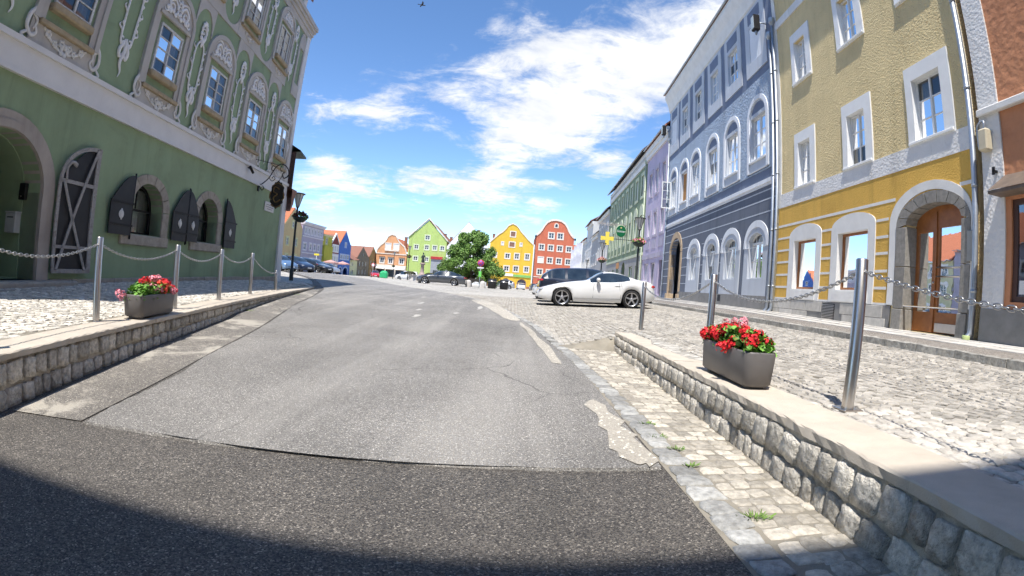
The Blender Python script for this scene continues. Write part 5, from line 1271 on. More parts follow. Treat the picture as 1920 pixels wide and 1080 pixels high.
part(f, 'string_course', m_org, lambda m: m.prism(rect(-37.2, -28.75, 4.75, 5.0), -.12, 0)); part(f, 'shop_front', m_org, lambda m: m.prism(rect(-37.2, -28.75, -1.5, 1.9), -.10, 0)); part(f, 'window_ledge', m_org, lambda m: m.cham(-34.9, -31.0, -.3, 0, 5.6, 5.9, .03))
for a, b in ((-36.8, -34.6), (-34.2, -31.9), (-31.5, -29.1)): part(f, 'shop_window', m_fglass, lambda m: m.box(a, b, -.13, -.09, -1.3, .6)); part(f, 'awning', m_white2, lambda m: m.face([(a - .1, -.12, 1.3), (b + .1, -.12, 1.3), (b + .1, -1.0, .8), (a - .1, -1.0, .8)]))
for q in ((-35.5, 3.95), (-33.1, 3.95), (-30.0, 3.95)): part(f, 'window_hood', M('brown hoods', (.30, .16, .08), .8), lambda m: m.cham(q[0] - .85, q[0] + .85, -.35, 0, q[1], q[1] + .16, .02))
r = gable_roof(f, -37.2, -28.75, 5.6, -33.1, 9.5, 16, m_tile, .1, .5); chimney(f, -30.4, 5, 7, 9.9, r)
f = Y0('gabled_house', -23.4, -1.5, 'lime green house with a pointed gable on the far side of the square')
far_house(f, [(-28.5, -2), (-18.2, -2), (-18.2, 9.4), (-23.45, 14.5), (-28.5, 9.8)], [(-24.05, -22.9, 9.35, 10.5), (-26.85, -25.8, 6.7, 7.8), (-24.0, -22.95, 6.7, 7.85), (-21.85, -20.8, 6.75, 7.9), (-19.8, -18.75, 6.8, 7.9), (-26.85, -25.75, 3.65, 4.7), (-23.7, -22.8, 3.6, 4.65), (-20.2, -19.2, 3.6, 4.65)], m_lime, m_limt, 16)
part(f, 'gable_trim', m_org, lambda m: m.prism([(-28.75, 9.6), (-23.45, 14.95), (-18.0, 9.2), (-18.0, 9.55), (-23.45, 15.25), (-28.75, 9.95)], -.25, .6)); r = gable_roof(f, -28.5, -18.2, 9.6, -23.45, 14.6, 16, m_tile_b, .3, .3); chimney(f, -19.2, 3, 9.6, 11.4, r); chimney(f, -17.9, 6, 9.0, 10.9, r)
part(f, 'shop_canopy', M('red shop canopy', (.45, .04, .04), .6), lambda m: m.cham(-22.0, -18.9, -1.2, 0, 4.3, 5.0, .04)); part(f, 'shop_front', M('grey shop front', (.32, .33, .35), .6), lambda m: m.box(-21.9, -19.0, -.9, 0, -1.5, 4.3)); part(f, 'shop_door', m_fglass, lambda m: m.box(-21.2, -19.7, -.94, -.9, -1.4, 1.4))
f = Y0('gabled_house', -12.3, -1.5, 'white house with a pointed gable rising behind the tree')
far_house(f, [(-18.1, -2), (-6.9, -2), (-6.9, 8.6), (-12.75, 14.9), (-18.1, 8.0)], [(-15, -14, 6, 7.2), (-11, -10, 6, 7.2), (-15.3, -14.2, 2.5, 3.8), (-11, -10, 2.5, 3.8)], m_white2, m_white2, 16); r = gable_roof(f, -18.1, -6.9, 8.2, -12.75, 14.9, 16, m_tile_b, .2, .2); chimney(f, -10.2, 4, 10, 13.2, r)
f = Y0('gabled_house', -.9, -1.5, 'bright yellow house with an ogee gable on the far side of the square')
oc_ = [(-6.7, 10.2), (-5.6, 11.3), (-4.7, 12.2), (-3.6, 13.0), (-2.8, 13.9), (-2.2, 14.8), (-1.1, 15.35), (.05, 14.85), (.65, 14.2), (1.2, 13.4), (2.2, 12.5), (3.4, 11.3), (4.8, 10.2)]
ya = [arch(-2.75, -.85, -1.45, -.1, .95, 12), arch(1.15, 3.6, -1.45, -.2, 1.1, 12)]
far_house(f, [(-6.7, -2), (4.8, -2)] + oc_[::-1], [(-1.45, -.25, 11.95, 13.2), (-1.6, -.25, 9.2, 10.4), (-3.65, -3.25, 9.6, 10.25), (1.25, 1.65, 9.65, 10.3), (-5.75, -4.8, 6.2, 7.3), (-2.45, -1.3, 6.1, 7.3), (.05, 1.15, 6.1, 7.5), (2.8, 3.85, 6.15, 7.6), (-2.5, -1.3, 2.75, 4.0), (.0, 1.2, 2.8, 4.15), (2.8, 3.9, 2.85, 4.2)], m_yy, m_org, 16, ya, shut={0: M('brown shutters', (.25, .13, .09), .8), 1: M('brown shutters', (.25, .13, .09), .8)})
part(f, 'gable_moulding', m_org, lambda m: m.prism([(a, b + .18) for a, b in oc_] + [(a * .98, b - .12) for a, b in oc_[::-1]], -.14, .2))
for o in ya: sash(f, o[0][0], o[1][0], -1.45, -.15, .12, 2, 1, .14, mat=M('pink grey arch frames', (.42, .26, .24), .7), rise=.95, glass=m_fglass)
part(f, 'shop_sign', M('green shop sign', (.22, .48, .14), .6), lambda m: m.cham(.1, 4.7, -.2, -.02, 1.35, 2.0, .02)); part(f, 'shop_sign', m_white2, lambda m: m.cham(-4.4, .0, -.2, -.02, 1.45, 2.1, .02)); part(f, 'corner_strip', m_white2, lambda m: m.prism(rect(4.8, 5.25, -2, 10.3), -.05, .3)); [part(f, 'plinth', M('brick plinth', (.30, .15, .11), .9), lambda m: m.prism(rect(a, b, -2, -1.0), -.05, 0)) for a, b in ((-6.7, -2.9), (3.7, 4.8))]
r = gable_roof(f, -6.7, 4.8, 9.9, -1.0, 14.2, 18, m_tile_b, .1, .4); chimney(f, -6.0, 3, 9.5, 12.4, r, .3)
f = Y0('gabled_house', 10.3, -1.5, 'brick red house with a round gable on the far side of the square')
rg = [(5.3, 12.9), (6.1, 13.6), (6.75, 14.5), (7.3, 15.6), (8.0, 16.5), (9.0, 17.1), (10.3, 17.3), (11.7, 17.1), (12.7, 16.5), (13.35, 15.6), (13.9, 14.5), (14.6, 13.6), (15.4, 12.9)]
rw = [(8.6, 9.95, 12.3, 13.75), (10.95, 12.35, 12.3, 13.8)]
for z0, z1 in ((9.1, 10.45), (5.75, 7.1), (2.55, 3.9)): rw += [(6.3 + 2.42 * k, 7.55 + 2.42 * k, z0, z1) for k in range(4)]
rar = [arch(6.1, 7.6, -1.45, -.3, .6, 10), arch(9, 11.2, -1.45, -.2, .8, 10), arch(12.6, 14.2, -1.45, -.3, .6, 10)]
far_house(f, [(5.35, -2), (15.45, -2)] + rg[::-1], rw, m_rd, m_rtrim, 16, rar + [arch(10.1, 10.75, 15.35, 15.9, .3, 8)], shut={6: m_white2})
part(f, 'gable_moulding', m_rtrim, lambda m: m.prism([(10.35 + (a - 10.35) * 1.03, b + .25) for a, b in rg] + [(10.35 + (a - 10.35) * .965, b - .22) for a, b in rg[::-1]], -.16, .25))
ring(f, 'oval_surround', m_rtrim, arch(9.85, 11.0, 15.15, 15.9, .55, 10), arch(10.1, 10.75, 15.35, 15.9, .3, 8), -.06, 0); part(f, 'oval_pane', m_fglass, lambda m: m.prism(arch(10.1, 10.75, 15.35, 15.9, .3, 8), .1, .12))
for o in rar: part(f, 'arch_pane', m_fglass, lambda m: m.prism(o, .15, .2))
for u in (8.05, 10.45, 12.85): part(f, 'pilaster', m_rd, lambda m: m.prism(rect(u - .2, u + .2, 1.9, 8.6), -.12, 0))
part(f, 'string_course', m_rtrim, lambda m: m.prism(rect(5.35, 15.45, 1.75, 1.95), -.1, 0))
for u in (5.15, 15.65): part(f, 'downpipe', m_iron, lambda m: m.tube([(u, -.08, 12.4), (u, -.08, -1.4)], .07, 6) and m.box(u - .2, u + .2, -.25, .0, 12.2, 12.8))
gable_roof(f, 5.35, 15.45, 12.4, 10.35, 16.2, 18, m_tile, .05, .4)
f = Y0('low_house', 18.2, -1.5, 'small red house right of the brick red gable', 136)
far_house(f, rect(15.6, 21, -2, 8.8), [(16.5, 17.5, 5, 6.4), (18.6, 19.6, 5, 6.4), (16.5, 17.5, 1.8, 3.2)], m_rd, m_rtrim, 10); part(f, 'roof', m_tile, lambda m: m.face([(15.5, -.4, 8.8), (21.1, -.4, 8.8), (21.1, 5, 12), (15.5, 5, 12)]))
# gate tower behind the camera (casts the shade across the foreground)
f = PFrame('gate_tower', 0, -4.9, -1.4, 0, 'plastered town gate behind the viewer', 'gate', mirror=1)
f.root.rotation_euler.z = math.pi
shell(f, rect(-8.5, 8.5, -2.0, 14.75), [arch(-3.2, 3.2, -1.9, 2.6, 2.2, 16)], m_g2, depth=6, th=5.5)

# the left row goes on behind the green house (seen only as reflections)
for k, (a, b, z, mt, lb) in enumerate(((26, 42, 8.5, m_cream, 'cream house of the left row hidden behind the green house'), (42.2, 58, 9.5, m_lil, 'grey lilac house of the left row hidden behind the green house'), (58.2, 73.5, 8.2, m_pgr, 'pale green house of the left row hidden behind the green house'))):
    f = X0('townhouse', (a + b) / 2, -1.2, lb); far_house(f, rect(a, b, -1.6, z), [(a + 1.5 + 2.8 * i, a + 2.6 + 2.8 * i, z0, z0 + 1.5) for z0 in (.3, 3.4, 6.0) for i in range(5)], mt, m_white2); eave_roof(f, a, b, z, .5, z + 5, 11, m_tile)
# ================================================================== street furniture
def bollard(x, y, z, h, label, group='steel bollards'):
    e = empty('bollard', (x, y, z), 0, label, 'bollard', group)
    m = MB(); m.lathe([(0, h), (.034, h), (.042, h - .008), (.042, .0)], n=20); m.build('post', m_steel, e)
    MB().cham(-.075, .075, -.075, .075, -.004, .008, .003).build('base_plate', m_steel, e)
    if h > .7: MB().lathe([(.012, -.03), (.02, -.03), (.02, .03), (.012, .03)], (0, .0, h - .075), 10, 'y').build('chain_eye', m_steel, e)
    return Vector((x, y, z + h - .075))
def xl(y): return WL(y) - .36
BL = []
for k, (y, h, lab) in enumerate([(2.25, .95, None), (4.36, .95, 'steel bollard nearest the viewer beside the left flower box'), (6.30, .95, 'second steel bollard on the left, behind the flower box'), (8.25, .95, 'third steel bollard on the left wall'), (10.43, .95, 'fourth steel bollard on the left wall'), (12.9, .55, 'short last steel bollard at the far end of the left wall')]):
    x = {4.36: -4.64, 6.30: -4.98, 8.25: -5.45, 10.43: -6.02, 12.9: -6.62}.get(y, -4.1)
    BL.append(bollard(x, y, SZ(x, y), h, lab or 'steel bollard just outside the left margin holding the chain'))
BR = [bollard(x, y, z, h, lab, 'steel bollards') for x, y, z, h, lab in [(2.06, -.5, -.625, .95, 'steel bollard just outside the right margin holding the chain'), (2.215, 2.68, -.635, .97, 'tall steel bollard nearest the viewer on the right wall'), (2.36, 5.52, -.665, .95, 'steel bollard behind the right flower box'), (2.52, 9.23, -.745, .95, 'steel bollard beyond the right wall in front of the white car')]]
m_chain = M('galvanised chain', (.42, .42, .42), .32, .1, 10, metal=.9)
def chain(a, b, sag, label, step=.044, r=.0042):
    n = max(8, int((b - a).length * 1.04 / step)); e = tag(link(bpy.data.objects.new('chain', None)), label, 'chain', 'chains between the bollards')
    m = MB(); o = a
    P = [a.lerp(b, i / n) + Vector((0, 0, -sag * 4 * (i / n) * (1 - i / n))) for i in range(n + 1)]
    for i in range(n):
        p, q = P[i], P[i + 1]; d = (q - p).normalized(); c = (p + q) / 2 - a; s1 = d.cross(Vector((0, 0, 1))).normalized(); s2 = s1.cross(d)
        s = s1 if i % 2 else s2; L = (q - p).length * .72; w = .0135; pts = []
        for t in range(11):
            an = 2 * math.pi * t / 10; pts.append(c + d * (L * math.cos(an)) * (1 if abs(math.cos(an)) > .5 else 1) + s * w * math.sin(an))
        m.tube([tuple(v) for v in pts], r, 5, caps=False)
    me = m.mesh('chain', m_chain); bpy.data.objects.remove(e)
    o = bpy.data.objects.new('chain', me); o.location = a; link(o); tag(o, label, 'chain', 'chains between the bollards')
labs = ['chain running out of the left margin before the dark doorway', 'chain between the first and second left bollard', 'chain between the second and third left bollard', 'chain between the third and fourth left bollard', 'chain drooping to the short last left bollard']
for k in range(5): chain(BL[k], BL[k + 1], .16 if k < 4 else .12, labs[k])
for k, lb in enumerate(['chain running from the tall right bollard out of the right margin', 'chain behind the right flower box', 'chain between the right flower box bollard and the farthest right bollard']): chain(BR[k], BR[k + 1], [.20, .22, .24][k], lb)
# ---- flower boxes
m_box = M('grey brown planter plastic', (.135, .125, .12), .5, .08, 6, .15, 90, .003)
m_soil = M('potting soil', (.05, .035, .025), .95, .3, 12, .8, 40)
m_leaf = M('geranium leaves', (.14, .30, .045), .6, .3, 20, island=.35); m_red = M('red geranium petals', (.72, .02, .028), .6, .15, 20, island=.3); m_pink = M('pink geranium petals', (.82, .30, .36), .6, .15, 20, island=.25); m_coral = M('coral geranium petals', (.80, .085, .05), .6, .15, 20, island=.25)
m_stem = M('green stems', (.16, .26, .06), .7, .2, 9)
def flower_box(loc, rz, L, Wd, H, label):
    e = empty('flower_box', loc, rz, label, 'planter', 'flower boxes on the walls'); m = MB(); c = .06
    def rr_(x, y, z, c): return [(-x + c, -y, z), (-x + c * .3, -y + c * .3, z), (-x, -y + c, z), (-x, y - c, z), (-x + c * .3, y - c * .3, z), (-x + c, y, z), (x - c, y, z), (x - c * .3, y - c * .3, z), (x, y - c, z), (x, -y + c, z), (x - c * .3, -y + c * .3, z), (x - c, -y, z)]
    rg_ = [rr_(L / 2 - .03, Wd / 2 - .03, 0, c), rr_(L / 2 - .012, Wd / 2 - .012, .02, c), rr_(L / 2, Wd / 2, H - .012, c), rr_(L / 2 - .004, Wd / 2 - .004, H, c), rr_(L / 2 - .02, Wd / 2 - .02, H, c * .8), rr_(L / 2 - .025, Wd / 2 - .025, H - .06, c * .8)]
    ids = [[m.p(*q) for q in r] for r in rg_]; m.f.append(ids[0])
    for A, B_ in zip(ids, ids[1:]):
        for i in range(12): m.sm.add(len(m.f)); m.f.append([A[i], A[(i + 1) % 12], B_[(i + 1) % 12], B_[i]])
    m.build('box', m_box, e); MB().box(-L / 2 + .03, L / 2 - .03, -Wd / 2 + .03, Wd / 2 - .03, H - .12, H - .05).build('soil', m_soil, e)
    for u in (-L / 2 + .12, L / 2 - .12): MB().box(u - .04, u + .04, -Wd / 2 + .06, Wd / 2 - .06, -.02, .0).build('foot', m_box, e)
    return e
def leaf(m, c, r, nrm, rr, n=7):
    t = nrm.orthogonal().normalized(); b = nrm.cross(t); a0 = rr.uniform(0, 6)
    P = [c + (t * math.cos(a0 + 2 * math.pi * k / n) + b * math.sin(a0 + 2 * math.pi * k / n)) * r * (1 + .14 * (k % 2)) + nrm * r * .22 for k in range(n)]
    ci = m.p(*c); ids = [m.p(*q) for q in P]
    for k in range(n): m.f.append([ci, ids[k], ids[(k + 1) % n]])
def head(name, m_, c, r, mat, parent, rr, petals=44):
    m = MB()
    for k in range(petals):
        u = Vector((rr.gauss(0, 1), rr.gauss(0, 1), rr.gauss(.25, 1))).normalized(); leaf(m, u * r * rr.uniform(.75, 1.0), r * .26, (u + Vector((rr.uniform(-.3, .3), rr.uniform(-.3, .3), rr.uniform(-.3, .3)))).normalized(), rr, 5)
    o = m.build(name, mat, parent, recalc=False); o.location = c; return o
def geranium(loc, rz, L, Wd, heads, label, seed, leaves=1000, bounds=None):
    rr = random.Random(seed); e = empty('geranium', loc, rz, label, 'flowers', 'geraniums in the flower boxes'); m = MB(); st = MB(); lo, hi = bounds or (-L / 2, L / 2)
    for k in range(leaves):
        x, y = rr.uniform(lo, hi), rr.uniform(-Wd / 2, Wd / 2) * 1.1; hmax = .05 + .12 * (1 - (2 * x / L) ** 4)
        z = rr.uniform(-.03, hmax); n = Vector((rr.uniform(-.7, .7), rr.uniform(-.7, .7), rr.uniform(.3, 1))).normalized(); leaf(m, Vector((x, y, z)), rr.uniform(.016, .032), n, rr)
    m.build('leaves', m_leaf, e, kind='stuff', recalc=False)
    heads = heads + [(x * .97 + rr.uniform(-.06, .06), y + rr.uniform(-.05, .05), z * rr.uniform(.6, 1.0), r * .85, c) for x, y, z, r, c in heads[::2]]
    for x, y, z, r, c in heads:
        z *= .84
        st.tube([(x * .92, y * .6, -.05), (x * .97, y * .9, z * .5), (x, y, z)], .004, 5); head('flower_head', None, (x, y, z), r, {'r': m_red, 'p': m_pink, 'c': m_coral}[c], e, rr)
    st.build('stems', m_stem, e, kind='stuff')
AR = math.atan2(1, .032)            # direction of the right wall
xr, yr = 1.885, 3.80
flower_box((xr, yr, ZR(yr) + .022), AR, 1.0, .27, .26, 'grey brown flower box with red geraniums on the right wall')
geranium((xr, yr, ZR(yr) + .26), AR, .96, .22, [(-.44, .06, .13, .05, 'r'), (-.40, -.08, .10, .05, 'r'), (-.34, .1, .20, .045, 'r'), (-.2, .12, .07, .055, 'r'), (-.12, .14, .02, .05, 'r'), (-.28, -.05, .16, .05, 'r'), (.08, .08, .17, .055, 'r'), (.12, -.02, .19, .05, 'r'), (.20, .12, .12, .045, 'r'), (.30, .10, .14, .05, 'r'), (.40, .13, .09, .055, 'r'), (.46, .12, .07, .05, 'r'), (.02, -.06, .22, .04, 'p'), (.12, -.1, .25, .045, 'p'), (.30, -.1, .24, .04, 'p'), (.40, -.05, .22, .035, 'p'), (.2, -.12, .2, .04, 'p')], 'red and pink geraniums filling the right flower box', 5)
AL = math.atan2(1, -.235)
yl = 5.32; xl_ = WL(yl) - .17
flower_box((xl_, yl, ZS(yl) + .032), AL, .98, .30, .27, 'grey brown flower box on the left wall with pink and red geraniums')
geranium((xl_, yl, ZS(yl) + .27), AL, .94, .25, [(-.56, .16, .05, .05, 'p'), (-.60, .10, .0, .04, 'p'), (-.16, -.06, .14, .055, 'p'), (-.08, -.10, .12, .055, 'p'), (.0, -.08, .10, .05, 'p'), (-.12, .08, .20, .05, 'r'), (.02, .1, .22, .06, 'r'), (.12, .05, .24, .06, 'p'), (.22, .02, .25, .06, 'p'), (.10, -.08, .18, .055, 'c'), (.16, -.12, .10, .06, 'c'), (.24, -.10, .14, .055, 'c'), (.32, -.04, .2, .06, 'r'), (.40, -.05, .17, .06, 'r'), (.36, -.12, .08, .055, 'p'), (.46, -.12, .06, .055, 'p'), (.28, .1, .24, .06, 'r'), (.44, .02, .18, .06, 'r'), (.5, -.08, .1, .05, 'r')], 'pink, coral and red geraniums in the left flower box', 6, 800)
# ---- street lamps
m_lampp = M('dark green grey lamp metal', (.045, .05, .048), .45, .1, 5, metal=.3); m_lampg = M('milky lamp glass', (.62, .62, .58), .3, .1, 5)
def lamp(x, y, z, ztop, label, basket=None, sc=1.0, bcol='p', side=0.0, seed=1):
    e = empty('street_lamp', (x, y, z), 0, label, 'street lamp', 'street lamps with cone lanterns'); h = ztop - z
    m = MB(); m.lathe([(.10, 0), (.10, .5), (.065, .56), (.05, h - .95), (.045, h - .72)], n=12); m.build('pole', m_lampp, e)
    g = MB(); g.lathe([(.07, h - .66), (.24 * sc, h - .06)], n=8, smooth=False); ln = g.build('lantern_glass', m_lampg, e)
    m = MB(); m.lathe([(.045, h - .72), (.075, h - .66), (.075, h - .64)], n=8); m.lathe([(.0, h + .03), (.31 * sc, h - .02), (.31 * sc, h - .06), (.0, h - .055)], n=16)
    for k in range(8): a = 2 * math.pi * k / 8; m.tube([(.072 * math.cos(a), .072 * math.sin(a), h - .66), (.242 * sc * math.cos(a), .242 * sc * math.sin(a), h - .06)], .011, 5)
    m.build('lantern_frame', m_lampp, e)
    if basket:
        rr = random.Random(seed); b = empty('flower_basket', (x + side, y - .05, basket), 0, label.replace('street lamp', 'flower basket on the street lamp'), 'flower basket', 'flower baskets on lamps')
        MB().lathe([(.0, -.20), (.16, -.19), (.33, -.05), (.36, .04), (.31, .04), (.26, -.04)], n=16).build('bowl', M('dark green bowl', (.03, .045, .035), .6), b)
        m = MB(); p = MB()
        for k in range(260):
            a = rr.uniform(0, 6.28); r = rr.uniform(.05, .42); c = Vector((r * math.cos(a), r * math.sin(a), .04 + .26 * (1 - (r / .42) ** 2) * rr.uniform(.2, 1) - .1 * max(0, r - .33) / .09 * rr.random()))
            (leaf(m, c, rr.uniform(.03, .05), Vector((rr.uniform(-1, 1), rr.uniform(-1, 1), rr.uniform(0, 1))).normalized(), rr) if k % 5 < 2 else leaf(p, c + Vector((0, 0, .03)), rr.uniform(.03, .05), Vector((rr.uniform(-1, 1), rr.uniform(-1, 1), rr.uniform(0, 1))).normalized(), rr, 5))
        m.build('leaves', m_leaf, b, kind='stuff', recalc=False); p.build('petals', m_pink if bcol == 'p' else M('dark red petals', (.16, .035, .04), .7, .2, 15, island=.6), b, kind='stuff', recalc=False)
    return e
lamp(-10.19, 21.4, -.77, 3.32, 'street lamp at the corner of the green house', 2.15, bcol='d', side=.22, seed=2)
lamp(6.52, 25.7, -.55, 3.98, 'street lamp in front of the lilac house', 2.60, seed=3)
lamp(7.5, 42, -.7, 4.0, 'street lamp below the yellow cross', 2.45, seed=4)
lamp(10.4, 70, -1.0, 4.0, 'street lamp farthest along the right row')
lamp(-16.4, 76, -.95, 4.3, 'street lamp in front of the lime green house', 2.6, bcol='d', seed=5)
lamp(-26.2, 106, -1.5, 4.4, 'street lamp in front of the orange house', 1.3, bcol='d', seed=6)
# ---- inn sign and yellow cross
o = Gn.world(51.0, 0, 6.6)
e = empty('inn_sign', o, Gn.root.rotation_euler.z, 'green oval inn sign on a long ornate bracket', 'sign')
m = MB(); m.tube([(0, 0, .25), (0, -3.2, .25)], .03, 6); m.tube([(0, 0, -.25), (0, -2.6, .2)], .02, 6)
for k in range(9):
    y = -.3 - .32 * k; m.tube(catmull([(0, y, .22), (0, y - .12, .05 + .02 * (k % 2)), (0, y - .26, .1), (0, y - .2, .2), (0, y - .12, .14)], 4), .018, 5)
    m.tube(catmull([(0, y, .28), (0, y - .1, .42), (0, y - .22, .36), (0, y - .16, .30)], 4), .014, 5)
m.build('bracket', M('pale iron bracket', (.42, .38, .35), .6, .2, 8), e)
def oval(cx, cz, rx, rz, y0, y1, n=32): return [(cx + rx * math.cos(2 * math.pi * k / n), cz + rz * math.sin(2 * math.pi * k / n)) for k in range(n)]
pv = bpy.data.objects.new('sign_plate', None)
sp_ = MB(); P = oval(0, 0, .52, .60, 0, 0); a = [sp_.p(-.05, -.62 + x, -.42 + z) for x, z in P]; b = [sp_.p(.05, -.62 + x, -.42 + z) for x, z in P]; sp_.f += [a, b] + [[a[k], a[(k + 1) % 32], b[(k + 1) % 32], b[k]] for k in range(32)]
plate = sp_.build('plate', M('deep green enamel', (.006, .12, .045), .35, .08, 4), e)
sp_ = MB(); P2 = oval(0, 0, .56, .64, 0, 0)
for x in (-.04, .04): pass
sp_.tube([(0, -.62 + x * 1.04, -.42 + z * 1.04) for x, z in P] + [(0, -.62 + P[0][0] * 1.04, -.42 + P[0][1] * 1.04)], .035, 6); sp_.build('rim', M('pale green rim', (.55, .62, .42), .5), plate)
def text(body, size, mat, parent, name='lettering', loc=(0, 0, 0), rot=(0, 0, 0), ext=.006, shear=0, sx=1):
    cu = bpy.data.curves.new(name, 'FONT'); cu.body = body; cu.size = size; cu.extrude = ext; cu.align_x = 'CENTER'; cu.align_y = 'CENTER'; cu.resolution_u = 3; cu.shear = shear
    t = bpy.data.objects.new(name, cu); COL.objects.link(t); bpy.context.view_layer.update()
    me = bpy.data.meshes.new_from_object(t.evaluated_get(bpy.context.evaluated_depsgraph_get())); me.materials.clear(); me.materials.append(mat); bpy.data.objects.remove(t); bpy.data.curves.remove(cu)
    o = bpy.data.objects.new(name, me); o.location = loc; o.rotation_euler = rot; o.scale = (sx, 1, 1); link(o, parent); return o
m_let = M('white lettering', (.80, .80, .76), .6)
# readable from the camera's side (the plate's local +x face looks down the street)
text('G\u00f6sser', .33, m_let, plate, loc=(.062, -.62, -.44), rot=(math.pi / 2, 0, math.pi / 2), shear=.15)
text('BIER', .10, M('gold lettering', (.62, .5, .2), .5), plate, loc=(.062, -.62, -.72), rot=(math.pi / 2, 0, math.pi / 2)) if False else None
MB().blob((.056, -.62, -.08), (.01, .09, .09), 8, 6).build('crest', M('gold lettering', (.62, .5, .2), .5), plate)
MB().tube([(0, -.62, .18), (0, -.62, .25)], .012, 6).build('hanger', m_iron, e)
o = Gn.world(46.6, -2.6, 5.0)
e = empty('pharmacy_cross', (o.x, o.y, 4.15), Gn.root.rotation_euler.z, 'yellow pharmacy cross on an arm above the street lamp', 'sign')
m_yc = M('yellow sign panels', (.85, .66, .10), .45, .05, 4)
m = MB(); q = [(-.19, -.62), (.19, -.62), (.16, -.17), (.62, -.20), (.62, .20), (.16, .17), (.19, .62), (-.19, .62), (-.16, .17), (-.62, .20), (-.62, -.20), (-.16, -.17)]
a = [m.p(-.1, x, .7 + z) for x, z in q]; b = [m.p(.1, x, .7 + z) for x, z in q]; m.f += [a, b] + [[a[k], a[(k + 1) % 12], b[(k + 1) % 12], b[k]] for k in range(12)]; m.build('panel', m_yc, e)
MB().tube([(0, .62, .7), (0, 2.62, .7)], .03, 6).build('arm', m_iron, e)
# ---- bird
e = empty('bird', (-7.6, 30, 18.2), .4, 'small dark bird gliding high over the road', 'bird'); m = MB(); m.blob((0, 0, 0), (.17, .05, .045), 10, 8); m.blob((.18, 0, .02), (.05, .035, .035), 8, 6); m.face([(-.15, -.03, 0), (-.15, .03, 0), (-.32, .06, 0), (-.32, -.06, 0)])
for s in (-1, 1): m.face([(.07, 0, .02), (.05, s * .2, .09), (-.06, s * .2, .09), (-.07, 0, .02)]); m.face([(.05, s * .2, .09), (-.05, s * .42, .05), (-.10, s * .38, .05), (-.06, s * .2, .09)])
m.build('body', M('dark feathers', (.06, .06, .065), .8), e)
# ================================================================== vehicles
m_tyre = M('tyre rubber', (.018, .018, .019), .8, .2, 20, .3, 60, .003); m_rim = M('alloy wheel', (.52, .52, .53), .3, .05, 5, metal=.85); m_hub = M('dark wheel well', (.012, .012, .013), .8)
def cglass(name, c):
    m, t, b = new_mat(name); b.inputs['Base Color'].default_value = (*c, 1); b.inputs['Roughness'].default_value = .04; b.inputs['Specular IOR Level'].default_value = .9; b.inputs['Coat Weight'].default_value = .6; b.inputs['Coat Roughness'].default_value = .02
    g = NT(t); g.l(g.mix(g.rng(g.noise(2.5, 3), .35, .65, 0, 1), tuple(q * .6 for q in c), tuple(min(1, q * 1.7) for q in c)), b.inputs['Base Color']); return m
m_cgl = cglass('tinted car glass', (.018, .026, .032)); m_lens = cglass('headlamp lens', (.35, .37, .40)); m_tail = cglass('red tail lamp', (.42, .012, .012)); m_plate_w = M('number plate', (.72, .72, .70), .5); m_trim = M('black plastic trim', (.02, .02, .021), .5)
def paint(name, c, metal=0.0):
    m = M(name, c, .28, .04, 2, metal=metal, spec=.5, coat=1.0); return m
def attr(keys, j, x):
    n = len(keys)
    for i in range(n - 1):
        if x <= keys[i + 1][0]:
            a, b = keys[i], keys[i + 1]; p, q = keys[max(i - 1, 0)], keys[min(i + 2, n - 1)]; h = b[0] - a[0]; t = (x - a[0]) / h
            m0 = (b[j] - p[j]) / max(1e-6, b[0] - p[0]) * h if i else (b[j] - a[j]); m1 = (q[j] - a[j]) / max(1e-6, q[0] - a[0]) * h if i < n - 2 else (b[j] - a[j])
            return (2 * t ** 3 - 3 * t * t + 1) * a[j] + (t ** 3 - 2 * t * t + t) * m0 + (-2 * t ** 3 + 3 * t * t) * b[j] + (t ** 3 - t * t) * m1
    return keys[-1][j]
WHEEL = {}
def wheel_meshes(r, spokes, rimr):
    k = (round(r, 3), spokes)
    if k in WHEEL: return WHEEL[k]
    m = MB(); w = .105; m.lathe([(rimr, -w), (r - .03, -w), (r - .008, -w + .018), (r, -w + .045), (r, w - .045), (r - .008, w - .018), (r - .03, w), (rimr, w), (rimr, -w)], (0, 0, 0), 28, 'y'); ty = m.mesh('tyre', m_tyre)
    m = MB(); m.lathe([(rimr, -w + .005), (rimr - .022, -w + .012), (rimr - .03, -w + .05), (rimr - .03, w)], (0, 0, 0), 28, 'y'); m.lathe([(.0, -w + .02), (.055, -w + .022), (.06, -w + .06)], (0, 0, 0), 14, 'y')
    for s in range(spokes):
        a = 2 * math.pi * s / spokes + math.pi / 2; ca, sa = math.cos(a), math.sin(a)
        def q(u, v, y): return (u * ca - v * sa, y, u * sa + v * ca)
        for v0, v1 in ((.030, .020),):
            A = [q(.04, -v0, -w + .02), q(.04, v0, -w + .02), q(rimr - .02, v1, -w + .015), q(rimr - .02, -v1, -w + .015)]; Bk = [q(.04, -v0, -w + .06), q(.04, v0, -w + .06), q(rimr - .02, v1, -w + .05), q(rimr - .02, -v1, -w + .05)]
            m.face(A); 
            for i in range(4): m.face([A[i], A[(i + 1) % 4], Bk[(i + 1) % 4], Bk[i]])
    rm = m.mesh('rim', m_rim)
    m = MB(); m.lathe([(0, -w + .075), (rimr - .03, -w + .07)], (0, 0, 0), 20, 'y'); dk = m.mesh('brake_disc', m_hub)
    WHEEL[k] = (ty, rm, dk); return WHEEL[k]
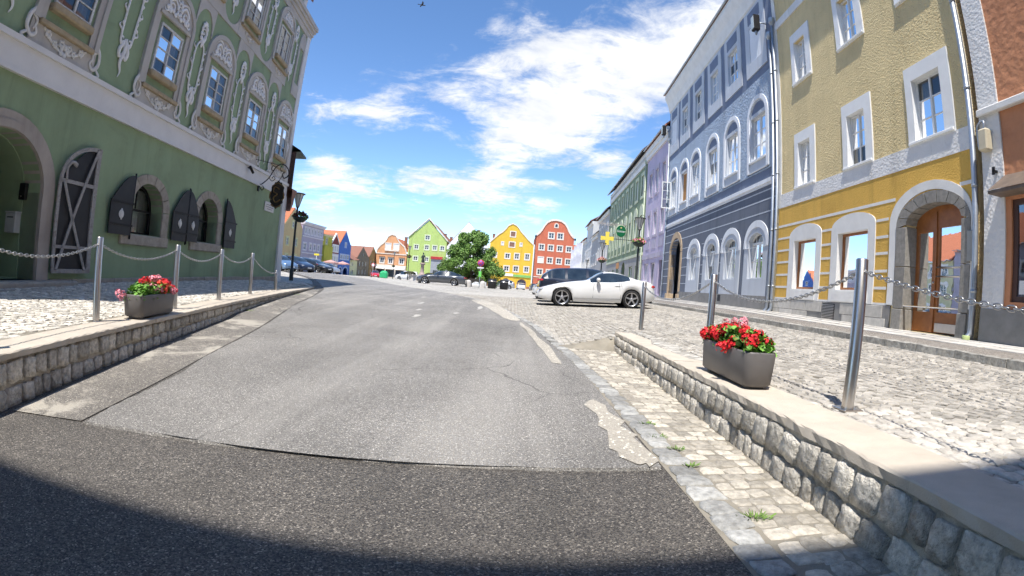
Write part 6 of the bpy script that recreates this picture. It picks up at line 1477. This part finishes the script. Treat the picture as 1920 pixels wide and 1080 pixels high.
def car(name, label, keys, body, axles, wr_, front, rear, glass_side, ws, rw, pillars=(), group='parked cars', sill=.19, spokes=5, detail=True, plate=True, roofm=None, mirror_x=None):
    """keys: x, belt z, top z, half width, roof half width; nose at x = 0. front/rear: plan points of the axles"""
    L = keys[-1][0]; fv, rv = Vector((*front, G(*front))), Vector((*rear, G(*rear))); d = fv - rv
    root = empty(name, (0, 0, 0), 0, label, 'car', group)
    hd = math.atan2(-d.y, -d.x); pit = math.asin(d.z / d.length); mid = (fv + rv) / 2; cx = sum(axles) / 2
    root.location = mid; root.rotation_mode = 'XYZ'; root.rotation_euler = (0, pit, hd)
    xs = [0, .02, .05]; x = .1
    while x < L - .08: xs.append(x); x += .055
    xs += [L - .05, L - .02, L]
    R_ = wr_ + .035; NR = 11; grid = []
    for x in xs:
        zb, zt, w, wf = (attr(keys, j, x) for j in (1, 2, 3, 4)); za = sill + .10 * max(0, 1 - x / .5) + .12 * max(0, 1 - (L - x) / .5); a = 0
        for ax in axles:
            if abs(x - ax) < R_: za = max(za, wr_ + math.sqrt(R_ * R_ - (x - ax) ** 2)); a = 1
        za = min(za, zb - .10); zm = max((za + zb) / 2, za + .05); zt = max(zt, zb + .012)
        fl = 1 + (.018 if a else 0)
        grid.append([(0, sill + .02), (max(.05, w - .30), sill + .02), (max(.05, w - .30), za), (w - .035, za), (w * fl, za + .03), (w * 1.012 * fl, zm), (w * .995, zb - .07), (w * .955, zb), (w * .955 + (wf - w * .955) * .86, zb + (zt - zb) * .86), (wf - .07 + .0, zb + (zt - zb) * .975), (0, zt)])
    cats = {}
    def add(cat, i, k, sg):
        mb, cache = cats.setdefault(cat, (MB(), {})); ids = []
        for ii, kk in ((i, k), (i + 1, k), (i + 1, k + 1), (i, k + 1)):
            key = (ii, kk, sg if 0 < kk < NR - 1 else 0)
            if key not in cache: y, z = grid[ii][kk]; cache[key] = mb.p(xs[ii] - cx, y * sg, z)
            ids.append(cache[key])
        mb.sm.add(len(mb.f)); mb.f.append(ids)
    for i in range(len(xs) - 1):
        xm = (xs[i] + xs[i + 1]) / 2
        for k in range(NR - 1):
            for sg in (-1, 1):
                c = 'body'
                if k == 7 and glass_side[0] < xm < glass_side[1] and grid[i][8][1] - grid[i][7][1] > .06 and not any(a < xm < b for a, b in pillars):
                    seg = sum(1 for a, b in pillars if xm > b); c = 'side_window%d%d' % (seg, sg)
                elif k >= 8 and ws[0] < xm < ws[1]: c = 'windscreen'
                elif k >= 8 and rw[0] < xm < rw[1]: c = 'rear_window'
                elif roofm and k >= 8 and ws[1] < xm < rw[0]: c = 'roof_panel'
                elif k < 3: c = 'underbody'
                add(c, i, k, sg)
    bb = cats['body'][0]
    for e_ in (0, len(xs) - 1):
        pr = [(y, z) for y, z in grid[e_][3:]]; bb.f.append([bb.p(xs[e_] - cx, y, z) for y, z in pr] + [bb.p(xs[e_] - cx, -y, z) for y, z in pr[::-1][1:]])
    for c, (mb, _) in cats.items():
        mb.build('side_window' if c.startswith('side') else c, body if c == 'body' else (m_hub if c == 'underbody' else (roofm if c == 'roof_panel' else m_cgl)), root)
    ty, rm, dk = wheel_meshes(wr_, spokes, wr_ * .74)
    for ax in axles:
        w = attr(keys, 3, ax)
        for sg in (-1, 1):
            o = inst('wheel', ty, root, (ax - cx, sg * (w - .10), wr_), (0, 0, 0 if sg < 0 else math.pi)); inst('rim', rm, o, (0, 0, 0)); inst('brake_disc', dk, o, (0, 0, 0))
    P = lambda x: x - cx
    zb0, w0 = attr(keys, 1, .25), attr(keys, 3, .22)
    for sg in (-1, 1):
        MB().blob((P(.25), sg * (w0 - .12), zb0 - .035), (.22, .085, .055), 12, 8).build('headlight', m_lens, root)
        zb1, w1 = attr(keys, 1, L - .12), attr(keys, 3, L - .12)
        MB().blob((P(L - .14), sg * (w1 - .055), zb1 - .10), (.15, .07, .06), 12, 8).build('tail_light', m_tail, root)
    MB().cham(P(-.012), P(.05), -w0 * .42, w0 * .42, .42, attr(keys, 1, .02) - .02, .02).build('grille', m_trim, root)
    MB().cham(P(-.005), P(.12), -w0 * .72, w0 * .72, .24, .33, .02).build('air_intake', m_trim, root)
    if plate:
        MB().box(P(-.03), P(-.015), -.26, .26, .40, .51).build('number_plate', m_plate_w, root); MB().box(P(L + .002), P(L + .018), -.26, .26, attr(keys, 1, L - .03) - .32, attr(keys, 1, L - .03) - .21).build('number_plate', m_plate_w, root)
    if detail:
        mx_ = mirror_x or ws[1] - .25
        for sg in (-1, 1):
            wb = attr(keys, 3, mx_); zb = attr(keys, 1, mx_); m = MB(); m.blob((P(mx_), sg * (wb + .09), zb + .09), (.075, .11, .07), 10, 8); m.tube([(P(mx_), sg * (wb - .05), zb - .0), (P(mx_), sg * (wb + .06), zb + .05)], .025, 6); m.build('mirror', body, root)
            for xd in (glass_side[0] + .1, glass_side[1] - .28) + tuple((a + b) / 2 for a, b in pillars[:1]):
                pts = []
                for t in range(9):
                    zb = attr(keys, 1, xd); z = sill + .14 + (zb - .02 - sill - .14) * t / 8; w = attr(keys, 3, xd); pts.append((P(xd + .04 * (t / 8 - .5) * (1 if xd < L / 2 else -2.0)), sg * (w * 1.006 if z < zb - .08 else w * .975), z))
                MB().tube(pts, .0045, 4).build('door_seam', m_trim, root)
            xh = glass_side[1] - .45; MB().blob((P(xh), sg * (attr(keys, 3, xh) + .004), attr(keys, 1, xh) - .13), (.11, .016, .016), 8, 6).build('door_handle', body, root)
            pts = [(P(axles[0] + R_ + .06 + (axles[1] - axles[0] - 2 * R_ - .12) * t / 6), sg * (attr(keys, 3, 2) * 1.016), sill + .12 + .01 * t / 6) for t in range(7)]; MB().tube(pts, .008, 4).build('sill_line', M('shadow seam', (.25, .25, .25), .5) if body.name.startswith('white') else m_trim, root)
    return root
ROAD = [(0, .47, .50, .52, .42), (.08, .56, .60, .70, .58), (.30, .63, .69, .83, .66), (.86, .755, .83, .885, .70), (1.40, .83, .91, .89, .70), (1.75, .865, .955, .89, .66), (1.98, .88, 1.07, .89, .60), (2.32, .895, 1.25, .89, .56), (2.65, .905, 1.285, .89, .54), (3.0, .935, 1.235, .895, .54), (3.3, .985, 1.135, .895, .56), (3.6, .985, 1.04, .89, .60), (3.95, .955, .98, .865, .62), (4.16, .86, .885, .80, .60), (4.24, .68, .70, .72, .55)]
WAGN = [(0, .50, .53, .58, .48), (.1, .62, .66, .76, .62), (.45, .72, .79, .87, .70), (1.0, .84, .93, .91, .72), (1.42, .90, 1.0, .915, .70), (1.9, .93, 1.27, .915, .62), (2.25, .94, 1.43, .915, .60), (2.9, .955, 1.475, .915, .60), (3.6, .97, 1.455, .915, .60), (4.2, .99, 1.40, .905, .60), (4.52, 1.0, 1.22, .885, .62), (4.72, .97, 1.01, .84, .62), (4.80, .60, .63, .78, .58)]
FAST = [(0, .48, .51, .60, .5), (.1, .60, .64, .80, .64), (.45, .70, .77, .91, .72), (1.1, .82, .90, .945, .74), (1.6, .88, .98, .95, .70), (2.05, .91, 1.22, .95, .62), (2.45, .92, 1.37, .95, .60), (3.0, .93, 1.415, .95, .60), (3.6, .95, 1.36, .945, .60), (4.2, .97, 1.20, .93, .62), (4.65, .97, 1.03, .90, .66), (4.88, .93, .96, .86, .66), (4.97, .62, .65, .80, .6)]
HATC = [(0, .50, .53, .55, .45), (.08, .62, .66, .72, .58), (.35, .74, .80, .83, .66), (.85, .86, .95, .86, .68), (1.15, .91, 1.03, .865, .66), (1.6, .94, 1.33, .865, .60), (1.95, .95, 1.47, .865, .58), (2.6, .96, 1.50, .865, .58), (3.2, .98, 1.46, .86, .58), (3.65, 1.0, 1.32, .845, .58), (3.92, .98, 1.06, .81, .60), (4.02, .60, .64, .74, .56)]
VAN = [(0, .55, .60, .70, .6), (.1, .72, .80, .82, .7), (.5, .95, 1.08, .90, .78), (.9, 1.05, 1.2, .93, .78), (1.4, 1.12, 1.75, .94, .76), (1.8, 1.15, 1.92, .94, .76), (3.0, 1.15, 1.95, .94, .76), (4.3, 1.15, 1.93, .94, .76), (4.7, 1.1, 1.80, .92, .76), (4.85, .6, .8, .88, .74)]
pw_ = paint('white car paint', (.70, .70, .69))
def WG(p): return dict(glass_side=(1.55, 4.45), ws=(1.44, 2.22), rw=(4.28, 4.72), pillars=((2.72, 2.84), (3.62, 3.74)))
HG = dict(glass_side=(1.25, 3.75), ws=(1.16, 1.92), rw=(3.42, 3.9), pillars=((2.25, 2.36), (3.1, 3.2)))
car('roadster', 'white two seat roadster with dark alloy wheels parked on the cobbles', ROAD, pw_, (.86, 3.356), .325, (1.78, 18.05), (4.27, 18.05), (1.86, 3.28), (1.78, 2.36), (3.2, 3.52), ((2.90, 2.93),), mirror_x=2.12)
car('estate_car', 'dark blue estate car parked nose in behind the white roadster', WAGN, paint('midnight blue car paint', (.010, .013, .026), .1), (.90, 3.72), .33, (5.0, 21.0), (2.2, 21.0), **WG(0))
car('people_carrier', 'white tall car mostly hidden behind the dark blue estate', WAGN, pw_, (.90, 3.72), .34, (1.95, 24.2), (4.75, 24.2), **WG(0))
car('fastback', 'grey fastback car parked by the fountain, glinting in the sun', FAST, paint('steel grey car paint', (.10, .105, .115), .55), (.93, 3.87), .35, (-8.68, 49.3), (-5.74, 49.3), (1.75, 4.5), (1.62, 2.45), (3.7, 4.66), ((3.0, 3.1),))
def pk(nm, lab, keys, mat, ax, r, x, y, a, g=HG, **k):
    c, s = math.cos(R(a)), math.sin(R(a)); wb = (ax[1] - ax[0]) / 2
    return car(nm, lab, keys, mat, ax, r, (x + c * wb, y + s * wb), (x - c * wb, y - s * wb), detail=k.pop('detail', True), **g, **k)
pk('parked_car', 'light blue car half hidden by the corner of the green house', HATC, paint('light blue car paint', (.18, .28, .42), .4), (.80, 3.25), .31, -21.6, 42.5, -25)
pk('parked_car', 'navy car with visible number plate next to the street lamp', HATC, paint('navy car paint', (.02, .03, .06), .2), (.80, 3.25), .31, -21.2, 45.5, -25)
pk('parked_car', 'dark car showing its red tail light on the left of the square', HATC, paint('dark grey car paint', (.05, .05, .055), .3), (.80, 3.25), .31, -22.2, 48.4, 155)
pk('parked_car', 'black car with silver wheel seen from the side on the left', WAGN, paint('black car paint', (.012, .012, .013)), (.90, 3.72), .34, -21.6, 51.0, -20, WG(0))
pk('parked_car', 'blue car beneath the yellow road sign', HATC, paint('blue car paint', (.06, .22, .42), .3), (.80, 3.25), .31, -25.0, 61.0, -25)
pk('parked_car', 'silver car farthest along the left row of parked cars', HATC, paint('silver car paint', (.50, .51, .52), .6), (.80, 3.25), .31, -27.2, 69.5, -25)
pk('parked_car', 'small red car parked before the orange house', HATC, paint('red car paint', (.55, .02, .025)), (.80, 3.25), .31, -28.0, 98, -70)
pk('van', 'white van parked before the orange house', VAN, pw_, (.95, 4.0), .34, -22.6, 104, 185, dict(glass_side=(1.15, 2.3), ws=(.92, 1.75), rw=(4.6, 4.8), pillars=()), detail=False)
pk('parked_car', 'white car seen from behind in front of the yellow house', HATC, pw_, (.80, 3.25), .31, 1.9, 111, 95)
pk('parked_car', 'dark car with number plate in front of the brick red house', HATC, paint('graphite car paint', (.03, .03, .035), .3), (.80, 3.25), .31, 4.5, 101, -85)
pk('parked_car', 'silver car beside the tree under the yellow house', HATC, paint('silver car paint', (.50, .51, .52), .6), (.80, 3.25), .31, -1.6, 82, 175)
# ================================================================== tree and things on the square
m_bark = M('grey brown bark', (.12, .09, .065), .95, .3, 12, .9, 20, .03)
m_tl = M('tree leaves', (.145, .255, .05), .6, .25, 2.2, island=.45)
def tree(x, y, z, h, rad, label, seed, n=34000):
    rr = random.Random(seed); e = empty('leafy_tree', (x, y, z), 0, label, 'tree'); m = MB()
    m.tube([(0, 0, -.1), (.02, .03, .6), (.05, 0, 1.5), (.0, .05, h * .5)], [.22, .16, .14, .08], 8)
    cl = []
    for k in range(96):
        t = rr.random() ** 1.15; zc = 1.0 + t * (h - 1.5); rm = rad * (1.0 - .72 * max(0, t - .25) / .75) * (.72 + .28 * min(1, t / .2)); a = rr.uniform(0, 6.28); r = rm * math.sqrt(rr.random()) * .92
        cl.append((Vector((r * math.cos(a), r * math.sin(a), zc)), rr.uniform(.55, 1.0) * (1 - .35 * t)))
    cl.append((Vector((.1, 0, h - .45)), .5))
    for c, r in cl[:24]: b = Vector((0, 0, max(1.0, c.z * .55))); m.tube([tuple(b), tuple(b.lerp(c, .6) + Vector((0, 0, -.15))), tuple(c)], [.06, .035, .012], 5)
    m.build('trunk', m_bark, e); q = MB()
    for k in range(n):
        c, r = cl[rr.randrange(len(cl))]; u = Vector((rr.gauss(0, 1), rr.gauss(0, 1), rr.gauss(0, .8))).normalized(); p = c + u * r * (rr.random() ** .38)
        nn = (u * .6 + Vector((rr.uniform(-1, 1), rr.uniform(-1, 1), rr.uniform(-.2, 1)))).normalized(); t = nn.orthogonal().normalized(); b = nn.cross(t); s = rr.uniform(.06, .115); a = rr.uniform(0, 6.28); t, b = t * math.cos(a) + b * math.sin(a), b * math.cos(a) - t * math.sin(a)
        q.face([p - t * s * 1.3, p - b * s * .75, p + t * s * 1.3, p + b * s * .75])
    q.build('crown', m_tl, e, recalc=False)
tree(-4.95, 58, -1.0, 6.8, 4.1, 'round leafy green tree in the middle of the square', 4)
def pole_sign(name, x, y, h, label, cat='sign'):
    e = empty(name, (x, y, G(x, y)), 0, label, cat); MB().lathe([(.03, -.05), (.03, h), (0, h)], n=8).build('pole', m_zinc, e); return e
e = pole_sign('no_stopping_sign', -3.35, 50, 2.9, 'round blue and red no stopping sign before the tree')
m_sr, m_sb = M('sign red', (.60, .03, .05), .5), M('sign blue', (.22, .10, .42), .5)
MB().lathe([(0, -.045), (.34, -.045), (.34, -.03), (0, -.03)], (0, 0, 2.5), 24, 'y').build('disc', m_sr, e); MB().lathe([(0, -.052), (.27, -.052), (.27, -.046)], (0, 0, 2.5), 24, 'y').build('disc_face', m_sb, e)
m = MB()
for s in (-1, 1): m.tube([(-.18, -.056, 2.5 - s * .18), (.18, -.056, 2.5 + s * .18)], .035, 4, flat=(1, .15))
m.build('cross_bars', m_sr, e); MB().cham(-.14, .14, -.05, -.03, 1.12, 1.66, .01).build('green_plate', M('bright green plate', (.18, .62, .12), .5), e); MB().cham(-.32, .32, -.05, -.03, 1.95, 2.1, .01).build('supplementary_plate', m_plate_w, e)
e = pole_sign('round_sign', -26.2, 90, 2.6, 'round white sign with red rim left of the orange house'); MB().lathe([(0, -.045), (.36, -.045), (.36, -.03)], (0, 0, 2.35), 20, 'y').build('disc', m_sr, e); MB().lathe([(0, -.052), (.28, -.052)], (0, 0, 2.35), 20, 'y').build('disc_face', m_plate_w, e)
e = pole_sign('direction_sign', -25.4, 60.5, 2.5, 'yellow direction sign above the parked cars on the left'); MB().cham(-.36, .36, -.05, -.02, 2.2, 2.44, .01).build('plate', M('yellow sign', (.82, .66, .05), .5), e)
m_gran = M('pale granite', (.52, .49, .45), .85, .15, 8, .5, 40)
for k, x in enumerate((-4.45, -3.0, -9.6)):
    e = empty('stone_bollard', (x, 50.0, G(x, 50)), 0, ['stone bollard left of the no stopping sign', 'stone bollard right of the no stopping sign', 'stone bollard at the nose of the grey car'][k], 'bollard', 'stone bollards'); MB().lathe([(.30, -.05), (.29, .45), (.24, .62), (.12, .70), (0, .72)], n=14).build('stone', m_gran, e)
e = empty('bench', (-3.9, 52.5, G(-3.9, 52.5)), 0, 'dark wooden bench under the tree', 'bench'); mbw = M('dark bench wood', (.06, .05, .042), .7, .2, 9)
for k in range(3): MB().cham(-.8, .8, -.25 + k * .17, -.10 + k * .17, .42, .46, .008).build('seat_slat', mbw, e)
for k in range(2): MB().cham(-.8, .8, .28, .32, .58 + k * .17, .72 + k * .17, .008).build('back_slat', mbw, e)
for s in (-.65, .65): MB().box(s - .04, s + .04, -.24, .30, 0, .42).build('leg', m_iron, e)
for k, (x, y) in enumerate(((-2.2, 53.5), (-.9, 54))):
    e = empty('waste_bin', (x, y, G(x, y)), 0, ['dark round litter bin right of the bench', 'dark round litter bin farther right of the bench'][k], 'bin', 'litter bins'); MB().lathe([(.38, 0), (.45, .05), (.48, 1.0), (.42, 1.05), (0, 1.06)], n=16).build('body', m_trim, e); MB().lathe([(.49, .75), (.50, .75), (.50, .85), (.49, .85)], n=16).build('band', m_steel, e)
e = empty('recycling_bin', (-25.3, 95, G(-25.3, 95)), 0, 'green recycling bin next to the red car', 'bin'); MB().cham(-.75, .75, -.6, .6, .08, 1.25, .15).build('body', M('green bin plastic', (.03, .42, .16), .5), e); MB().blob((0, 0, 1.22), (.72, .58, .32), 14, 8).build('lid', M('green bin plastic', (.03, .42, .16)), e)
# fountain with statue
e = empty('fountain', (-14.9, 80, G(-14.9, 80)), 0, 'stone fountain basin with a statue on a column before the lime green house', 'fountain')
m = MB(); oct_ = [(2.3 * math.cos(R(22.5 + 45 * k)), 2.3 * math.sin(R(22.5 + 45 * k))) for k in range(8)]
m.lathe([(2.5, 0), (2.5, .15), (2.25, .2), (2.2, .85), (2.4, .92), (2.4, 1.05), (2.1, 1.05), (2.05, .6), (0, .6)], n=8, smooth=False); m.build('basin', m_gran, e)
MB().lathe([(0, .86), (2.06, .86)], n=8).build('water', M('fountain water', (.10, .16, .17), .05, .1, 4), e)
m = MB(); m.lathe([(.55, .6), (.55, 1.2), (.4, 1.3), (.30, 1.6), (.26, 2.7), (.42, 2.8), (.46, 3.0), (.36, 3.05), (0, 3.06)], n=12); m.build('column', M('mottled column', (.40, .30, .26), .8, .3, 5), e)
m = MB(); m.lathe([(.20, 3.05), (.27, 3.3), (.20, 3.8), (.24, 4.05), (.22, 4.3), (.10, 4.42), (.08, 4.5)], n=10); m.blob((0, 0, 4.62), (.12, .13, .16), 10, 8); m.tube([(.2, 0, 4.25), (.36, -.1, 4.0), (.30, -.22, 4.2)], .06, 6); m.tube([(-.2, 0, 4.25), (-.32, -.05, 3.95), (-.25, -.2, 3.8)], .06, 6); m.tube([(.32, -.22, 3.1), (.32, -.22, 4.75)], .02, 5); m.build('statue', M('dark bronze', (.06, .075, .06), .5, .3, 8, metal=.4), e)
rr = random.Random(12)
for k, dx in enumerate((-1.7, 1.7)):
    b = empty('flower_tub', (-14.9 + dx, 78.6, G(-14.9, 78.6) + 1.05), 0, ['dark planting left of the fountain column', 'dark planting right of the fountain column'][k], 'plants', 'plants on the fountain'); m = MB()
    for q in range(500):
        u = Vector((rr.gauss(0, 1), rr.gauss(0, 1), abs(rr.gauss(0, 1)))).normalized(); leaf(m, Vector((u.x * .95, u.y * .5, u.z * .42)), .09, u, rr, 5)
    m.build('leaves', M('dark foliage', (.06, .06, .03), .8, .3, 8, island=.5), b, kind='stuff', recalc=False)
# parasols and flags
for k, (x, y) in enumerate(((-33.2, 86), (-32.3, 90))):
    e = empty('parasol', (x, y, G(x, y)), 0, ['dusty pink parasol in front of the lilac house', 'dusty pink parasol before the dark red house'][k], 'parasol', 'parasols on the left'); MB().lathe([(.03, 0), (.03, 2.4)], n=6).build('pole', m_zinc, e); MB().lathe([(0, 2.6), (1.5, 2.15), (1.5, 1.95)], n=8, smooth=False).build('canopy', M('dusty pink canvas', (.52, .30, .27), .9), e)
for k, s in enumerate((88, 95, 103)):
    x, y = RP(7.2, s); e = empty('flag_pole', (x, y, G(x, y)), 0, ['nearest flag pole along the right row', 'middle flag pole along the right row', 'farthest flag pole along the right row'][k], 'flag', 'flag poles on the right'); MB().lathe([(.06, 0), (.04, 9.5), (0, 9.55)], n=8).build('pole', m_wframe, e)
    m = MB(); n = 12
    for i in range(n):
        z0, z1 = 9.2 - 5.0 * i / n, 9.2 - 5.0 * (i + 1) / n; w0, w1 = .1 * math.sin(i * .9), .1 * math.sin((i + 1) * .9)
        m.face([(-.05, 0, z0), (-1.05, w0, z0 - .05), (-1.05, w1, z1 - .05), (-.05, 0, z1)], True)
    m.build('banner', M('pale banner cloth', (.62, .63, .70), .9, .15, 1.5), e)
# weeds in the joints
m_weed = M('weeds', (.13, .22, .04), .7, .3, 20, island=.4); rr = random.Random(31)
def weed(x, y, z, r, n, label):
    m = MB()
    for k in range(n):
        a = rr.uniform(0, 6.28); q = rr.uniform(0, r); bx, by = q * math.cos(a), q * math.sin(a) * .5; l = rr.uniform(.012, .04); t = Vector((math.cos(a), math.sin(a), rr.uniform(.2, 1))).normalized() * l; s = Vector((-math.sin(a), math.cos(a), 0)) * .004
        m.face([(bx - s.x, by - s.y, 0), (bx + s.x, by + s.y, 0), (bx + t.x * .6 + s.x, by + t.y * .6 + s.y, t.z * .8), (bx + t.x, by + t.y, t.z)])
    o = m.build('weed_tuft', m_weed, None, label, 'weeds', 'weed tufts in the paving', recalc=False); o.location = (x, y, z)
for k, (x, y, r, n, lb) in enumerate([(1.12, 3.62, .07, 60, 'grass tuft by the pale patch, farthest along the gutter'), (1.10, 3.28, .08, 60, 'grass tuft at the gutter just above the asphalt seam'), (1.16, 3.02, .06, 45, 'grass tuft at the right end of the asphalt seam'), (1.22, 1.98, .09, 80, 'grass tuft nearest the viewer among the gutter cobbles'), (1.14, 2.7, .05, 35, 'tiny grass tuft between the pale edge stones')]): weed(x, y, G(x, y) + .02, r, n, lb)
for k, (y, r, lb) in enumerate([(9.0, .16, 'green weed at the foot of the left wall'), (13.6, .22, 'green weed at the foot of the left wall near its far end')]): weed(WL(y) + .08, y, G(WL(y) + .1, y) + .01, r, 110, lb)
